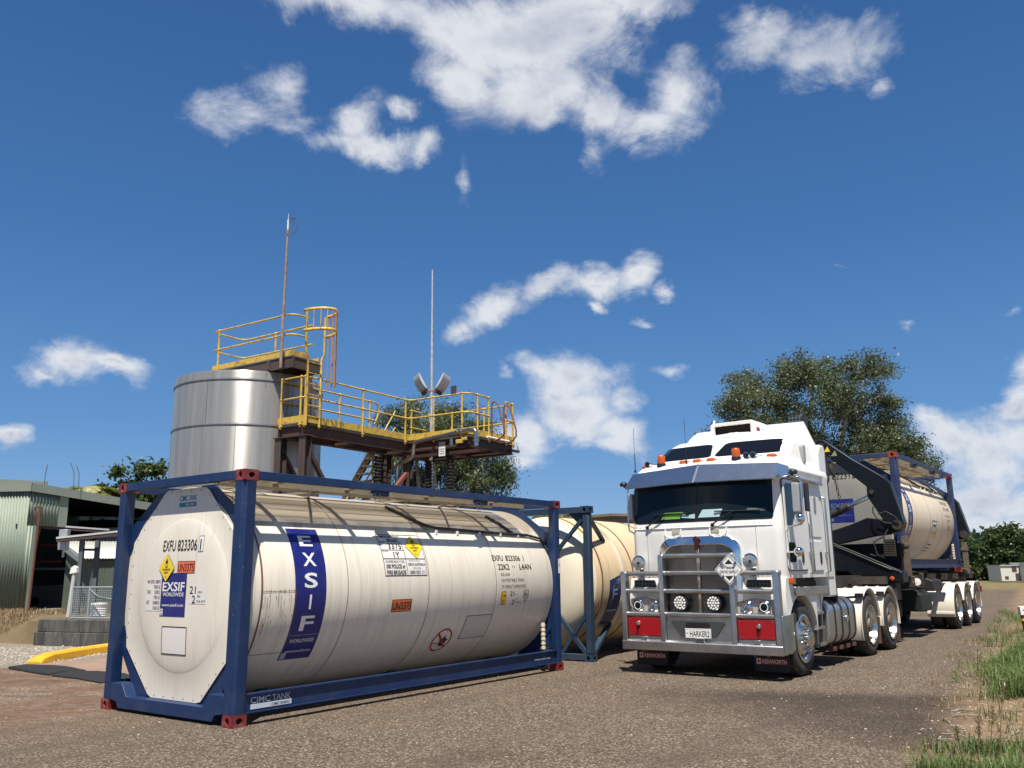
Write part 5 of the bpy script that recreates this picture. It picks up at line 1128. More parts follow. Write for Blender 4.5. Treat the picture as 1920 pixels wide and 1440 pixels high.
# boxes and tanks under the trailer
mb = MB(); mb.prism([(.10, .55), (.10, .90), (.25, 1.0), (.62, 1.0), (.62, .55)], 0, 8.8, 9.8); mb.build('tool_box', mat('box black green', (.012, .014, .012), .6), S, bevel=.02)
mb = MB(); mb.prism([(.05, .95), (.05, 1.18), (.2, 1.24), (.8, 1.24), (.8, .95)], 0, 9.9, 10.8); mb.build('tool_box', mat('box black grey', (.02, .02, .018), .6), S, bevel=.02)
mb = MB(); mb.cyl((8.4, .45, .62), (8.4, 1.9, .62), .17, n=20); mb.build('air_tank', M_CHASSIS, S, smooth=60)
mb = MB(); mb.lathe([(.08, 0), (.08, .03), (0, .035)], (8.55, .10, 1.18), (-1, -.3, 0), 16); mb.build('gauge', M_WHITE, S)
mb = MB(); mb.box((8.5, .12, 1.05), (8.7, .5, 1.3)); mb.build('valve_box', M_CHASSIS, S, bevel=.02); mb = MB(); mb.box((9.2, .1, 1.02), (9.3, .3, 1.36)); mb.build('pump_unit', M_CHASSIS, S, bevel=.02)
for x in (12.37, 13.67, 14.97):
    for y, sd in ((.03, -1), (2.42, 1)): wheel(S, x, y, sd, .50, True, False)
    mb = MB(); mb.cyl((x, .3, .5), (x, 2.15, .5), .11, n=12); mb.build('axle', M_CHASSIS, S)
for s_ in (0, 1):
    Y = (lambda v: v) if not s_ else (lambda v: 2.45 - v)
    for x in (12.37, 13.67, 14.97):
        mb = MB(); R1, R2 = .57, .60; a0, a1 = (15, 200) if x < 13 else (12, 165) if x < 14 else (-10, 165); n = 16
        o_ = [(x + R2*cos(radians(a0 + (a1-a0)*i/n)), .50 + R2*sin(radians(a0 + (a1-a0)*i/n))) for i in range(n+1)]; i_ = [(x + R1*cos(radians(a0 + (a1-a0)*i/n)), .50 + R1*sin(radians(a0 + (a1-a0)*i/n))) for i in range(n+1)]
        ya, yb = sorted((Y(.02), Y(.64))); mb.prism(o_ + i_[::-1], 1, ya, yb)
        if x < 13: mb.box((x - .62, ya, .36), (x - .585, yb, .42))
        mb.build('mudguard', M_GUARD, S, smooth=35, bevel=.008)
mb = MB(); mb.box((15.55, .05, .92), (15.75, 2.4, 1.06)); mb.box((15.6, .08, .78), (15.68, .5, .92)); mb.build('rear_bumper', M_CHASSIS, S, bevel=.01)
mb = MB(); mb.box((15.5, .0, .80), (15.74, .12, .96)); mb.build('tail_lamp', M_MAROON, S, bevel=.01)
# tank container riding on the trailer
Ca, Sa = cos(TROT), sin(TROT)
def tw(x, y, z=0): return (TLOC[0] + x*Ca - y*Sa, TLOC[1] + x*Sa + y*Ca, z)
M_CREAM3 = mat('tank paint yellowed cream', (.80, .70, .54), .4, var=.18, vscale=1.4, vcol=(.74, .62, .44), stretch=(6, 1, .8), dirt=.55, dcol=(.4, .3, .2), dscale=1.6, dstretch=(14, 1.2, .5), dlo=.5, dhi=.8)
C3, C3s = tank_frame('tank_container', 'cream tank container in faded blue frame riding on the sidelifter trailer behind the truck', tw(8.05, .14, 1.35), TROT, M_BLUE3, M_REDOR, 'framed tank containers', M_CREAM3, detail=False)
decal('hazard_panel', [(rect2d(.5, .8), 0, 0, 0, 0), (rframe2d(.5, .8, .02), 0, 0, 1, 1), (rect2d(.46, .015), 0, .1, 1, 1), (rect2d(.3, .05), 0, .28, 1, 1), (rect2d(.3, .04), 0, -.2, 1, 1), (rect2d(.35, .03), 0, -.3, 1, 1)] + [(a_, b_ + .1, c_ + .1, d_ + 1 if d_ else 2, e_ + 1) if 0 else (a_, b_ + .08, c_ + .05, 2 if d_ == 0 else 1, e_ + 1) for a_, b_, c_, d_, e_ in placard(.14)[:3]], shell_map(3.45, ang(.85)/RS, RS), [M_PINKW, M_BLACK, M_YEL], C3, .08)
decal('registration_lettering', [(text2d('EXFU 822312', .10, .8, .006), 0, ang(1.75), 0, 1), (text2d('22K2  L4AN', .09, .7, .006), 0, ang(1.60), 0, 1), (text2d('UN PORTABLE TANK', .05, .6), 0, ang(1.42), 0, 1), (text2d('TC IMPACT', .05, .5), 0, ang(1.3), 0, 1), (text2d('21 2', .12, .3, .01), 0, ang(1.12), 0, 1)], shell_map(5.1, 0, RS), [M_LAMPG], C3, .08)
em = lambda y, z: (lambda u, v, ly: (.118 - dish(y - u, z + v) - .002*(1 + ly), y - u, z + v))
decal('registration_number', [(text2d('EXFU 822312', .15, .95, .006), 0, 0, 0, 1)], em(1.40, 2.16), [M_BLACK], C3, .05)
decal('company_panel', [(rect2d(.55, .52), 0, 0, 0, 0), (text2d('EXSIF', .1, .42, .02), 0, .12, 1, 1), (text2d('WORLDWIDE', .04, .4, .006), 0, .02, 1, 1), (text2d('www.exsif.com', .04, .42, .004), 0, -.10, 1, 1), (rect2d(.07, .08), -.21, -.19, 1, 1)], em(1.28, 1.38), [M_NAVY, M_LAMPG], C3, .05)
# ------------------------------------------------------------------ second tank: beam tank with braced end frames, behind the first container
C2 = thing('beam_tank', 'yellowed beam tank with braced slate blue end frames, between the near container and truck', 'tank container')
R2, ZC2 = 1.17, 1.30
ang2 = radians(55.5); e2 = (cos(ang2), sin(ang2)); corner2 = (1.288, 15.10)
# the visible corner is the near side corner of the near end (x=0, y=0)
C2.location = (corner2[0], corner2[1], 0); C2.rotation_euler = (0, 0, ang2)
B2 = M_BLUE2
for x, sx in ((0, 1), (CL, -1)):
    for y, sy in ((0, 1), (CW, -1)):
        for z, sz in ((0, 1), (CH, -1)):
            mb = MB(); casting(mb, x, y, z, sx, sy, sz); mb.build('corner_casting', [B2, M_HOLE], C2)
        mb = MB(); xa, xb = sorted((x + sx*.012, x + sx*.15)); ya, yb = sorted((y + sy*.01, y + sy*.13)); mb.box((xa, ya, .118), (xb, yb, CH - .118)); mb.build('corner_post', B2, C2, bevel=.02)
    xa, xb = sorted((x + sx*.01, x + sx*.11))
    mb = MB(); mb.box((xa, .16, .02), (xb, CW - .16, .12)); mb.build('bottom_beam', B2, C2, bevel=.006)
    mb = MB(); mb.box((xa, .16, CH - .12), (xb, CW - .16, CH - .01)); mb.build('top_beam', B2, C2, bevel=.006)
    xm = x + sx*.07
    for Y in (lambda v: v, lambda v: CW - v):
        for p, q in (((.14, CH - .20), (.92, 1.60)), ((.14, .12), (.95, 1.05)), ((.10, .80), (.62, .12))):
            mb = MB(); mb.bar((xm, Y(p[0]), p[1]), (xm, Y(q[0]), q[1]), .06, .06); mb.build('frame_brace', B2, C2)
        mb = MB(); mb.prism([(Y(.12), CH - .12), (Y(.42), CH - .12), (Y(.12), CH - .42)], 0, xm - .01, xm + .01); mb.build('gusset', B2, C2)
        ys = Y(.08)
        mb = MB(); mb.bar((x + sx*.12, ys, CH - .16), (x + sx*1.05, Y(.30), 2.02), .07, .05); mb.build('side_brace', B2, C2)
        mb = MB(); mb.bar((x + sx*.14, ys, .10), (x + sx*1.25, Y(.34), .55), .09, .06); mb.build('side_brace', B2, C2)
        mb = MB(); mb.bar((x + sx*.12, ys, CH - .25), (x + sx*.30, Y(.22), 1.95), .05, .04); mb.build('side_brace', B2, C2)
mb = MB(); n = 128
prof = [(.06, 0), (.062, .30), (.085, .55), (.13, .78), (.20, .96), (.29, 1.07), (.38, 1.135), (.50, R2), (5.56, R2), (5.68, 1.135), (5.77, 1.07), (5.86, .96), (5.93, .78), (5.97, .55), (5.99, .3), (5.995, 0)]
vs = [(px, YC - r*cos(2*pi*k/n), ZC2 + r*sin(2*pi*k/n)) for px, r in prof for k in range(n)]
mb.add(vs, [(i*n+k, i*n+(k+1) % n, (i+1)*n+(k+1) % n, (i+1)*n+k) for i in range(len(prof)-1) for k in range(n)]); sh2 = mb.build('tank_shell', M_CREAM2, C2, smooth=70)
# pale painted dished head over the near end
mb = MB(); vs = [(px - .012, YC - (r + .004)*cos(2*pi*k/n), ZC2 + (r + .004)*sin(2*pi*k/n)) for px, r in prof[:7] for k in range(n)]
mb.add(vs, [(i*n+k, i*n+(k+1) % n, (i+1)*n+(k+1) % n, (i+1)*n+k) for i in range(6) for k in range(n)]); mb.build('tank_head', mat('head paint cream', (.80, .74, .60), .45, var=.15, vscale=1.5, vcol=(.72, .64, .5), dirt=.4, dcol=(.45, .35, .25), dscale=2), sh2, smooth=70)
def ring2(x, w, r, m_, nm):
    mb = MB(); vs = [(x + dx, YC - (R2 + dr)*cos(2*pi*k/n), ZC2 + (R2 + dr)*sin(2*pi*k/n)) for dx, dr in ((-w/2, -.01), (-w/2, r), (w/2, r), (w/2, -.01)) for k in range(n)]
    mb.add(vs, [(i*n+k, i*n+(k+1) % n, (i+1)*n+(k+1) % n, (i+1)*n+k) for i in range(3) for k in range(n)]); return mb.build(nm, m_, sh2, smooth=30)
ring2(.52, .035, .012, M_SEAM, 'cladding_band'); ring2(1.30, .09, .010, M_CREAM, 'cladding_band'); ring2(1.72, .03, .012, M_SEAM, 'cladding_band'); ring2(3.0, .03, .012, M_SEAM, 'cladding_band'); ring2(4.4, .03, .012, M_SEAM, 'cladding_band')
mb = MB(); vs = []; nn = 48
for rr, xx in ((.40, .030), (.40, .022), (.36, .022), (0, .022)): vs += [(xx, 1.30 + rr*cos(2*pi*k/nn), 1.25 + rr*sin(2*pi*k/nn)) for k in range(nn)]
mb.add(vs, [(i*nn+k, i*nn+(k+1) % nn, (i+1)*nn+(k+1) % nn, (i+1)*nn+k) for i in range(3) for k in range(nn)])
for k in range(20): mb.lathe([(.012, 0), (.008, .008), (0, .009)], (.022, 1.30 + .375*cos(2*pi*k/20), 1.25 + .375*sin(2*pi*k/20)), (-1, 0, 0), 8)
mb.build('manhole_cover', M_CREAM, sh2)
c2m = lambda x0: (lambda u, v, ly: (x0 + u, YC - (R2 + .004 + .002*ly)*cos(v/R2), ZC2 + (R2 + .004 + .002*ly)*sin(v/R2)))
decal('worn_sticker', [(poly2d([(-.24, -.80), (.20, -.80), (.20, .12), (-.24, .02)]), 0, 0, 0, 0), (text2d('F', .20, .17, .01), -.02, -.22, 1, 1), (rect2d(.36, .03), -.02, -.52, 1, 1)], c2m(1.02), [M_NAVYW, M_PALEB], C2, .06)
decal('head_lettering', [(text2d('5', .05, None), .0, 0, 0, 1), (text2d('5', .05, None), .0, -.3, 0, 1)], lambda u, v, ly: (.012, 1.66 - u, 1.45 + v), [M_BLACK], C2)
# ------------------------------------------------------------------ steel silo
M_SILO = mat('rolled stainless sheet', (.50, .48, .445), .36, .6, var=.32, vscale=1.4, vcol=(.33, .32, .295), stretch=(2.5, 2.5, .16), dirt=.45, dcol=(.19, .175, .155), dscale=2.5, dstretch=(3, 3, .10), dlo=.5, dhi=.8, aniso=.85)
M_SILO.node_tree.nodes['Principled BSDF'].inputs['Anisotropic Rotation'].default_value = .25
tn = M_SILO.node_tree.nodes.new('ShaderNodeTangent'); tn.direction_type = 'RADIAL'; tn.axis = 'Z'
M_SILO.node_tree.links.new(tn.outputs[0], M_SILO.node_tree.nodes['Principled BSDF'].inputs['Tangent'])
SX, SY, SR, SH = -6.57, 21.31, 1.777, 6.13
SL = thing('storage_silo', 'round stainless steel storage silo with seams, behind the near container', 'silo', (SX, SY, 0))
mb = MB(); mb.lathe([(SR, 0), (SR, SH - .05), (SR - .02, SH), (SR - .10, SH + .015), (.3, SH + .30), (0, SH + .30)], (0, 0, 0), n=96); mb.build('silo_shell', M_SILO, SL, smooth=30)
m_sm = mat('silo seam', (.16, .155, .15), .5, .7)
for z, w in ((SH - .20, .022), (SH - 1.26, .022), (SH - 2.5, .022), (1.6, .022)):
    mb = MB(); mb.lathe([(SR - .01, -w), (SR + .012, -w*.8), (SR + .012, w*.8), (SR - .01, w)], (0, 0, z), n=96, caps=False); mb.build('hoop_seam', M_SILO, SL, smooth=30)
    mb = MB(); mb.lathe([(SR - .005, -.006), (SR + .014, -.006), (SR + .014, .006), (SR - .005, .006)], (0, 0, z - .028), n=96, caps=False); mb.build('seam_gap', m_sm, SL)
for a, z0, z1 in ((-105, SH - 1.24, SH - .22), (-62, SH - .2, SH), (-62, SH - .4, SH - .2), (-150, SH - 2.4, SH - 1.3), (-82, SH - 2.4, SH - 1.3), (-40, SH - 1.2, SH - .25), (-20, SH - 2.4, SH - 1.3)):
    a = radians(a); mb = MB(); mb.bar(((SR + .001)*cos(a), (SR + .001)*sin(a), z0), ((SR + .001)*cos(a), (SR + .001)*sin(a), z1), .010, .008, up=(cos(a), sin(a), 0)); mb.build('vertical_seam', m_sm, SL)
mb = MB(); mb.lathe([(.3, 0), (.3, .05), (.0, .06)], (-1.25, -.2, SH - .02), n=20); mb.build('vent_cap', M_GREYBOX, SL)
# ------------------------------------------------------------------ loading platform (local u along the walkway, v towards the viewer's right)
PU = radians(57); u_ = (cos(PU), sin(PU)); v_ = (sin(PU), -cos(PU))
P0 = (-4.68, 19.25)
# use a frame with x = u and y = -v so that it stays right handed
PL = thing('loading_platform', 'yellow railed steel loading platform with a caged ladder, beside the silo', 'platform', (P0[0], P0[1], 0), PU)
M_YRAIL = mat('handrail yellow', (.66, .44, .06), .5, var=.25, vscale=5, vcol=(.54, .37, .08), dirt=.65, dcol=(.20, .09, .04), dscale=7, dlo=.5, dhi=.66)
M_STEELB = mat('rusty steel beam', (.10, .045, .03), .75, var=.5, vscale=1.6, vcol=(.035, .028, .026), bump=.2)
M_STEELD = mat('dark painted steel', (.055, .045, .042), .65, var=.4, vscale=2, vcol=(.09, .055, .045))
M_RUSTR = mat('rusty hoop', (.30, .10, .035), .8, var=.5, vscale=10, vcol=(.14, .045, .02))
M_GRATE = mat('grating galvanised', (.22, .22, .21), .6, .5)
M_PIPE = mat('stainless pipe', (.55, .55, .54), .28, 1.0, var=.3, vscale=5, vcol=(.38, .36, .34))
DZ = 4.85
def pv(u, v, z): return (u, -v, z)
mb = MB()
def pbox(mb, u0, u1, v0, v1, z0, z1): mb.box((u0, -v0, z0), (u1, -v1, z1))
k = .0
while k < 5.75: pbox(mb, k, k + .006, -.9, 0 if k < 3.68 else 1.9, DZ - .03, DZ); k += .06
for v in [-.85 + .1*i for i in range(28)]: pbox(mb, 0 if v < 0 else 3.7, 5.75, v, v + .005, DZ - .03, DZ)
mb.build('deck_grating', M_GRATE, PL, smooth=0)
for (u0, u1, v0, v1) in ((0, 5.75, -.03, .0) if 0 else (0, 3.68, -.02, .0), (3.66, 3.68, 0, 1.9), (3.68, 5.75, 1.88, 1.9), (5.73, 5.75, -.9, 1.9), (0, .02, -.9, 0), (0, 3.7, -.9, -.88), (4.7, 5.75, -.9, -.88)):
    mb = MB(); pbox(mb, u0, u1, v0, v1, DZ - .01, DZ + .15); mb.build('toe_board', M_YRAIL, PL)
def ibeam(name, p, q, h=.25, w=.12):
    mb = MB(); p = Vector(p); q = Vector(q); mb.bar(p, q, .012, h); up = Vector((0, 0, 1))
    for s in (-1, 1): mb.bar(p + up*s*(h/2 - .008), q + up*s*(h/2 - .008), w, .016)
    return mb.build(name, M_STEELB, PL)
zb = DZ - .03 - .16
for p, q in ((pv(0, -.06, zb), pv(3.68, -.06, zb)), (pv(0, -.84, zb), pv(5.72, -.84, zb)), (pv(.06, -.84, zb), pv(.06, -.06, zb)), (pv(3.74, -.84, zb), pv(3.74, 1.86, zb)), (pv(5.69, -.84, zb), pv(5.69, 1.86, zb)), (pv(3.7, 1.84, zb), pv(5.7, 1.84, zb)), (pv(4.7, -.84, zb), pv(4.7, 1.84, zb)), (pv(3.74, .5, zb), pv(5.7, .5, zb)), (pv(1.8, -.84, zb), pv(1.8, -.06, zb))):
    ibeam('deck_beam', p, q)
def column(u, v, z1=DZ - .32, w=.20):
    mb = MB(); mb.box((u - w/2, -v - .006, 0), (u + w/2, -v + .006, z1)); mb.box((u - w/2, -v - w/2, 0), (u - w/2 + .014, -v + w/2, z1)); mb.box((u + w/2 - .014, -v - w/2, 0), (u + w/2, -v + w/2, z1))
    mb.box((u - w*.65, -v - w*.65, z1), (u + w*.65, -v + w*.65, z1 + .02)); return mb.build('column', M_STEELD, PL)
for u, v in ((.10, -.05), (.10, -.84), (3.72, -.06), (3.74, -.84)): column(u, v)
for p, q in ((pv(.10, -.06, 4.35), pv(.85, -.06, 3.4)), (pv(3.65, -.06, 4.0), pv(2.9, -.06, 3.3)), (pv(.1, -.84, 4.3), pv(.8, -.84, 3.4))):
    mb = MB(); mb.bar(p, q, .10, .08); mb.build('knee_brace', mat('brace rust red', (.22, .06, .045), .7) if p[0] > 1 else M_STEELB, PL)
# dark corrugated sleeves round the rear legs
for x, y in ((-3.52, 22.6), (-2.30, 23.6), (-1.66, 23.0)):
    dx, dy = x - P0[0], y - P0[1]; lu = dx*u_[0] + dy*u_[1]; lv = dx*v_[0] + dy*v_[1]
    mb = MB(); prof = []
    z = 0.
    while z < 4.45: prof += [(.085, z), (.115, z + .02), (.115, z + .045), (.085, z + .065)]; z += .085
    mb.lathe(prof, pv(lu, lv, 0), n=14); mb.build('ribbed_sleeve', M_RUBBER, PL, smooth=20)
# handrails
def rail_run(pts, closed=False, r=.022):
    mb = MB(); mb.tube([pv(*p) for p in pts], r, 8); mb.build('handrail', M_YRAIL, PL, smooth=60)
def corner(a, b, c, z, r=.25, n=5):
    # rounded corner b between a and c in plan
    A, B, Cc = Vector(a), Vector(b), Vector(c); p = B + (A-B).normalized()*r; q = B + (Cc-B).normalized()*r
    return [tuple((1-t)**2*p + 2*t*(1-t)*B + t*t*q) + (z,) for t in [i/n for i in range(n+1)]]
Z1, Z2 = DZ + 1.04, DZ + .56
for z, ext in ((Z1, 0), (Z2, 0)):
    pts = [(3.3, -.88, z), (.5, -.88, z)] + corner((1, -.88), (-.02, -.88), (-.02, 0), z, .2) + corner((-.02, -.8), (-.02, 0), (1, 0), z, .2)
    pts += corner((3, 0), (3.66, 0), (3.66, 1), z, .22) + corner((3.66, 1), (3.66, 1.9), (4.5, 1.9), z, .3) + [(4.55, 1.9, z)]
    rail_run(pts)
    rail_run([(5.35, 1.9, z)] + corner((5.3, 1.9), (5.77, 1.9), (5.77, 1), z, .15) + corner((5.77, 0), (5.77, -.88), (5, -.88), z, .2) + [(4.75, -.88, z)])
mb = MB(); mb.tube([pv(3.3, -.88, Z1), pv(3.42, -.88, Z1 - .04), pv(3.46, -.88, Z1 - .2), pv(3.40, -.88, Z2 + .1), pv(3.28, -.88, Z2 - .1)], .022, 8); mb.tube([pv(3.3, -.88, Z2), pv(3.44, -.88, Z2 - .08), pv(3.46, -.88, Z2 - .25)], .022, 8); mb.build('handrail_end', M_YRAIL, PL, smooth=60)
for (u, v) in ((-.02, -.75), (-.02, -.12), (.0, 0), (.45, 0), (1.9, 0), (3.5, 0), (3.66, .8), (3.66, 1.7), (4.05, 1.9), (4.55, 1.9), (5.35, 1.9), (5.68, 1.9), (5.77, .9), (5.77, -.2), (5.6, -.88), (4.8, -.88), (3.1, -.88), (2.0, -.88), (.9, -.88)):
    mb = MB(); mb.cyl(pv(u, v, DZ - .12), pv(u, v, Z1), .026, n=10)
    for z in (Z1, Z2): mb.sphere(pv(u, v, z), .038, 8)
    mb.cyl(pv(u - .03, v, DZ - .06), pv(u + .04, v, DZ - .06), .035, n=8); mb.build('rail_post', M_YRAIL, PL, smooth=50)
# rusty curved access hoops on the outer edge
for u in (4.66, 5.22):
    mb = MB(); mb.tube([pv(u, 1.92, DZ - .05), pv(u, 1.92, DZ + .85), pv(u, 1.94, DZ + .93), pv(u, 2.02, DZ + .95), pv(u, 2.12, DZ + .85), pv(u, 2.30, DZ + .25), pv(u, 2.30, DZ + .08), pv(u, 2.2, DZ - .02), pv(u, 2.05, DZ - .07), pv(u, 1.92, DZ - .08)], .022, 8); mb.build('access_hoop', M_RUSTR, PL, smooth=60)
mb = MB(); mb.cyl(pv(4.4, 1.95, DZ), pv(5.5, 1.95, DZ - .01), .03, n=8); mb.build('edge_tube', M_WHITE, PL)
mb = MB(); mb.box((5.55, -1.96, DZ - .25), (5.92, -1.88, DZ - .19)); mb.cyl((5.89, -1.92, DZ - .2), (5.89, -1.92, DZ - .06), .012, n=6); mb.build('end_bracket', M_STEELB, PL)
mb = MB(); mb.box((3.64, -1.52, Z1 + .0), (3.67, -1.36, Z1 + .22)); mb.build('dark_panel', M_STEELD, PL)
# loading pipe along the front of the deck
vP = lambda u, v, z: pv(u, v, z)
def fil(pts, r=.12, n=4):
    out = [Vector(pts[0])]
    for i in range(1, len(pts)-1):
        a, b, c = map(Vector, (pts[i-1], pts[i], pts[i+1])); rr = min(r, (a-b).length/2.2, (c-b).length/2.2); p = b + (a-b).normalized()*rr; q = b + (c-b).normalized()*rr
        out += [(1-t)**2*p + 2*t*(1-t)*b + t*t*q for t in [k/n for k in range(n+1)]]
    return out + [Vector(pts[-1])]
mb = MB(); mb.tube(fil([pv(3.56, 2.20, 4.60), pv(3.56, 2.20, 4.88), pv(3.56, 2.05, 4.92), pv(3.56, .25, 4.76), pv(3.56, .2, 4.38), pv(3.56, -.05, 4.28), pv(3.56, -.3, 4.22), pv(3.56, -.3, 3.2)]), .055, 12); pp = mb.build('loading_pipe', M_PIPE, PL, smooth=60)
mb = MB()
for z in (4.62, 4.70): mb.cyl(pv(3.56, 2.20, z), pv(3.56, 2.20, z + .03), .085, n=14)
mb.cyl(pv(3.56, 2.20, 4.50), pv(3.56, 2.20, 4.62), .06, n=12); mb.cyl(pv(3.56, 1.62, 4.89), pv(3.56, 1.66, 4.89), .08, n=14); mb.cyl(pv(3.56, 1.74, 4.89), pv(3.56, 1.78, 4.89), .08, n=14); mb.cyl(pv(3.56, 1.7, 4.9), pv(3.56, 1.7, 5.06), .02, n=8); mb.bar(pv(3.56, 1.6, 5.06), pv(3.56, 1.95, 5.09), .03, .02)
mb.cyl(pv(3.56, 1.45, 4.56), pv(3.56, 1.45, 4.74), .05, n=12); mb.cyl(pv(3.56, 1.45, 4.6), pv(3.56, 1.45, 4.62), .075, n=12); mb.build('valves', M_PIPE, pp, smooth=40)
mb = MB(); mb.box((3.50, -1.82, 4.60), (3.56, -1.62, 4.70)); mb.box((3.50, -1.95, 4.66), (3.55, -1.8, 4.74)); mb.build('valve_handle', M_YRAIL, pp, bevel=.01)
sgb = MB(); sgb.box((3.60, -1.22, 4.34), (3.61, -1.02, 4.58)); sgb.box((3.60, -1.22, 4.59), (3.61, -1.02, 4.70), 1); so = sgb.build('notice_sign', [M_WHITE, mat('sign grey', (.35, .35, .34), .5)], PL)
decal('lettering', [(text2d('MAXIMUM', .034, .15, .006), 0, .06, 0, 1), (text2d('CLEARANCE', .034, .16, .006), 0, 0, 0, 1), (text2d('3 METRES', .034, .15, .006), 0, -.06, 0, 1)], lambda u, v, ly: (3.598 - .001*ly, -1.12 - u, 4.46 + v), [M_BLACK], so)
# stairs down from the back of the platform
st = MB(); a0 = Vector(pv(4.2, -.95, DZ)); a1 = Vector(pv(.6, -.95, 1.9)) if 0 else Vector(pv(2.35, -1.0, 2.2))
for off in (0, .75):
    d_ = Vector((0, off, 0)); st2 = MB(); st2.bar(a0 + d_, a1 + d_, .02, .24); st2.build('stair_stringer', M_STEELD, PL)
for i in range(12):
    p = a0 + (a1 - a0)*(i + .5)/12; mb = MB(); mb.box((p.x - .12, p.y, p.z - .015), (p.x + .12, p.y + .75, p.z + .015)); mb.build('stair_tread', M_GRATE, PL)
mb = MB(); up = Vector((0, 0, 1))
mb.tube([a0 + up*.95, a1 + up*.95], .02, 8); mb.tube([a0 + up*.5, a1 + up*.5], .02, 8); mb.build('stair_rail', M_YRAIL, PL, smooth=60)
mb = MB(); p = a0 + (a1-a0)*.45; mb.cyl(p, p + up*.97, .025, n=10); mb.sphere(p + up*.5, .04, 8); mb.build('rail_post', M_YRAIL, PL, smooth=50)
# upper deck over the silo
UD = 6.42; LD = 6.28
ux, uy = .12, -.05
def upv(u, v, z): return pv(u, v, z)
U0, U1, V0, V1 = -.12, .82, -3.2, -.36
mb = MB(); mb.box((U0, -V0, UD - .03), (U1, -V1, UD)); mb.build('upper_deck', M_GRATE, PL)
for (a, b, c, d_) in ((U0, U0 + .02, V0, V1), (U0, U1 - .45, V1 - .02, V1), (U1 - .02, U1, V0, V1 - .1), (U0, U1, V0, V0 + .02)):
    mb = MB(); pbox(mb, a, b, c, d_, UD - .01, UD + .12); mb.build('toe_board', M_YRAIL, PL)
mb = MB(); pbox(mb, U0 + .02, U0 + .08, V0, V1, UD - .28, UD - .03); pbox(mb, U0 + .08, U1, V1 - .08, V1 - .02, UD - .28, UD - .03); pbox(mb, U1 - .06, U1, V0, V1, UD - .28, UD - .03); pbox(mb, U0, U1, V0, V0 + .06, UD - .28, UD - .03); pbox(mb, U0, U1, -1.2, -1.1, UD - .25, UD - .03); mb.build('upper_frame', M_STEELD, PL)
for (a_, b_, z_) in ((U0 + .3, -1.1, UD - .45), (.55, -.45, DZ)):
    mb = MB(); mb.cyl(pv(a_, b_, z_), pv(a_, b_, UD - .2), .055, n=10); mb.build('deck_stub', M_STEELD, PL)
UZ1, UZ2 = UD + .98, UD + .50
for z in (UZ1, UZ2):
    rail_run([(U0 + .45, V1 + .02, z)] + corner((U0 + .4, V1 + .02), (U0 - .02, V1 + .02), (U0 - .02, -1), z, .25) + corner((U0 - .02, -2), (U0 - .02, V0), (U1, V0), z, .2) + corner((U0, V0), (U1, V0), (U1, -1), z, .25) + [(U1, -.7, z)])
for (u, v) in ((U0 - .02, V0 + .25), (U0 - .02, V1 - .35), (U1, V0 + 1.2), (U1, -.9)):
    mb = MB(); mb.cyl(pv(u, v, UD - .14), pv(u, v, UZ1), .026, n=10)
    for z in (UZ1, UZ2): mb.sphere(pv(u, v, z), .038, 8)
    mb.build('rail_post', M_YRAIL, PL, smooth=50)
# caged ladder between the decks
lu0, lu1, lv = -.02, .40, .06
for i_, u in enumerate((lu0, lu1)):
    f_ = -.06 if i_ == 0 else .06
    mb = MB(); mb.tube([pv(u, lv, DZ - .1), pv(u, lv, LD + .05), pv(u + f_*1.3, lv, LD + .20), pv(u + f_*1.3, lv, LD + 1.1)], .028, 8); mb.build('ladder_stile', M_YRAIL, PL, smooth=50)
for i in range(6): mb = MB(); mb.cyl(pv(lu0, lv, DZ + .12 + i*.25), pv(lu1, lv, DZ + .12 + i*.25), .013, n=8); mb.build('ladder_rung', M_YRAIL, PL)
cu = (lu0 + lu1)/2 - .06; hoop = lambda z: [(cu + .35*sin(radians(a)), lv + .36*(1 - cos(radians(a)))**.9 if 0 else lv + .40 - .40*cos(radians(a)) if 0 else lv + .72*sin(radians((a+180)/2))**1.0, z) for a in range(-150, 151, 12)]
def hoop(z): return [(cu + .36*cos(radians(a)), lv + .02 + .62*sin(radians(a)), z) for a in range(180, -1, -12)]
for z in (LD + 1.10, LD + .62):
    mb = MB(); hp = hoop(z); vs = []
    for (u, v, zz) in hp: vs += [pv(u, v, zz - .035), pv(u, v, zz + .035)]
    mb.add(vs, [(2*i, 2*i+2, 2*i+3, 2*i+1) for i in range(len(hp)-1)]); o = mb.build('cage_hoop', M_YRAIL, PL, smooth=50); md = o.modifiers.new('solid', 'SOLIDIFY'); md.thickness = .010
for k_, a in enumerate(range(170, 5, -18)):
    u, v = cu + .36*cos(radians(a)), lv + .02 + .62*sin(radians(a)); lo = LD + .62 if a > 110 else DZ + .75
    mb = MB(); mb.bar(pv(u, v, LD + 1.10), pv(u, v, lo), .022, .007); mb.build('cage_bar', M_YRAIL if a > 110 else mat('cage bar worn', (.42, .16, .09), .6, var=.4, vscale=6, vcol=(.5, .28, .06)), PL)
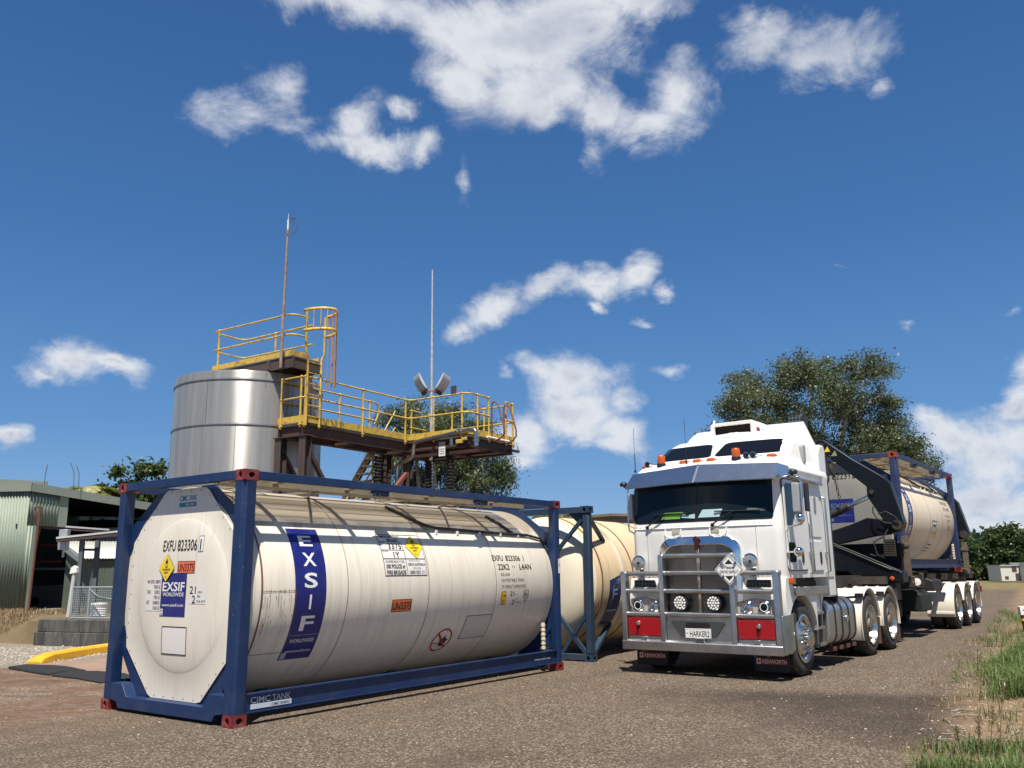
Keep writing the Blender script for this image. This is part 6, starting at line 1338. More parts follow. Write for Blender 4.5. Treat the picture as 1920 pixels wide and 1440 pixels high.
# aerial pole clamped to the upper rail
AP = thing('aerial_pole', 'tall rusty pole with a wire loop aerial, clamped to the upper railing of the silo', 'aerial', (-5.28, 19.28, 0))
mb = MB(); mb.tube([(0, 0, 6.1), (.02, 0, 9.45)], .032, 8, rs=[.036, .026]); mb.build('pole', mat('pole rusty', (.22, .13, .09), .7, var=.5, vscale=5, vcol=(.36, .30, .25)), AP, smooth=60)
mb = MB(); mb.cyl((.02, 0, 9.35), (.02, 0, 9.70), .02, n=8); mb.cyl((.02, 0, 9.68), (.02, 0, 9.85), .006, n=6); mb.build('pole_tip', M_WHITE, AP)
mb = MB(); mb.tube([(.02 + .10 + .085*cos(t_)*1.6, .05*sin(t_), 9.53 + .23*sin(t_) + .05*cos(t_)) for t_ in [2*pi*i/24 for i in range(25)]], .007, 5); mb.tube([(.02, 0, 9.60), (.12, .0, 9.75), (.18, 0, 9.60)], .006, 5); mb.tube([(.02, 0, 9.5), (.26, 0, 9.47)], .006, 5); mb.tube([(.02, 0, 9.72), (.1, 0, 9.58), (.2, 0, 9.78)], .005, 5); mb.build('wire_loop', M_STEELD, AP, smooth=60)
# light mast with two floodlights
LM = thing('light_mast', 'thin galvanised mast with a pair of back to back floodlights rising behind the platform', 'light mast', (-2.27, 24.0, 0))
mb = MB(); mb.tube([(0, 0, 0), (0, 0, 6.6), (-.01, 0, 10.1)], .05, 10, rs=[.06, .045, .022]); mb.build('mast', mat('galvanised mast', (.45, .46, .46), .5, .6, var=.4, vscale=9, vcol=(.7, .7, .7)), LM, smooth=60)
mb = MB(); mb.bar((-.32, -.02, 6.52), (.32, -.02, 6.52), .06, .05); mb.build('cross_arm', M_GREYBOX, LM)
for s in (-1, 1):
    mb = MB(); c = Vector((s*.33, -.05, 6.72)); ax = Vector((s*.52, -.35, 0)).normalized(); t_ = Vector((s*.45, .0, .9)).normalized(); w_ = t_.cross(ax).normalized()
    for i in range(6):
        pass
    pts_o = []; L_, Wd, Dp = .25, .17, .055
    nrm = w_.cross(t_).normalized()
    if nrm.z > 0: nrm = -nrm
    q = lambda a, b, d_: c + t_*a*L_ + w_*b*Wd + nrm*d_
    secs = [[q(-1 + .2*i, b, (Dp*sin(pi*(i/10))**.6)) for b in (-1, 1)] for i in range(11)]
    vs = [p for s_ in secs for p in s_] + [q(-1 + .2*i, b, -.02) for i in range(11) for b in (-1, 1)]
    mb.add(vs, [(2*i, 2*i+1, 2*i+3, 2*i+2) for i in range(10)] + [(22+2*i, 22+2*i+2, 22+2*i+3, 22+2*i+1) for i in range(10)] + [(2*i, 2*i+2, 24+2*i, 22+2*i) for i in range(10)] + [(2*i+1, 23+2*i, 25+2*i, 2*i+3) for i in range(10)])
    fl = mb.build('floodlight', mat('lamp housing', (.50, .51, .52), .45, .3), LM, smooth=50)
    mb = MB(); mb.add([q(-.95, -.9, -.025), q(.95, -.9, -.025), q(.95, .9, -.025), q(-.95, .9, -.025)], [(0, 1, 2, 3)]); mb.build('lamp_glass', M_LAMPG, fl)
    mb = MB(); mb.cyl(c - t_*.30 - nrm*.02 - w_*.12, c - t_*.30 - nrm*.02 + w_*.12, .06, n=10); mb.tube([c - t_*.3, c - t_*.38 + Vector((0, 0, -.1)), Vector((s*.08, 0, 6.45))], .012, 6); mb.build('ballast', M_STEELD, fl)
# ------------------------------------------------------------------ buildings and bits on the left
M_CORR = mat('corrugated sheet sage green', (.21, .26, .205), .55, var=.15, vscale=2, vcol=(.18, .225, .175), dirt=.35, dcol=(.3, .27, .2), dscale=1.5)
M_FASC = mat('fascia sage', (.24, .27, .225), .55, var=.1)
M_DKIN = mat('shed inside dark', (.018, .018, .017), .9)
M_ZINC = mat('zinc roof', (.62, .62, .60), .5, .1, var=.2, vscale=2)
M_STAIN2 = mat('stained concrete', (.13, .125, .115), .9, var=.8, vscale=1.6, vcol=(.028, .027, .026), stretch=(3, 3, .7), dirt=.6, dcol=(.32, .31, .28), dscale=3, dstretch=(4, 4, .6), dlo=.58, dhi=.75, bump=.4)
M_KERB = mat('kerb yellow paint', (.80, .42, .015), .55, var=.15, vscale=4, vcol=(.68, .34, .02), dirt=.5, dcol=(.35, .22, .1), dscale=9, dlo=.6, dhi=.75)
M_MAT = mat('black rubber mat', (.014, .014, .014), .8, bump=.3)
M_GREEN = mat('hut green grey', (.12, .15, .12), .6, var=.2)
M_RUSTP = mat('rusty pipe', (.17, .06, .04), .8, var=.4, vscale=5, vcol=(.10, .035, .028))
M_GALV = mat('galvanised tube', (.42, .46, .47), .45, .5)
def corrugated(name, p, q, z0, z1, m_, par, pitch=.095, amp=.018, z1b=None):
    p = Vector((*p, 0)); q = Vector((*q, 0)); d_ = q - p; L = d_.length; d_.normalize(); nrm = Vector((d_.y, -d_.x, 0)); n = int(L/pitch*6); vs = []
    for i in range(n+1):
        s = L*i/n; o = p + d_*s + nrm*(amp*cos(2*pi*s/pitch)); zt = z1 if z1b is None else z1 + (z1b - z1)*i/n
        vs += [(o.x, o.y, z0), (o.x, o.y, zt)]
    mb = MB(); mb.add(vs, [(2*i, 2*i+2, 2*i+3, 2*i+1) for i in range(n)]); o = mb.build(name, m_, par, smooth=60)
    md = o.modifiers.new('solid', 'SOLIDIFY'); md.thickness = .01; return o
SHD = thing('corrugated_shed', 'sage green corrugated iron shed with a dark open bay, at the left edge', 'shed')
K_ = (-14.44, 26.0)
corrugated('front_wall', (-30, 27.6), K_, .5, 4.0, M_CORR, SHD)
corrugated('side_wall', (K_[0], K_[1]), (-13.90, 26.72), 2.98, 4.06, M_CORR, SHD, z1b=3.94)
corrugated('side_wall', (K_[0], K_[1]), (-14.33, 26.15), .5, 3.0, M_CORR, SHD)
mb = MB(); mb.bar((-13.90, 26.72, 3.46), (-13.74, 26.93, 3.46), .04, .96); mb.build('door_jamb', M_FASC, SHD)
mb = MB(); mb.bar((-14.33, 26.15, 1.75), (-14.27, 26.23, 1.75), .04, 2.5); mb.build('door_jamb', M_FASC, SHD)
def plank(name, p, q, z0, z1, t_, m_, par):
    p = Vector((*p, (z0+z1)/2)); q = Vector((*q, (z0+z1)/2)); mb = MB(); mb.bar(p, q, t_, abs(z1 - z0)); return mb.build(name, m_, par)
plank('fascia', (-30, 27.5), (-14.36, 25.93), 3.99, 4.24, .05, M_FASC, SHD); mb = MB(); mb.bar((-14.37, 25.95, 4.115), (-11.9, 29.25, 3.70), .05, .25); mb.build('fascia', M_FASC, SHD)
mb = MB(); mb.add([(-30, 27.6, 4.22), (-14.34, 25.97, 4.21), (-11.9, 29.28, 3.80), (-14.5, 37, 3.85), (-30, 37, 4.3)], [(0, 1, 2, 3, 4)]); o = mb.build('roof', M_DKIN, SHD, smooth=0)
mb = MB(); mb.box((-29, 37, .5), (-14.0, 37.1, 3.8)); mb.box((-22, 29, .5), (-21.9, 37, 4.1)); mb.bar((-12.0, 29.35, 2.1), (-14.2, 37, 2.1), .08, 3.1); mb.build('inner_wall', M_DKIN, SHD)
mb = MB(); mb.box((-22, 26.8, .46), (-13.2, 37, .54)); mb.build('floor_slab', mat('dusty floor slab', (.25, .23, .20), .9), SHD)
for p, q, m_ in (((-16.5, 28, 1.96), (-14.3, 28, 1.95), M_RUSTP), ((-16.5, 28.4, 1.75), (-14.3, 28.4, 1.73), M_GALV), ((-16.2, 28, 2.5), (-14.3, 28, 2.45), M_RUSTP)):
    mb = MB(); mb.bar(p, q, .06, .07); mb.build('inner_beam', m_, SHD)
mb = MB(); mb.bar((-14.9, 27.6, 3.0), (-15.02, 27.6, 2.1), .05); mb.build('yellow_strut', M_YRAIL, SHD)
V_ = thing('steel_trough', 'grey steel vessel with a round dark port, in the dark bay of the shed', 'vessel', (-15.2, 29.2, .5))
mb = MB(); mb.box((-1.3, -.2, 0), (.65, 1.5, .72)); mb.build('vessel_body', mat('vessel grey', (.20, .19, .165), .7, var=.3, vscale=1.2), V_, bevel=.03)
mb = MB(); mb.lathe([(.13, 0), (.13, .02), (0, .02)], (-.35, -.2, .22), (0, -1, 0), 20); mb.build('port', M_HOLE, V_)
GB = tag(MB().box((-13.75, 29.0, 2.45), (-13.0, 29.8, 3.05)).build('cable_box', mat('box grey', (.24, .26, .28), .5), bevel=.01), 'plain grey steel box above the white hut roof', 'box')
# farther shed roof, top left
FS = thing('rear_shed', 'farther grey green shed whose roof edge rises above the corrugated shed', 'shed')
corrugated('wall', (-34, 32.4), (-18.4, 34.1), .5, 5.06, M_CORR, FS, z1b=4.9)
mb = MB(); mb.bar((-34, 32.35, 5.9), (-18.3, 34.1, 5.03), .06, .22); mb.build('fascia', M_FASC, FS)
mb = MB(); mb.add([(-34, 32.4, 5.85), (-18.3, 34.1, 5.0), (-18.3, 42, 5.0), (-34, 42, 5.85)], [(0, 1, 2, 3)]); mb.build('roof', M_ZINC, FS, smooth=0)
mb = MB(); mb.box((-18.45, 34.1, .5), (-18.35, 42, 4.95)); mb.build('end_wall', M_CORR, FS)
for x, y, z0, z1, dx in ((-14.2, 26.3, 4.2, 4.82, .02), (-13.6, 26.9, 4.2, 4.95, -.08), (-13.45, 26.9, 4.2, 4.88, -.06)):
    mb = MB(); mb.tube([(0, 0, 0), (dx*.4, 0, (z1-z0)*.6), (dx*2.2, 0, z1 - z0)], .010, 5); o = mb.build('whip_aerial', M_STEELD); o.location = (x, y, z0)
    tag(o, {-14.2: 'thin whip aerial above the front corner of the green shed', -13.6: 'tall thin leaning whip aerial before the palm, left of its pair', -13.45: 'shorter leaning whip aerial before the palm, right of its pair'}[x], 'aerial', 'whip aerials above the shed')
# overhead troughs
def trough(p, q, label):
    mb = MB(); mb.bar(p, q, .30, .09); o = mb.build('overhead_trough', M_STEELD, smooth=0); mb = MB(); up = Vector((0, 0, .06)); mb.bar(Vector(p) + up, Vector(q) + up, .33, .05); mb.build('cover', M_ZINC, o)
    return tag(o, label, 'trough', 'overhead troughs by the shed')
trough((-14.85, 26.1, 3.0), (-12.9, 27.9, 2.86), 'level white topped steel trough running out from the corrugated shed wall')
trough((-12.36, 23.9, 2.45), (-10.5, 24.05, 2.64), 'tilted white topped steel trough on a dark twin post stand, above the hut')
TS = thing('twin_post_stand', 'dark twin post stand under the tilted trough, before the hut', 'stand')
for x0, x1, y in ((-11.76, -11.52, 24.0), (-11.5, -11.36, 24.35)):
    mb = MB(); mb.bar((x0, y, 2.46), (x0 + .03, y, .5), .11, .11); mb.build('post', M_DASH, TS)
mb = MB(); mb.bar((-11.76, 24, 2.2), (-11.46, 24.35, 2.2), .05, .06); mb.build('cross_piece', M_STEELD, TS)
UP = tag(MB().box((-12.42, 24.0, 2.2), (-12.2, 24.2, 2.75)).bar((-12.3, 24.1, 2.0), (-12.3, 24.1, 2.7), .05).build('duct_piece', M_GALV, bevel=.01), 'short pale grey duct hanging at the end of the tilted trough', 'duct')
RP = thing('rusty_pole', 'rusty red pipe pole with a bracket on top, before the corrugated shed', 'pole', (-13.42, 24.7, .45))
mb = MB(); mb.tube([(0, 0, 0), (.02, 0, 1.5), (0.05, 0, 2.98)], .032, 8); mb.build('pole', M_RUSTP, RP, smooth=60)
mb = MB(); mb.bar((.05, 0, 2.97), (-.12, 0, 2.95), .05); mb.bar((-.12, 0, 2.95), (.03, 0, 2.45), .025); mb.build('bracket', M_RUSTP, RP)
WP = thing('white_vent_post', 'thin white post with a cowl top beside the mesh fence', 'post', (-11.1, 22.4, .5))
mb = MB(); mb.tube([(-.06, 0, 0), (.0, 0, 1.1)], .05, 8); mb.build('post', M_ZINC, WP)
mb = MB(); mb.prism([(-.10, 1.05), (-.07, 1.2), (.0, 1.26), (.07, 1.22), (.09, 1.08)], 1, -.07, .07); mb.build('cowl', M_WHITE, WP, bevel=.01)
# hut with a white corrugated roof
HUT = thing('small_hut', 'small dark green hut with a white corrugated lean-to roof', 'hut')
E_ = [(-12.15, 25.0, 1.97), (-9.9, 26.95, 1.97), (-11.2, 28.5, 2.52), (-13.7, 26.6, 2.52)]
n = 60; vs = []
for i in range(n*4+1):
    t_ = i/(n*4); dz = .014*cos(2*pi*t_*n*.6)
    a = Vector(E_[0]).lerp(Vector(E_[1]), t_); b = Vector(E_[3]).lerp(Vector(E_[2]), t_); vs += [(a.x, a.y, a.z + dz), (b.x, b.y, b.z + dz)]
mb = MB(); mb.add(vs, [(2*i, 2*i+2, 2*i+3, 2*i+1) for i in range(n*4)]); o = mb.build('roof', M_ZINC, HUT, smooth=60); md = o.modifiers.new('solid', 'SOLIDIFY'); md.thickness = .02
A, B, Cc, D_ = (-12.0, 25.25), (-10.0, 26.95), (-11.3, 28.3), (-13.45, 26.55)
mb = MB(); mb.add([(*A, .5), (*B, .5), (*Cc, .5), (*D_, .5), (*A, 1.93), (*B, 1.93), (*Cc, 2.42), (*D_, 2.42)], [(0, 1, 5, 4), (1, 2, 6, 5), (2, 3, 7, 6), (3, 0, 4, 7), (0, 3, 2, 1)]); mb.build('walls', M_GREEN, HUT, smooth=0)
mb = MB(); mb.bar((-12.22, 24.93, 1.93), (-13.75, 26.6, 2.47), .04, .16); mb.build('barge_board', M_GALV, HUT)
d_ = (Vector((*B, 0)) - Vector((*A, 0))).normalized(); p = Vector((*A, 1.62)) + d_*.62 + Vector((d_.y, -d_.x, 0))*.01
mb = MB(); mb.bar(p, p + d_*.42, .03, .34); w_ = mb.build('window', M_STEELD, HUT); mb = MB(); p = p + Vector((d_.y, -d_.x, 0))*.012 + d_*.03; mb.bar(p, p + d_*.36, .012, .28); mb.build('pane', M_GLASS, w_)
for k_ in (.3, .55): p = Vector((*A, 1.2)) + d_*k_; mb = MB(); mb.bar(p - Vector((0, 0, .7)), p + Vector((0, 0, .7)), .02, .02); mb.build('wall_batten', M_GREEN, HUT)
# block retaining wall
WB = thing('block_wall', 'low black stained concrete block wall of two courses, beside the yellow kerb', 'wall')
a = Vector((-10.76, 20.13, 0)); b = Vector((-7.9, 19.0, 0)); d_ = (b - a).normalized(); nn_ = Vector((-d_.y, d_.x, 0))
for z0, z1, of in ((0, .285, 0), (.29, .56, .03)):
    x = -.0
    L = (b-a).length; cuts = [0, .9, 1.8, 2.5, L] if z0 == 0 else [.06, 1.3, 2.2, L]
    for c0, c1 in zip(cuts, cuts[1:]):
        p = a + d_*(c0 + .004) + nn_*(.25 + of); q = a + d_*(c1 - .004) + nn_*(.25 + of); mb = MB(); p.z = q.z = (z0+z1)/2; mb.bar(p, q, .5, z1 - z0); mb.build('block', M_STAIN2, WB, bevel=.012)
# mesh fence, bin, kerb, mats
MF = thing('mesh_fence', 'low galvanised mesh fence panel standing on the block wall', 'fence')
p0, p1 = Vector((-9.98, 20.15, .56)), Vector((-8.6, 19.65, .56)); dd = (p1 - p0)
for t_ in (0, .33, 1.0): mb = MB(); q = p0 + dd*t_; mb.cyl(q, q + Vector((0, 0, .70)), .022, n=8); mb.build('fence_post', M_GALV, MF, smooth=60)
for z in (.02, .69): mb = MB(); mb.cyl(p0 + Vector((0, 0, z)), p1 + Vector((0, 0, z)), .018, n=8); mb.build('fence_rail', M_GALV, MF, smooth=60)
mb = MB()
for i in range(28): q = p0 + dd*(i/27); mb.bar(q, q + Vector((0, 0, .69)), .006, .006)
for i in range(14): mb.bar(p0 + Vector((0, 0, .05*i + .02)), p1 + Vector((0, 0, .05*i + .02)), .006, .006)
mb.tube([p0 + dd*.33 + Vector((0, -.02, .66)), p0 + dd*.5 + Vector((0, -.02, .5)), p0 + dd*.75 + Vector((0, -.02, .44)), p0 + dd + Vector((0, -.02, .46))], .008, 5)
mb.build('wire_mesh', M_GALV, MF, smooth=0)
BN = thing('white_bin', 'white ribbed drum with a lid behind the mesh fence', 'drum', (-9.45, 20.35, .56))
mb = MB(); mb.lathe([(.15, 0)] + [(.17 + (.008 if i % 2 else 0), .03 + i*.025) for i in range(11)] + [(.17, .30)], (0, 0, 0), n=24); mb.build('drum', M_WHITE, BN, smooth=30)
mb = MB(); mb.lathe([(.185, .29), (.185, .33), (.0, .345)], (0, 0, 0), n=24); mb.build('lid', M_WHITE, BN)
mb = MB(); mb.box((-8.72, 19.45, .75), (-8.66, 19.50, 1.2)); tag(mb.build('white_board', M_WHITE), 'narrow white board upright beside the near container corner post', 'board')
KB = MB(); kp = [(-8.28, 16.0), (-8.3, 16.35), (-8.27, 17.2), (-8.15, 18.2), (-7.95, 19.1)]
prof = [(.0, 0), (.03, .12), (.07, .15), (.24, .15), (.28, .12), (.30, 0)]
secs = []
for i, (x, y) in enumerate(kp):
    x += .0; s_ = .75 if i == 0 else 1; secs.append([(x + u - .3, y, z*s_) for u, z in prof])
secs.insert(0, [(kp[0][0] - .3 + u, kp[0][1] - .14, z*.35) for u, z in prof])
hull(KB, secs); tag(KB.build('yellow_kerb', M_KERB, bevel=.01, smooth=30), 'bright yellow painted concrete kerb at the left of the near container', 'kerb')
def matsheet(pts, z, h, label, humps):
    mb = MB(); n = len(pts); cx = sum(p[0] for p in pts)/n; cy = sum(p[1] for p in pts)/n; rings_ = []
    for f in (1, .97, .7, .4):
        rings_.append([(cx + (p[0]-cx)*f, cy + (p[1]-cy)*f, z + (0 if f == 1 else h*(1 if f > .9 else 1 + (1-f)*.8) + humps*noise.noise((p[0]*f*2, p[1]*2, 0)))) for p in pts])
    vs = [p for r_ in rings_ for p in r_] + [(cx, cy, z + h*1.8)]
    mb.add(vs, [(i*n+k, i*n+(k+1) % n, (i+1)*n+(k+1) % n, (i+1)*n+k) for i in range(3) for k in range(n)] + [(3*n+k, 3*n+(k+1) % n, 4*n) for k in range(n)])
    return tag(mb.build('rubber_mat', M_MAT, smooth=20), label, 'mat', 'rubber mats by the kerb')
matsheet([(-8.45, 15.1), (-8.4, 15.5), (-7.9, 15.55), (-7.4, 15.15), (-6.93, 14.66), (-7.12, 14.3), (-7.2, 14.02), (-7.6, 14.35)], .012, .02, 'black rubber mat with a curled pointed end, farther left of the pair', .03)
matsheet([(-7.15, 13.95), (-7.08, 14.4), (-6.6, 14.35), (-6.0, 14.0), (-5.5, 13.3), (-5.9, 12.95), (-6.5, 13.5)], .012, .02, 'black rubber mat reaching behind the near container, nearer right of the pair', .02)
# brown building behind the beam tank
BB = thing('brown_building', 'flat roofed brown building showing behind the beam tank', 'building')
M_BRN = mat('brown render', (.30, .225, .15), .8, var=.25, vscale=1, dirt=.4, dcol=(.12, .09, .06))
mb = MB(); mb.prism([(3.37, 30), (6.4, 31.4), (4.2, 37), (-.4, 34.6)], 2, 0, 3.30); mb.build('walls', M_BRN, BB)
mb = MB(); mb.prism([(3.37, 29.9), (6.55, 31.35), (4.25, 37.15), (-.6, 34.6)], 2, 3.30, 3.39); mb.build('roof_slab', M_BRN, BB)
# verge post at the right edge
VP = thing('verge_post', 'dark timber post with a white cap and yellow band in the right verge', 'post', (9.42, 16.6, 0))
mb = MB(); mb.tube([(.03, 0, -.05), (-.02, 0, .62)], .05, 10); mb.build('post', M_RUSTP, VP, smooth=60)
mb = MB(); mb.box((-.09, -.05, .60), (.05, .05, .76)); c_ = mb.build('cap', M_WHITE, VP, bevel=.008); mb = MB(); mb.lathe([(.014, 0), (0, .002)], (-.03, -.052, .69), (0, -1, 0), 8); mb.build('hole', M_HOLE, c_)
mb = MB(); mb.cyl((-.01, 0, .50), (-.012, 0, .54), .062, n=12); mb.build('band', M_YEL, VP)
# small white site cabins at the edge of the wood
def cabin(x, y, w, h, label, win):
    t = thing('site_cabin', label, 'cabin', (x, y, 0), radians(-8), 'white site cabins by the wood')
    mb = MB(); mb.box((0, 0, .12), (w, 3, h)); mb.build('walls', mat('cabin cream', (.62, .63, .58), .6), t, bevel=.02)
    mb = MB(); mb.box((-.06, -.1, h), (w + .06, 3.1, h + .07)); mb.build('roof', M_ZINC, t)
    for (a_, b_, c_, d__) in win: mb = MB(); mb.box((a_, -.03, c_), (b_, .02, d__)); mb.build('window', M_STEELD, t)
cabin(43.9, 80.2, 1.55, 1.48, 'white cabin with a dark window and door, left of the pair before the wood', [(.95, 1.35, .95, 1.4), (.3, .6, .3, .55), (1.2, 1.5, .2, .8)])
cabin(45.35, 78.9, 3.2, 1.68, 'taller plain white cabin cut by the right edge of the photo', [(1.9, 2.3, .9, 1.3)])
# ------------------------------------------------------------------ vegetation
import numpy as np
rng = np.random.default_rng(11)
def leafmat(name, a, b, c, sc=1.2, trans=.35):
    m = bpy.data.materials.new(name); m.use_nodes = True; t = m.node_tree; pb = t.nodes['Principled BSDF']; out = t.nodes['Material Output']
    tc_ = t.nodes.new('ShaderNodeTexCoord'); n1 = t.nodes.new('ShaderNodeTexNoise'); n1.inputs['Scale'].default_value = sc; n1.inputs['Detail'].default_value = 3; t.links.new(tc_.outputs['Object'], n1.inputs['Vector'])
    n2 = t.nodes.new('ShaderNodeTexWhiteNoise'); g_ = t.nodes.new('ShaderNodeNewGeometry'); t.links.new(g_.outputs['Random Per Island'], n2.inputs['Vector'])
    r = t.nodes.new('ShaderNodeValToRGB'); e = r.color_ramp.elements; e[0].position = .25; e[0].color = (*a, 1); e[1].position = .75; e[1].color = (*c, 1); k = e.new(.5); k.color = (*b, 1)
    mx = t.nodes.new('ShaderNodeMath'); mx.operation = 'MULTIPLY_ADD'; mx.inputs[1].default_value = .45; t.links.new(n2.outputs['Value'], mx.inputs[0]); 
    m2 = t.nodes.new('ShaderNodeMath'); m2.operation = 'MULTIPLY_ADD'; m2.inputs[1].default_value = 1.0; m2.inputs[2].default_value = -.22; t.links.new(n1.outputs['Fac'], m2.inputs[0]); t.links.new(m2.outputs[0], mx.inputs[2]); t.links.new(mx.outputs[0], r.inputs[0])
    t.links.new(r.outputs[0], pb.inputs['Base Color']); pb.inputs['Roughness'].default_value = .45; pb.inputs['Specular IOR Level'].default_value = .45
    tr = t.nodes.new('ShaderNodeBsdfTranslucent'); t.links.new(r.outputs[0], tr.inputs[0]); ms = t.nodes.new('ShaderNodeMixShader'); ms.inputs[0].default_value = trans
    t.links.new(pb.outputs[0], ms.inputs[1]); t.links.new(tr.outputs[0], ms.inputs[2]); t.links.new(ms.outputs[0], out.inputs[0]); return m
L_GUM = leafmat('gum leaves', (.050, .078, .030), (.10, .13, .055), (.20, .225, .12), .6)
L_DARK = leafmat('dark leaves', (.022, .045, .014), (.05, .085, .024), (.11, .15, .045), .5)
L_BROAD = leafmat('broad leaves', (.03, .06, .02), (.06, .10, .03), (.14, .17, .06), .9)
L_PALM = leafmat('palm fronds', (.06, .09, .02), (.20, .21, .05), (.42, .36, .10), 1.5)
L_GRASS = leafmat('verge grass', (.05, .095, .02), (.10, .17, .04), (.20, .24, .08), 1.1)
L_DRY = leafmat('dry grass', (.14, .095, .05), (.25, .18, .095), (.40, .31, .18), 2)
M_BARK = mat('gum bark pale', (.42, .38, .31), .8, var=.5, vscale=2, vcol=(.2, .16, .12))
M_BARKD = mat('bark dark', (.10, .075, .055), .9)
def bigmesh(name, V, F, m_, parent=None):
    me = bpy.data.meshes.new(name); nv, nf, k = len(V), len(F), F.shape[1]
    me.vertices.add(nv); me.vertices.foreach_set('co', V.astype(np.float32).ravel()); me.loops.add(nf*k); me.loops.foreach_set('vertex_index', F.astype(np.int32).ravel())
    me.polygons.add(nf); me.polygons.foreach_set('loop_start', np.arange(0, nf*k, k, dtype=np.int32)); me.materials.append(m_); me.update(calc_edges=True); me.validate()
    o = bpy.data.objects.new(name, me); COL.objects.link(o)
    if parent: o.parent = parent
    return o
def leaves(C, L, Wd, droop=.0, jit=.35):
    n = len(C); d_ = rng.normal(size=(n, 3)); d_[:, 2] = d_[:, 2]*.7 - droop; d_ /= np.linalg.norm(d_, axis=1)[:, None]
    s = np.cross(d_, rng.normal(size=(n, 3))); s /= np.linalg.norm(s, axis=1)[:, None] + 1e-9
    l = L*(1 + jit*rng.normal(size=(n, 1))); w = Wd*(1 + jit*rng.normal(size=(n, 1)))
    V = np.stack([C, C + d_*l*.45 + s*w, C + d_*l, C + d_*l*.5 - s*w], 1).reshape(-1, 3)
    return V, np.arange(4*n).reshape(-1, 4)
def tree(kind, label, loc, base_r, blobs, nleaf, L, Wd, lm, bark, droop=.5, clumps=16, group=None, spread=.28, trunk_h=None, cat='tree'):
    t = thing(kind, label, cat, loc, 0, group)
    tw_ = sum(b[3]**2 for b in blobs); cs_ = []
    mb = MB(); zmin = min(b[2] - b[3] for b in blobs); th = trunk_h or max(.8, zmin*.8)
    mb.tube([(0, 0, -.1), (.08, .05, th*.5), (-.05, 0, th)], base_r, 8, rs=[base_r*1.2, base_r, base_r*.8])
    for (x, y, z, r) in blobs:
        m_ = Vector((x*.45 + rng.normal()*.3, y*.45, th + (z - th)*.45)); mb.tube([(-.05, 0, th*.96), m_, (x*.8, y*.8, z - r*.3), (x, y, z + r*.2)], .1, 6, rs=[base_r*.6, base_r*.4, base_r*.2, base_r*.06])
        nc = max(4, int(clumps*(r/1.3)**2)); P = rng.normal(size=(nc, 3)); P /= np.linalg.norm(P, axis=1)[:, None]; P *= (rng.random((nc, 1))**.45)*r; P[:, 2] *= .85; P += [x, y, z]
        nl = int(nleaf*r*r/tw_/nc); 
        for p in P:
            k = max(6, int(nl*(.4 + 1.2*rng.random()))); cr_ = spread*r**.5*(.6 + .8*rng.random()); g_ = rng.normal(size=(k, 3))*cr_*[1, 1, .75]; cs_.append(p + g_)
            if rng.random() < .35: mb.tube([(x*.85, y*.85, z - r*.2), tuple((np.array([x, y, z])*.5 + p*.5)), tuple(p)], .02, 4, rs=[base_r*.15, base_r*.08, base_r*.03])
    mb.build('trunk', bark, t, smooth=60)
    V, F = leaves(np.concatenate(cs_), L, Wd, droop); bigmesh('crown', V, F, lm, t); return t
def B_(lst, x0, y0, seed=0, ydep=1.0):
    rr = random.Random(seed); return [(x - x0, rr.uniform(-ydep, ydep), z, r) for x, z, r in lst]
tree('gum_tree', 'tall spreading gum tree with grey green crown behind the truck and trailer', (15.2, 45, 0), .32, B_([(11.5, 9.5, 1.3), (11.0, 8.2, .9), (12.6, 11.0, 1.2), (12.2, 8.3, 1.4), (13.9, 10.2, 1.2), (15.0, 11.6, 1.3), (14.6, 9.2, 1.5), (16.6, 11.8, 1.25), (16.4, 9.9, 1.5), (18.2, 11.3, 1.3), (18.3, 9.6, 1.3), (19.3, 10.1, .9), (19.9, 8.9, 1.1), (19.6, 7.4, 1.2), (13.2, 7.0, 1.6), (15.6, 7.3, 1.8), (18.0, 7.6, 1.6), (16.8, 5.6, 1.8), (13.6, 5.2, 1.6), (19.0, 6.0, 1.4)], 15.2, 45, 1, 1.6), 95000, .155, .030, L_GUM, M_BARK, .7, 30, spread=.26)
tree('gum_tree', 'lower rounded gum tree rising behind the trailer tank', (20.4, 47, 0), .25, B_([(19.9, 8.1, 1.2), (20.9, 7.9, 1.1), (20.3, 6.8, 1.5), (21.4, 6.7, 1.0), (22.0, 6.0, .7), (20.8, 5.2, 1.6), (21.8, 4.8, 1.1)], 20.4, 47, 2), 38000, .155, .032, L_GUM, M_BARK, .6, 26, spread=.26)
tree('gum_tree', 'drooping gum tree with pale limbs behind the loading platform', (-3.0, 38, 0), .28, B_([(-4.7, 8.0, 1.0), (-3.7, 8.3, .9), (-2.6, 8.2, .9), (-1.9, 7.6, .9), (-5.6, 7.0, .8), (-5.2, 6.2, .9), (-3.6, 7.0, 1.2), (-2.0, 6.5, 1.1), (-1.0, 6.2, .9), (-.5, 5.4, .75), (-4.2, 5.4, 1.2), (-2.7, 5.3, 1.2), (-1.2, 4.8, 1.0), (-4.8, 4.2, 1.1), (-2.6, 3.8, 1.3), (-.7, 4.0, .8)], -3.0, 38, 3), 70000, .14, .022, L_GUM, M_BARK, 1.0, 26, spread=.27)
tree('leafy_tree', 'broad leaved tree with open crown behind the shed and silo', (-16.4, 40, 0), .18, B_([(-17.9, 6.0, .55), (-17.1, 6.1, .6), (-16.4, 6.0, .7), (-18.6, 5.2, .5), (-17.6, 5.1, .8), (-16.2, 5.1, .9), (-15.4, 5.5, .7), (-16.6, 4.3, 1.0), (-15.2, 4.2, .9), (-17.4, 3.6, .9), (-15.8, 3.3, 1.0)], -16.4, 40, 4, .7), 8500, .19, .07, L_BROAD, M_BARKD, .2, 16, spread=.2)
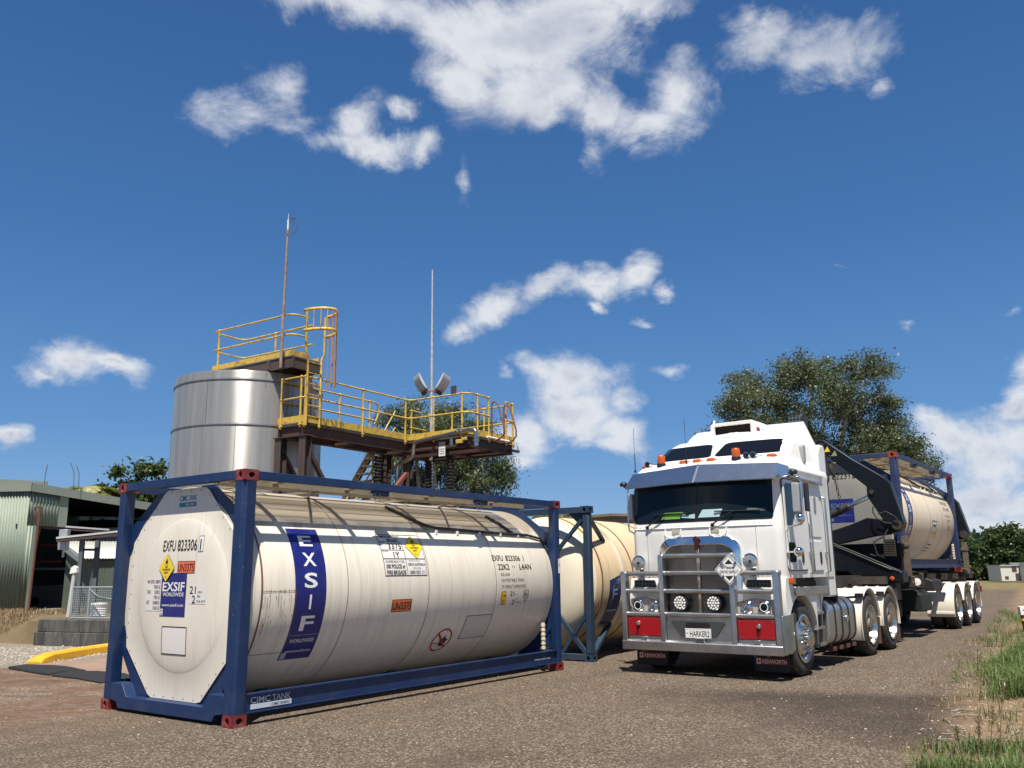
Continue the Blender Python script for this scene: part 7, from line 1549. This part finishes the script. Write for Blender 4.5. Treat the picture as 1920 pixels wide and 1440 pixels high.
def palm(x, y, h, label, n=14, L=1.7, m_=None):
    t = thing('palm_tree', label, 'palm', (x, y, 0), 0, 'palms'); mb = MB(); mb.tube([(0, 0, 0), (.08, 0, h*.5), (0, 0, h)], .12, 8); mb.build('trunk', M_BARKD, t, smooth=60)
    Vs = []; rr = random.Random(int(h*100))
    for i in range(n):
        a = 2*pi*i/n + rr.uniform(-.2, .2); up_ = rr.uniform(.2, 1.1); ds = Vector((cos(a), sin(a), 0)); p = Vector((0, 0, h)); v = (ds*1 + Vector((0, 0, up_))).normalized(); LL = L*rr.uniform(.75, 1.1)
        for k in range(22):
            p2_ = p + v*LL/22; v = (v + Vector((0, 0, -.095))).normalized(); side = v.cross(Vector((0, 0, 1))).normalized(); w = .42*sin(pi*(k+1.5)/24)**.7
            for s_ in (-1, 1):
                tip = p + side*s_*w + v*.16 + Vector((0, 0, -.12*rr.uniform(.3, 1.3))); Vs += [tuple(p), tuple(p + v*.035), tuple(tip), tuple(p - v*.0 + side*s_*w*.5)]
            p = p2_
    V = np.array(Vs); bigmesh('fronds', V, np.arange(len(V)).reshape(-1, 4), m_ or L_PALM, t); return t
palm(-18.4, 38, 5.0, 'yellowing palm top showing above the corrugated shed roof')
palm(-19.6, 38.4, 4.95, 'greener palm top at the left of the yellowing palm', 10, 1.1, L_BROAD)
palm(1.6, 36, 3.9, 'small green palm top peeping over the beam tank', 12, 1.3, L_BROAD)
rr = random.Random(5)
fl = [(41.0, 92, 3.2, 'low dark bushy tree just right of the trailer guards'), (43.8, 90, 4.2, 'dark tree at the left of the tallest wood tree'), (46.6, 93, 4.9, 'dark tree joined to the tallest wood tree'), (49.3, 88, 5.6, 'tallest rounded dark tree of the wood, above the site cabins'), (52.4, 92, 4.7, 'dark tree at the right edge of the photo behind the cabins')]
for i, (x, y, h, lb) in enumerate(fl):
    bl = []
    for k in range(9): bl.append((rr.uniform(-1.9, 1.9), rr.uniform(-1.2, 1.2), rr.uniform(.28, .82)*h, rr.uniform(.95, 1.4)))
    bl.append((rr.uniform(-.5, .5), 0, h - .8, .9)); bl += [(-1.6, -1, .8, 1.1), (0, -1.2, .8, 1.2), (1.6, -1, .8, 1.1)]
    tree('woodland_tree', lb, (x, y, 0), .18, bl, 12000, .30, .12, L_DARK, M_BARKD, .1, 14, 'trees of the far wood', spread=.3)
# farther wood all along the horizon, read as one mass
C_ = []
for k in range(520):
    a = rng.uniform(-1.25, 1.25); R = rng.uniform(150, 190); hx = R*math.sin(a); hy = R*math.cos(a)
    if -.42 < a < .50 and rng.random() < .0: continue
    h = rng.uniform(3.5, 6.5)
    for j in range(5): C_.append(np.array([hx, hy, rng.uniform(.15, .9)*h]) + rng.normal(size=(26, 3))*[2.0, 2.0, .8])
V, F = leaves(np.concatenate(C_), 1.1, .5, 0); o = bigmesh('distant_wood', V, F, L_DARK); o['kind'] = 'stuff'
# verge grass
def blades(P, H, Wd, lean, name, m_, seed=0):
    n = len(P); a = rng.uniform(0, 2*np.pi, n); h = H*(.45 + .75*rng.random(n)); dx = np.cos(a); dy = np.sin(a); ln = lean*(.3 + rng.random(n))
    sx, sy = -dy*Wd, dx*Wd; Z = np.zeros(n)
    b0 = np.stack([P[:, 0] - sx, P[:, 1] - sy, Z], 1); b1 = np.stack([P[:, 0] + sx, P[:, 1] + sy, Z], 1)
    mx = P[:, 0] + dx*ln*h*.35; my = P[:, 1] + dy*ln*h*.35; mz = h*.6
    m0 = np.stack([mx - sx*.8, my - sy*.8, mz], 1); m1 = np.stack([mx + sx*.8, my + sy*.8, mz], 1)
    tx = P[:, 0] + dx*ln*h; ty = P[:, 1] + dy*ln*h; tz = h*(1 - .25*ln); t0 = np.stack([tx - sx*.1, ty - sy*.1, tz], 1); t1 = np.stack([tx + sx*.1, ty + sy*.1, tz], 1)
    V = np.stack([b0, b1, m1, m0, t1, t0], 1).reshape(-1, 3); q = np.arange(n)*6
    F = np.concatenate([np.stack([q, q+1, q+2, q+3], 1), np.stack([q+3, q+2, q+4, q+5], 1)]); return bigmesh(name, V, F, m_)
def scatter(n, dens, x0, x1, y0, y1, cl=.12, per=14):
    out = []; tries = 0
    while len(out) < n and tries < n*8:
        tries += 1; x, y = rng.uniform(x0, x1), rng.uniform(y0, y1)
        if rng.random() < dens(x, y): out.append(np.array([x, y]) + rng.normal(size=(per, 2))*cl)
    return np.concatenate(out)
edge = lambda x, y: .86*x - .5*y + 1.0
def gd(x, y):
    e = edge(x, y) + .35*noise.noise((x*.8, y*.8, 4)); f = noise.noise((x*1.1, y*1.1, 7)) + .5*noise.noise((x*3, y*3, 2))
    if e < .05: return 0
    if y < 10.2 and e < 1.6: return .06 if f > .2 else .008
    return min(1, .25 + e*.5) if f > -.18 else .08
P = scatter(1900, gd, 3, 16, 6.3, 30, .09, 16); blades(P, .20, .004, 1.1, 'verge_grass', L_GRASS)['kind'] = 'stuff'
P = scatter(330, lambda x, y: 1 if edge(x, y) > .45 + .2*noise.noise((x, y, 1)) and noise.noise((x*1.2, y*1.2, 7)) > -.1 else 0, 5.0, 9.6, 10.6, 15.4, .10, 42); blades(P, .30, .005, 1.1, 'tall_grass', L_GRASS)['kind'] = 'stuff'
P = scatter(150, lambda x, y: 1 if edge(x, y) > .15 and noise.noise((x*2, y*2, 3)) > .02 else .04, 3.0, 6.0, 6.4, 7.7, .08, 30); blades(P, .15, .0035, 1.1, 'near_grass', L_GRASS)['kind'] = 'stuff'
P = scatter(900, lambda x, y: 1 if edge(x, y) > -.25 + .4*noise.noise((x*1.5, y*1.5, 3)) else 0, 2.6, 12, 6.3, 20, .12, 9); blades(P, .09, .004, 1.6, 'dry_verge_litter', L_DRY)['kind'] = 'stuff'
P = scatter(1300, lambda x, y: 1 if noise.noise((x*.9, y*2, 3)) > -.3 else .25, -30, -12.2, 21.7, 25.9, .16, 14)
o = blades(P, .16, .008, 1.4, 'dry_bank_grass', L_DRY); o['kind'] = 'stuff'
me = o.data; co = np.zeros(len(me.vertices)*3, dtype=np.float32); me.vertices.foreach_get('co', co); co = co.reshape(-1, 3); co[:, 2] += np.clip((co[:, 1] - 21.6)/3.0*.5, 0, .5); me.vertices.foreach_set('co', co.ravel()); me.update()
P = scatter(500, lambda x, y: 1, -13, 30, 40, 62, .3, 10)
# seeding stalks in the near verge
for i, (x, y, h, lx, ly) in enumerate(((3.72, 7.15, .60, .16, .1), (3.62, 7.1, .42, .1, .05), (3.45, 6.95, .36, .06, .02), (3.36, 6.98, .30, -.03, .0))):
    t = thing('seed_stalk', ['tallest leaning straw coloured seed stalk in the near right verge', 'second tallest straw coloured seed stalk, close beside the tallest one', 'short upright seed stalk left of the tall pair in the near verge', 'leftmost and shortest seed stalk in the near verge'][i], 'grass stalk', (x, y, 0), 0, 'seed stalks in the near verge')
    mb = MB(); mb.tube([(0, 0, 0), (lx*.4, ly*.4, h*.5), (lx, ly, h)], .004, 5, rs=[.005, .004, .003]); mb.build('stem', L_DRY, t)
    c = np.array([[lx*(.66 + .34*f) + rng.normal()*.008, ly*(.66 + .34*f) + rng.normal()*.008, h*(.70 + .32*f)] for f in rng.random(90)]); V, F = leaves(c, .026, .004, -.8); bigmesh('seed_head', V, F, L_DRY, t)
# loose stones on the road and verge
def stones(n, dens, x0, x1, y0, y1, s0, s1, m_, name):
    V = []; F = []; k = 0
    base = np.array([(1, 0, 0), (.3, .9, 0), (-.8, .5, 0), (-.7, -.6, 0), (.4, -.9, 0), (.5, .1, .8), (-.35, .2, .75)]); fa = [(0, 1, 5), (1, 2, 6), (1, 6, 5), (2, 3, 6), (3, 4, 6), (4, 5, 6), (4, 0, 5)]
    while k < n:
        x, y = rng.uniform(x0, x1), rng.uniform(y0, y1)
        if rng.random() > dens(x, y): continue
        s = s0 + (s1 - s0)*rng.random()**3; a = rng.uniform(0, 6.28); R = np.array([[math.cos(a), -math.sin(a), 0], [math.sin(a), math.cos(a), 0], [0, 0, 1]])
        b = (base*(1 + .25*rng.normal(size=(7, 3))))@R.T*s*[1, 1, .7] + [x, y, .002]; V.append(b); F += [(k*7 + i, k*7 + j, k*7 + l) for i, j, l in fa]; k += 1
    o = bigmesh(name, np.concatenate(V), np.array(F), m_); o['kind'] = 'stuff'; return o
M_ST1 = mat('pale stones', (.45, .41, .36), .85, var=.4, vscale=3, vcol=(.35, .30, .25)); M_ST2 = mat('brown stones', (.26, .20, .15), .9, var=.5, vscale=5, vcol=(.12, .09, .07))
stones(420, lambda x, y: .5 + .5*noise.noise((x*.5, y*.5, 2)), -6, 6, 5.8, 14, .004, .013, M_ST1, 'pale_pebbles')
stones(5200, lambda x, y: max(.25, .5 + noise.noise((x*.8, y*.8, 5))), -7, 6, 5.6, 13, .004, .012, M_ST2, 'loose_gravel')
stones(900, lambda x, y: 1 if -.1 < edge(x, y) < .9 else .05, 2.6, 10, 6, 18, .004, .018, M_ST1, 'verge_stones')
stones(2500, lambda x, y: 1, -13, -8.0, 15.8, 19.8, .01, .03, M_ST1, 'pale_gravel')
# broken sticks and bark on the verge
P = []
mb = MB()
for i in range(46):
    x, y = rng.uniform(3.9, 5.6), rng.uniform(7.9, 9.8)
    if edge(x, y) < .1: continue
    a = rng.uniform(0, 6.28); L_ = rng.uniform(.05, .28); mb.tube([(x, y, .012), (x + cos(a)*L_*.5, y + sin(a)*L_*.5, .02), (x + cos(a + .2)*L_, y + sin(a + .2)*L_, .012)], .006, 5)
o = mb.build('verge_litter', M_BARK, smooth=60); o['kind'] = 'stuff'
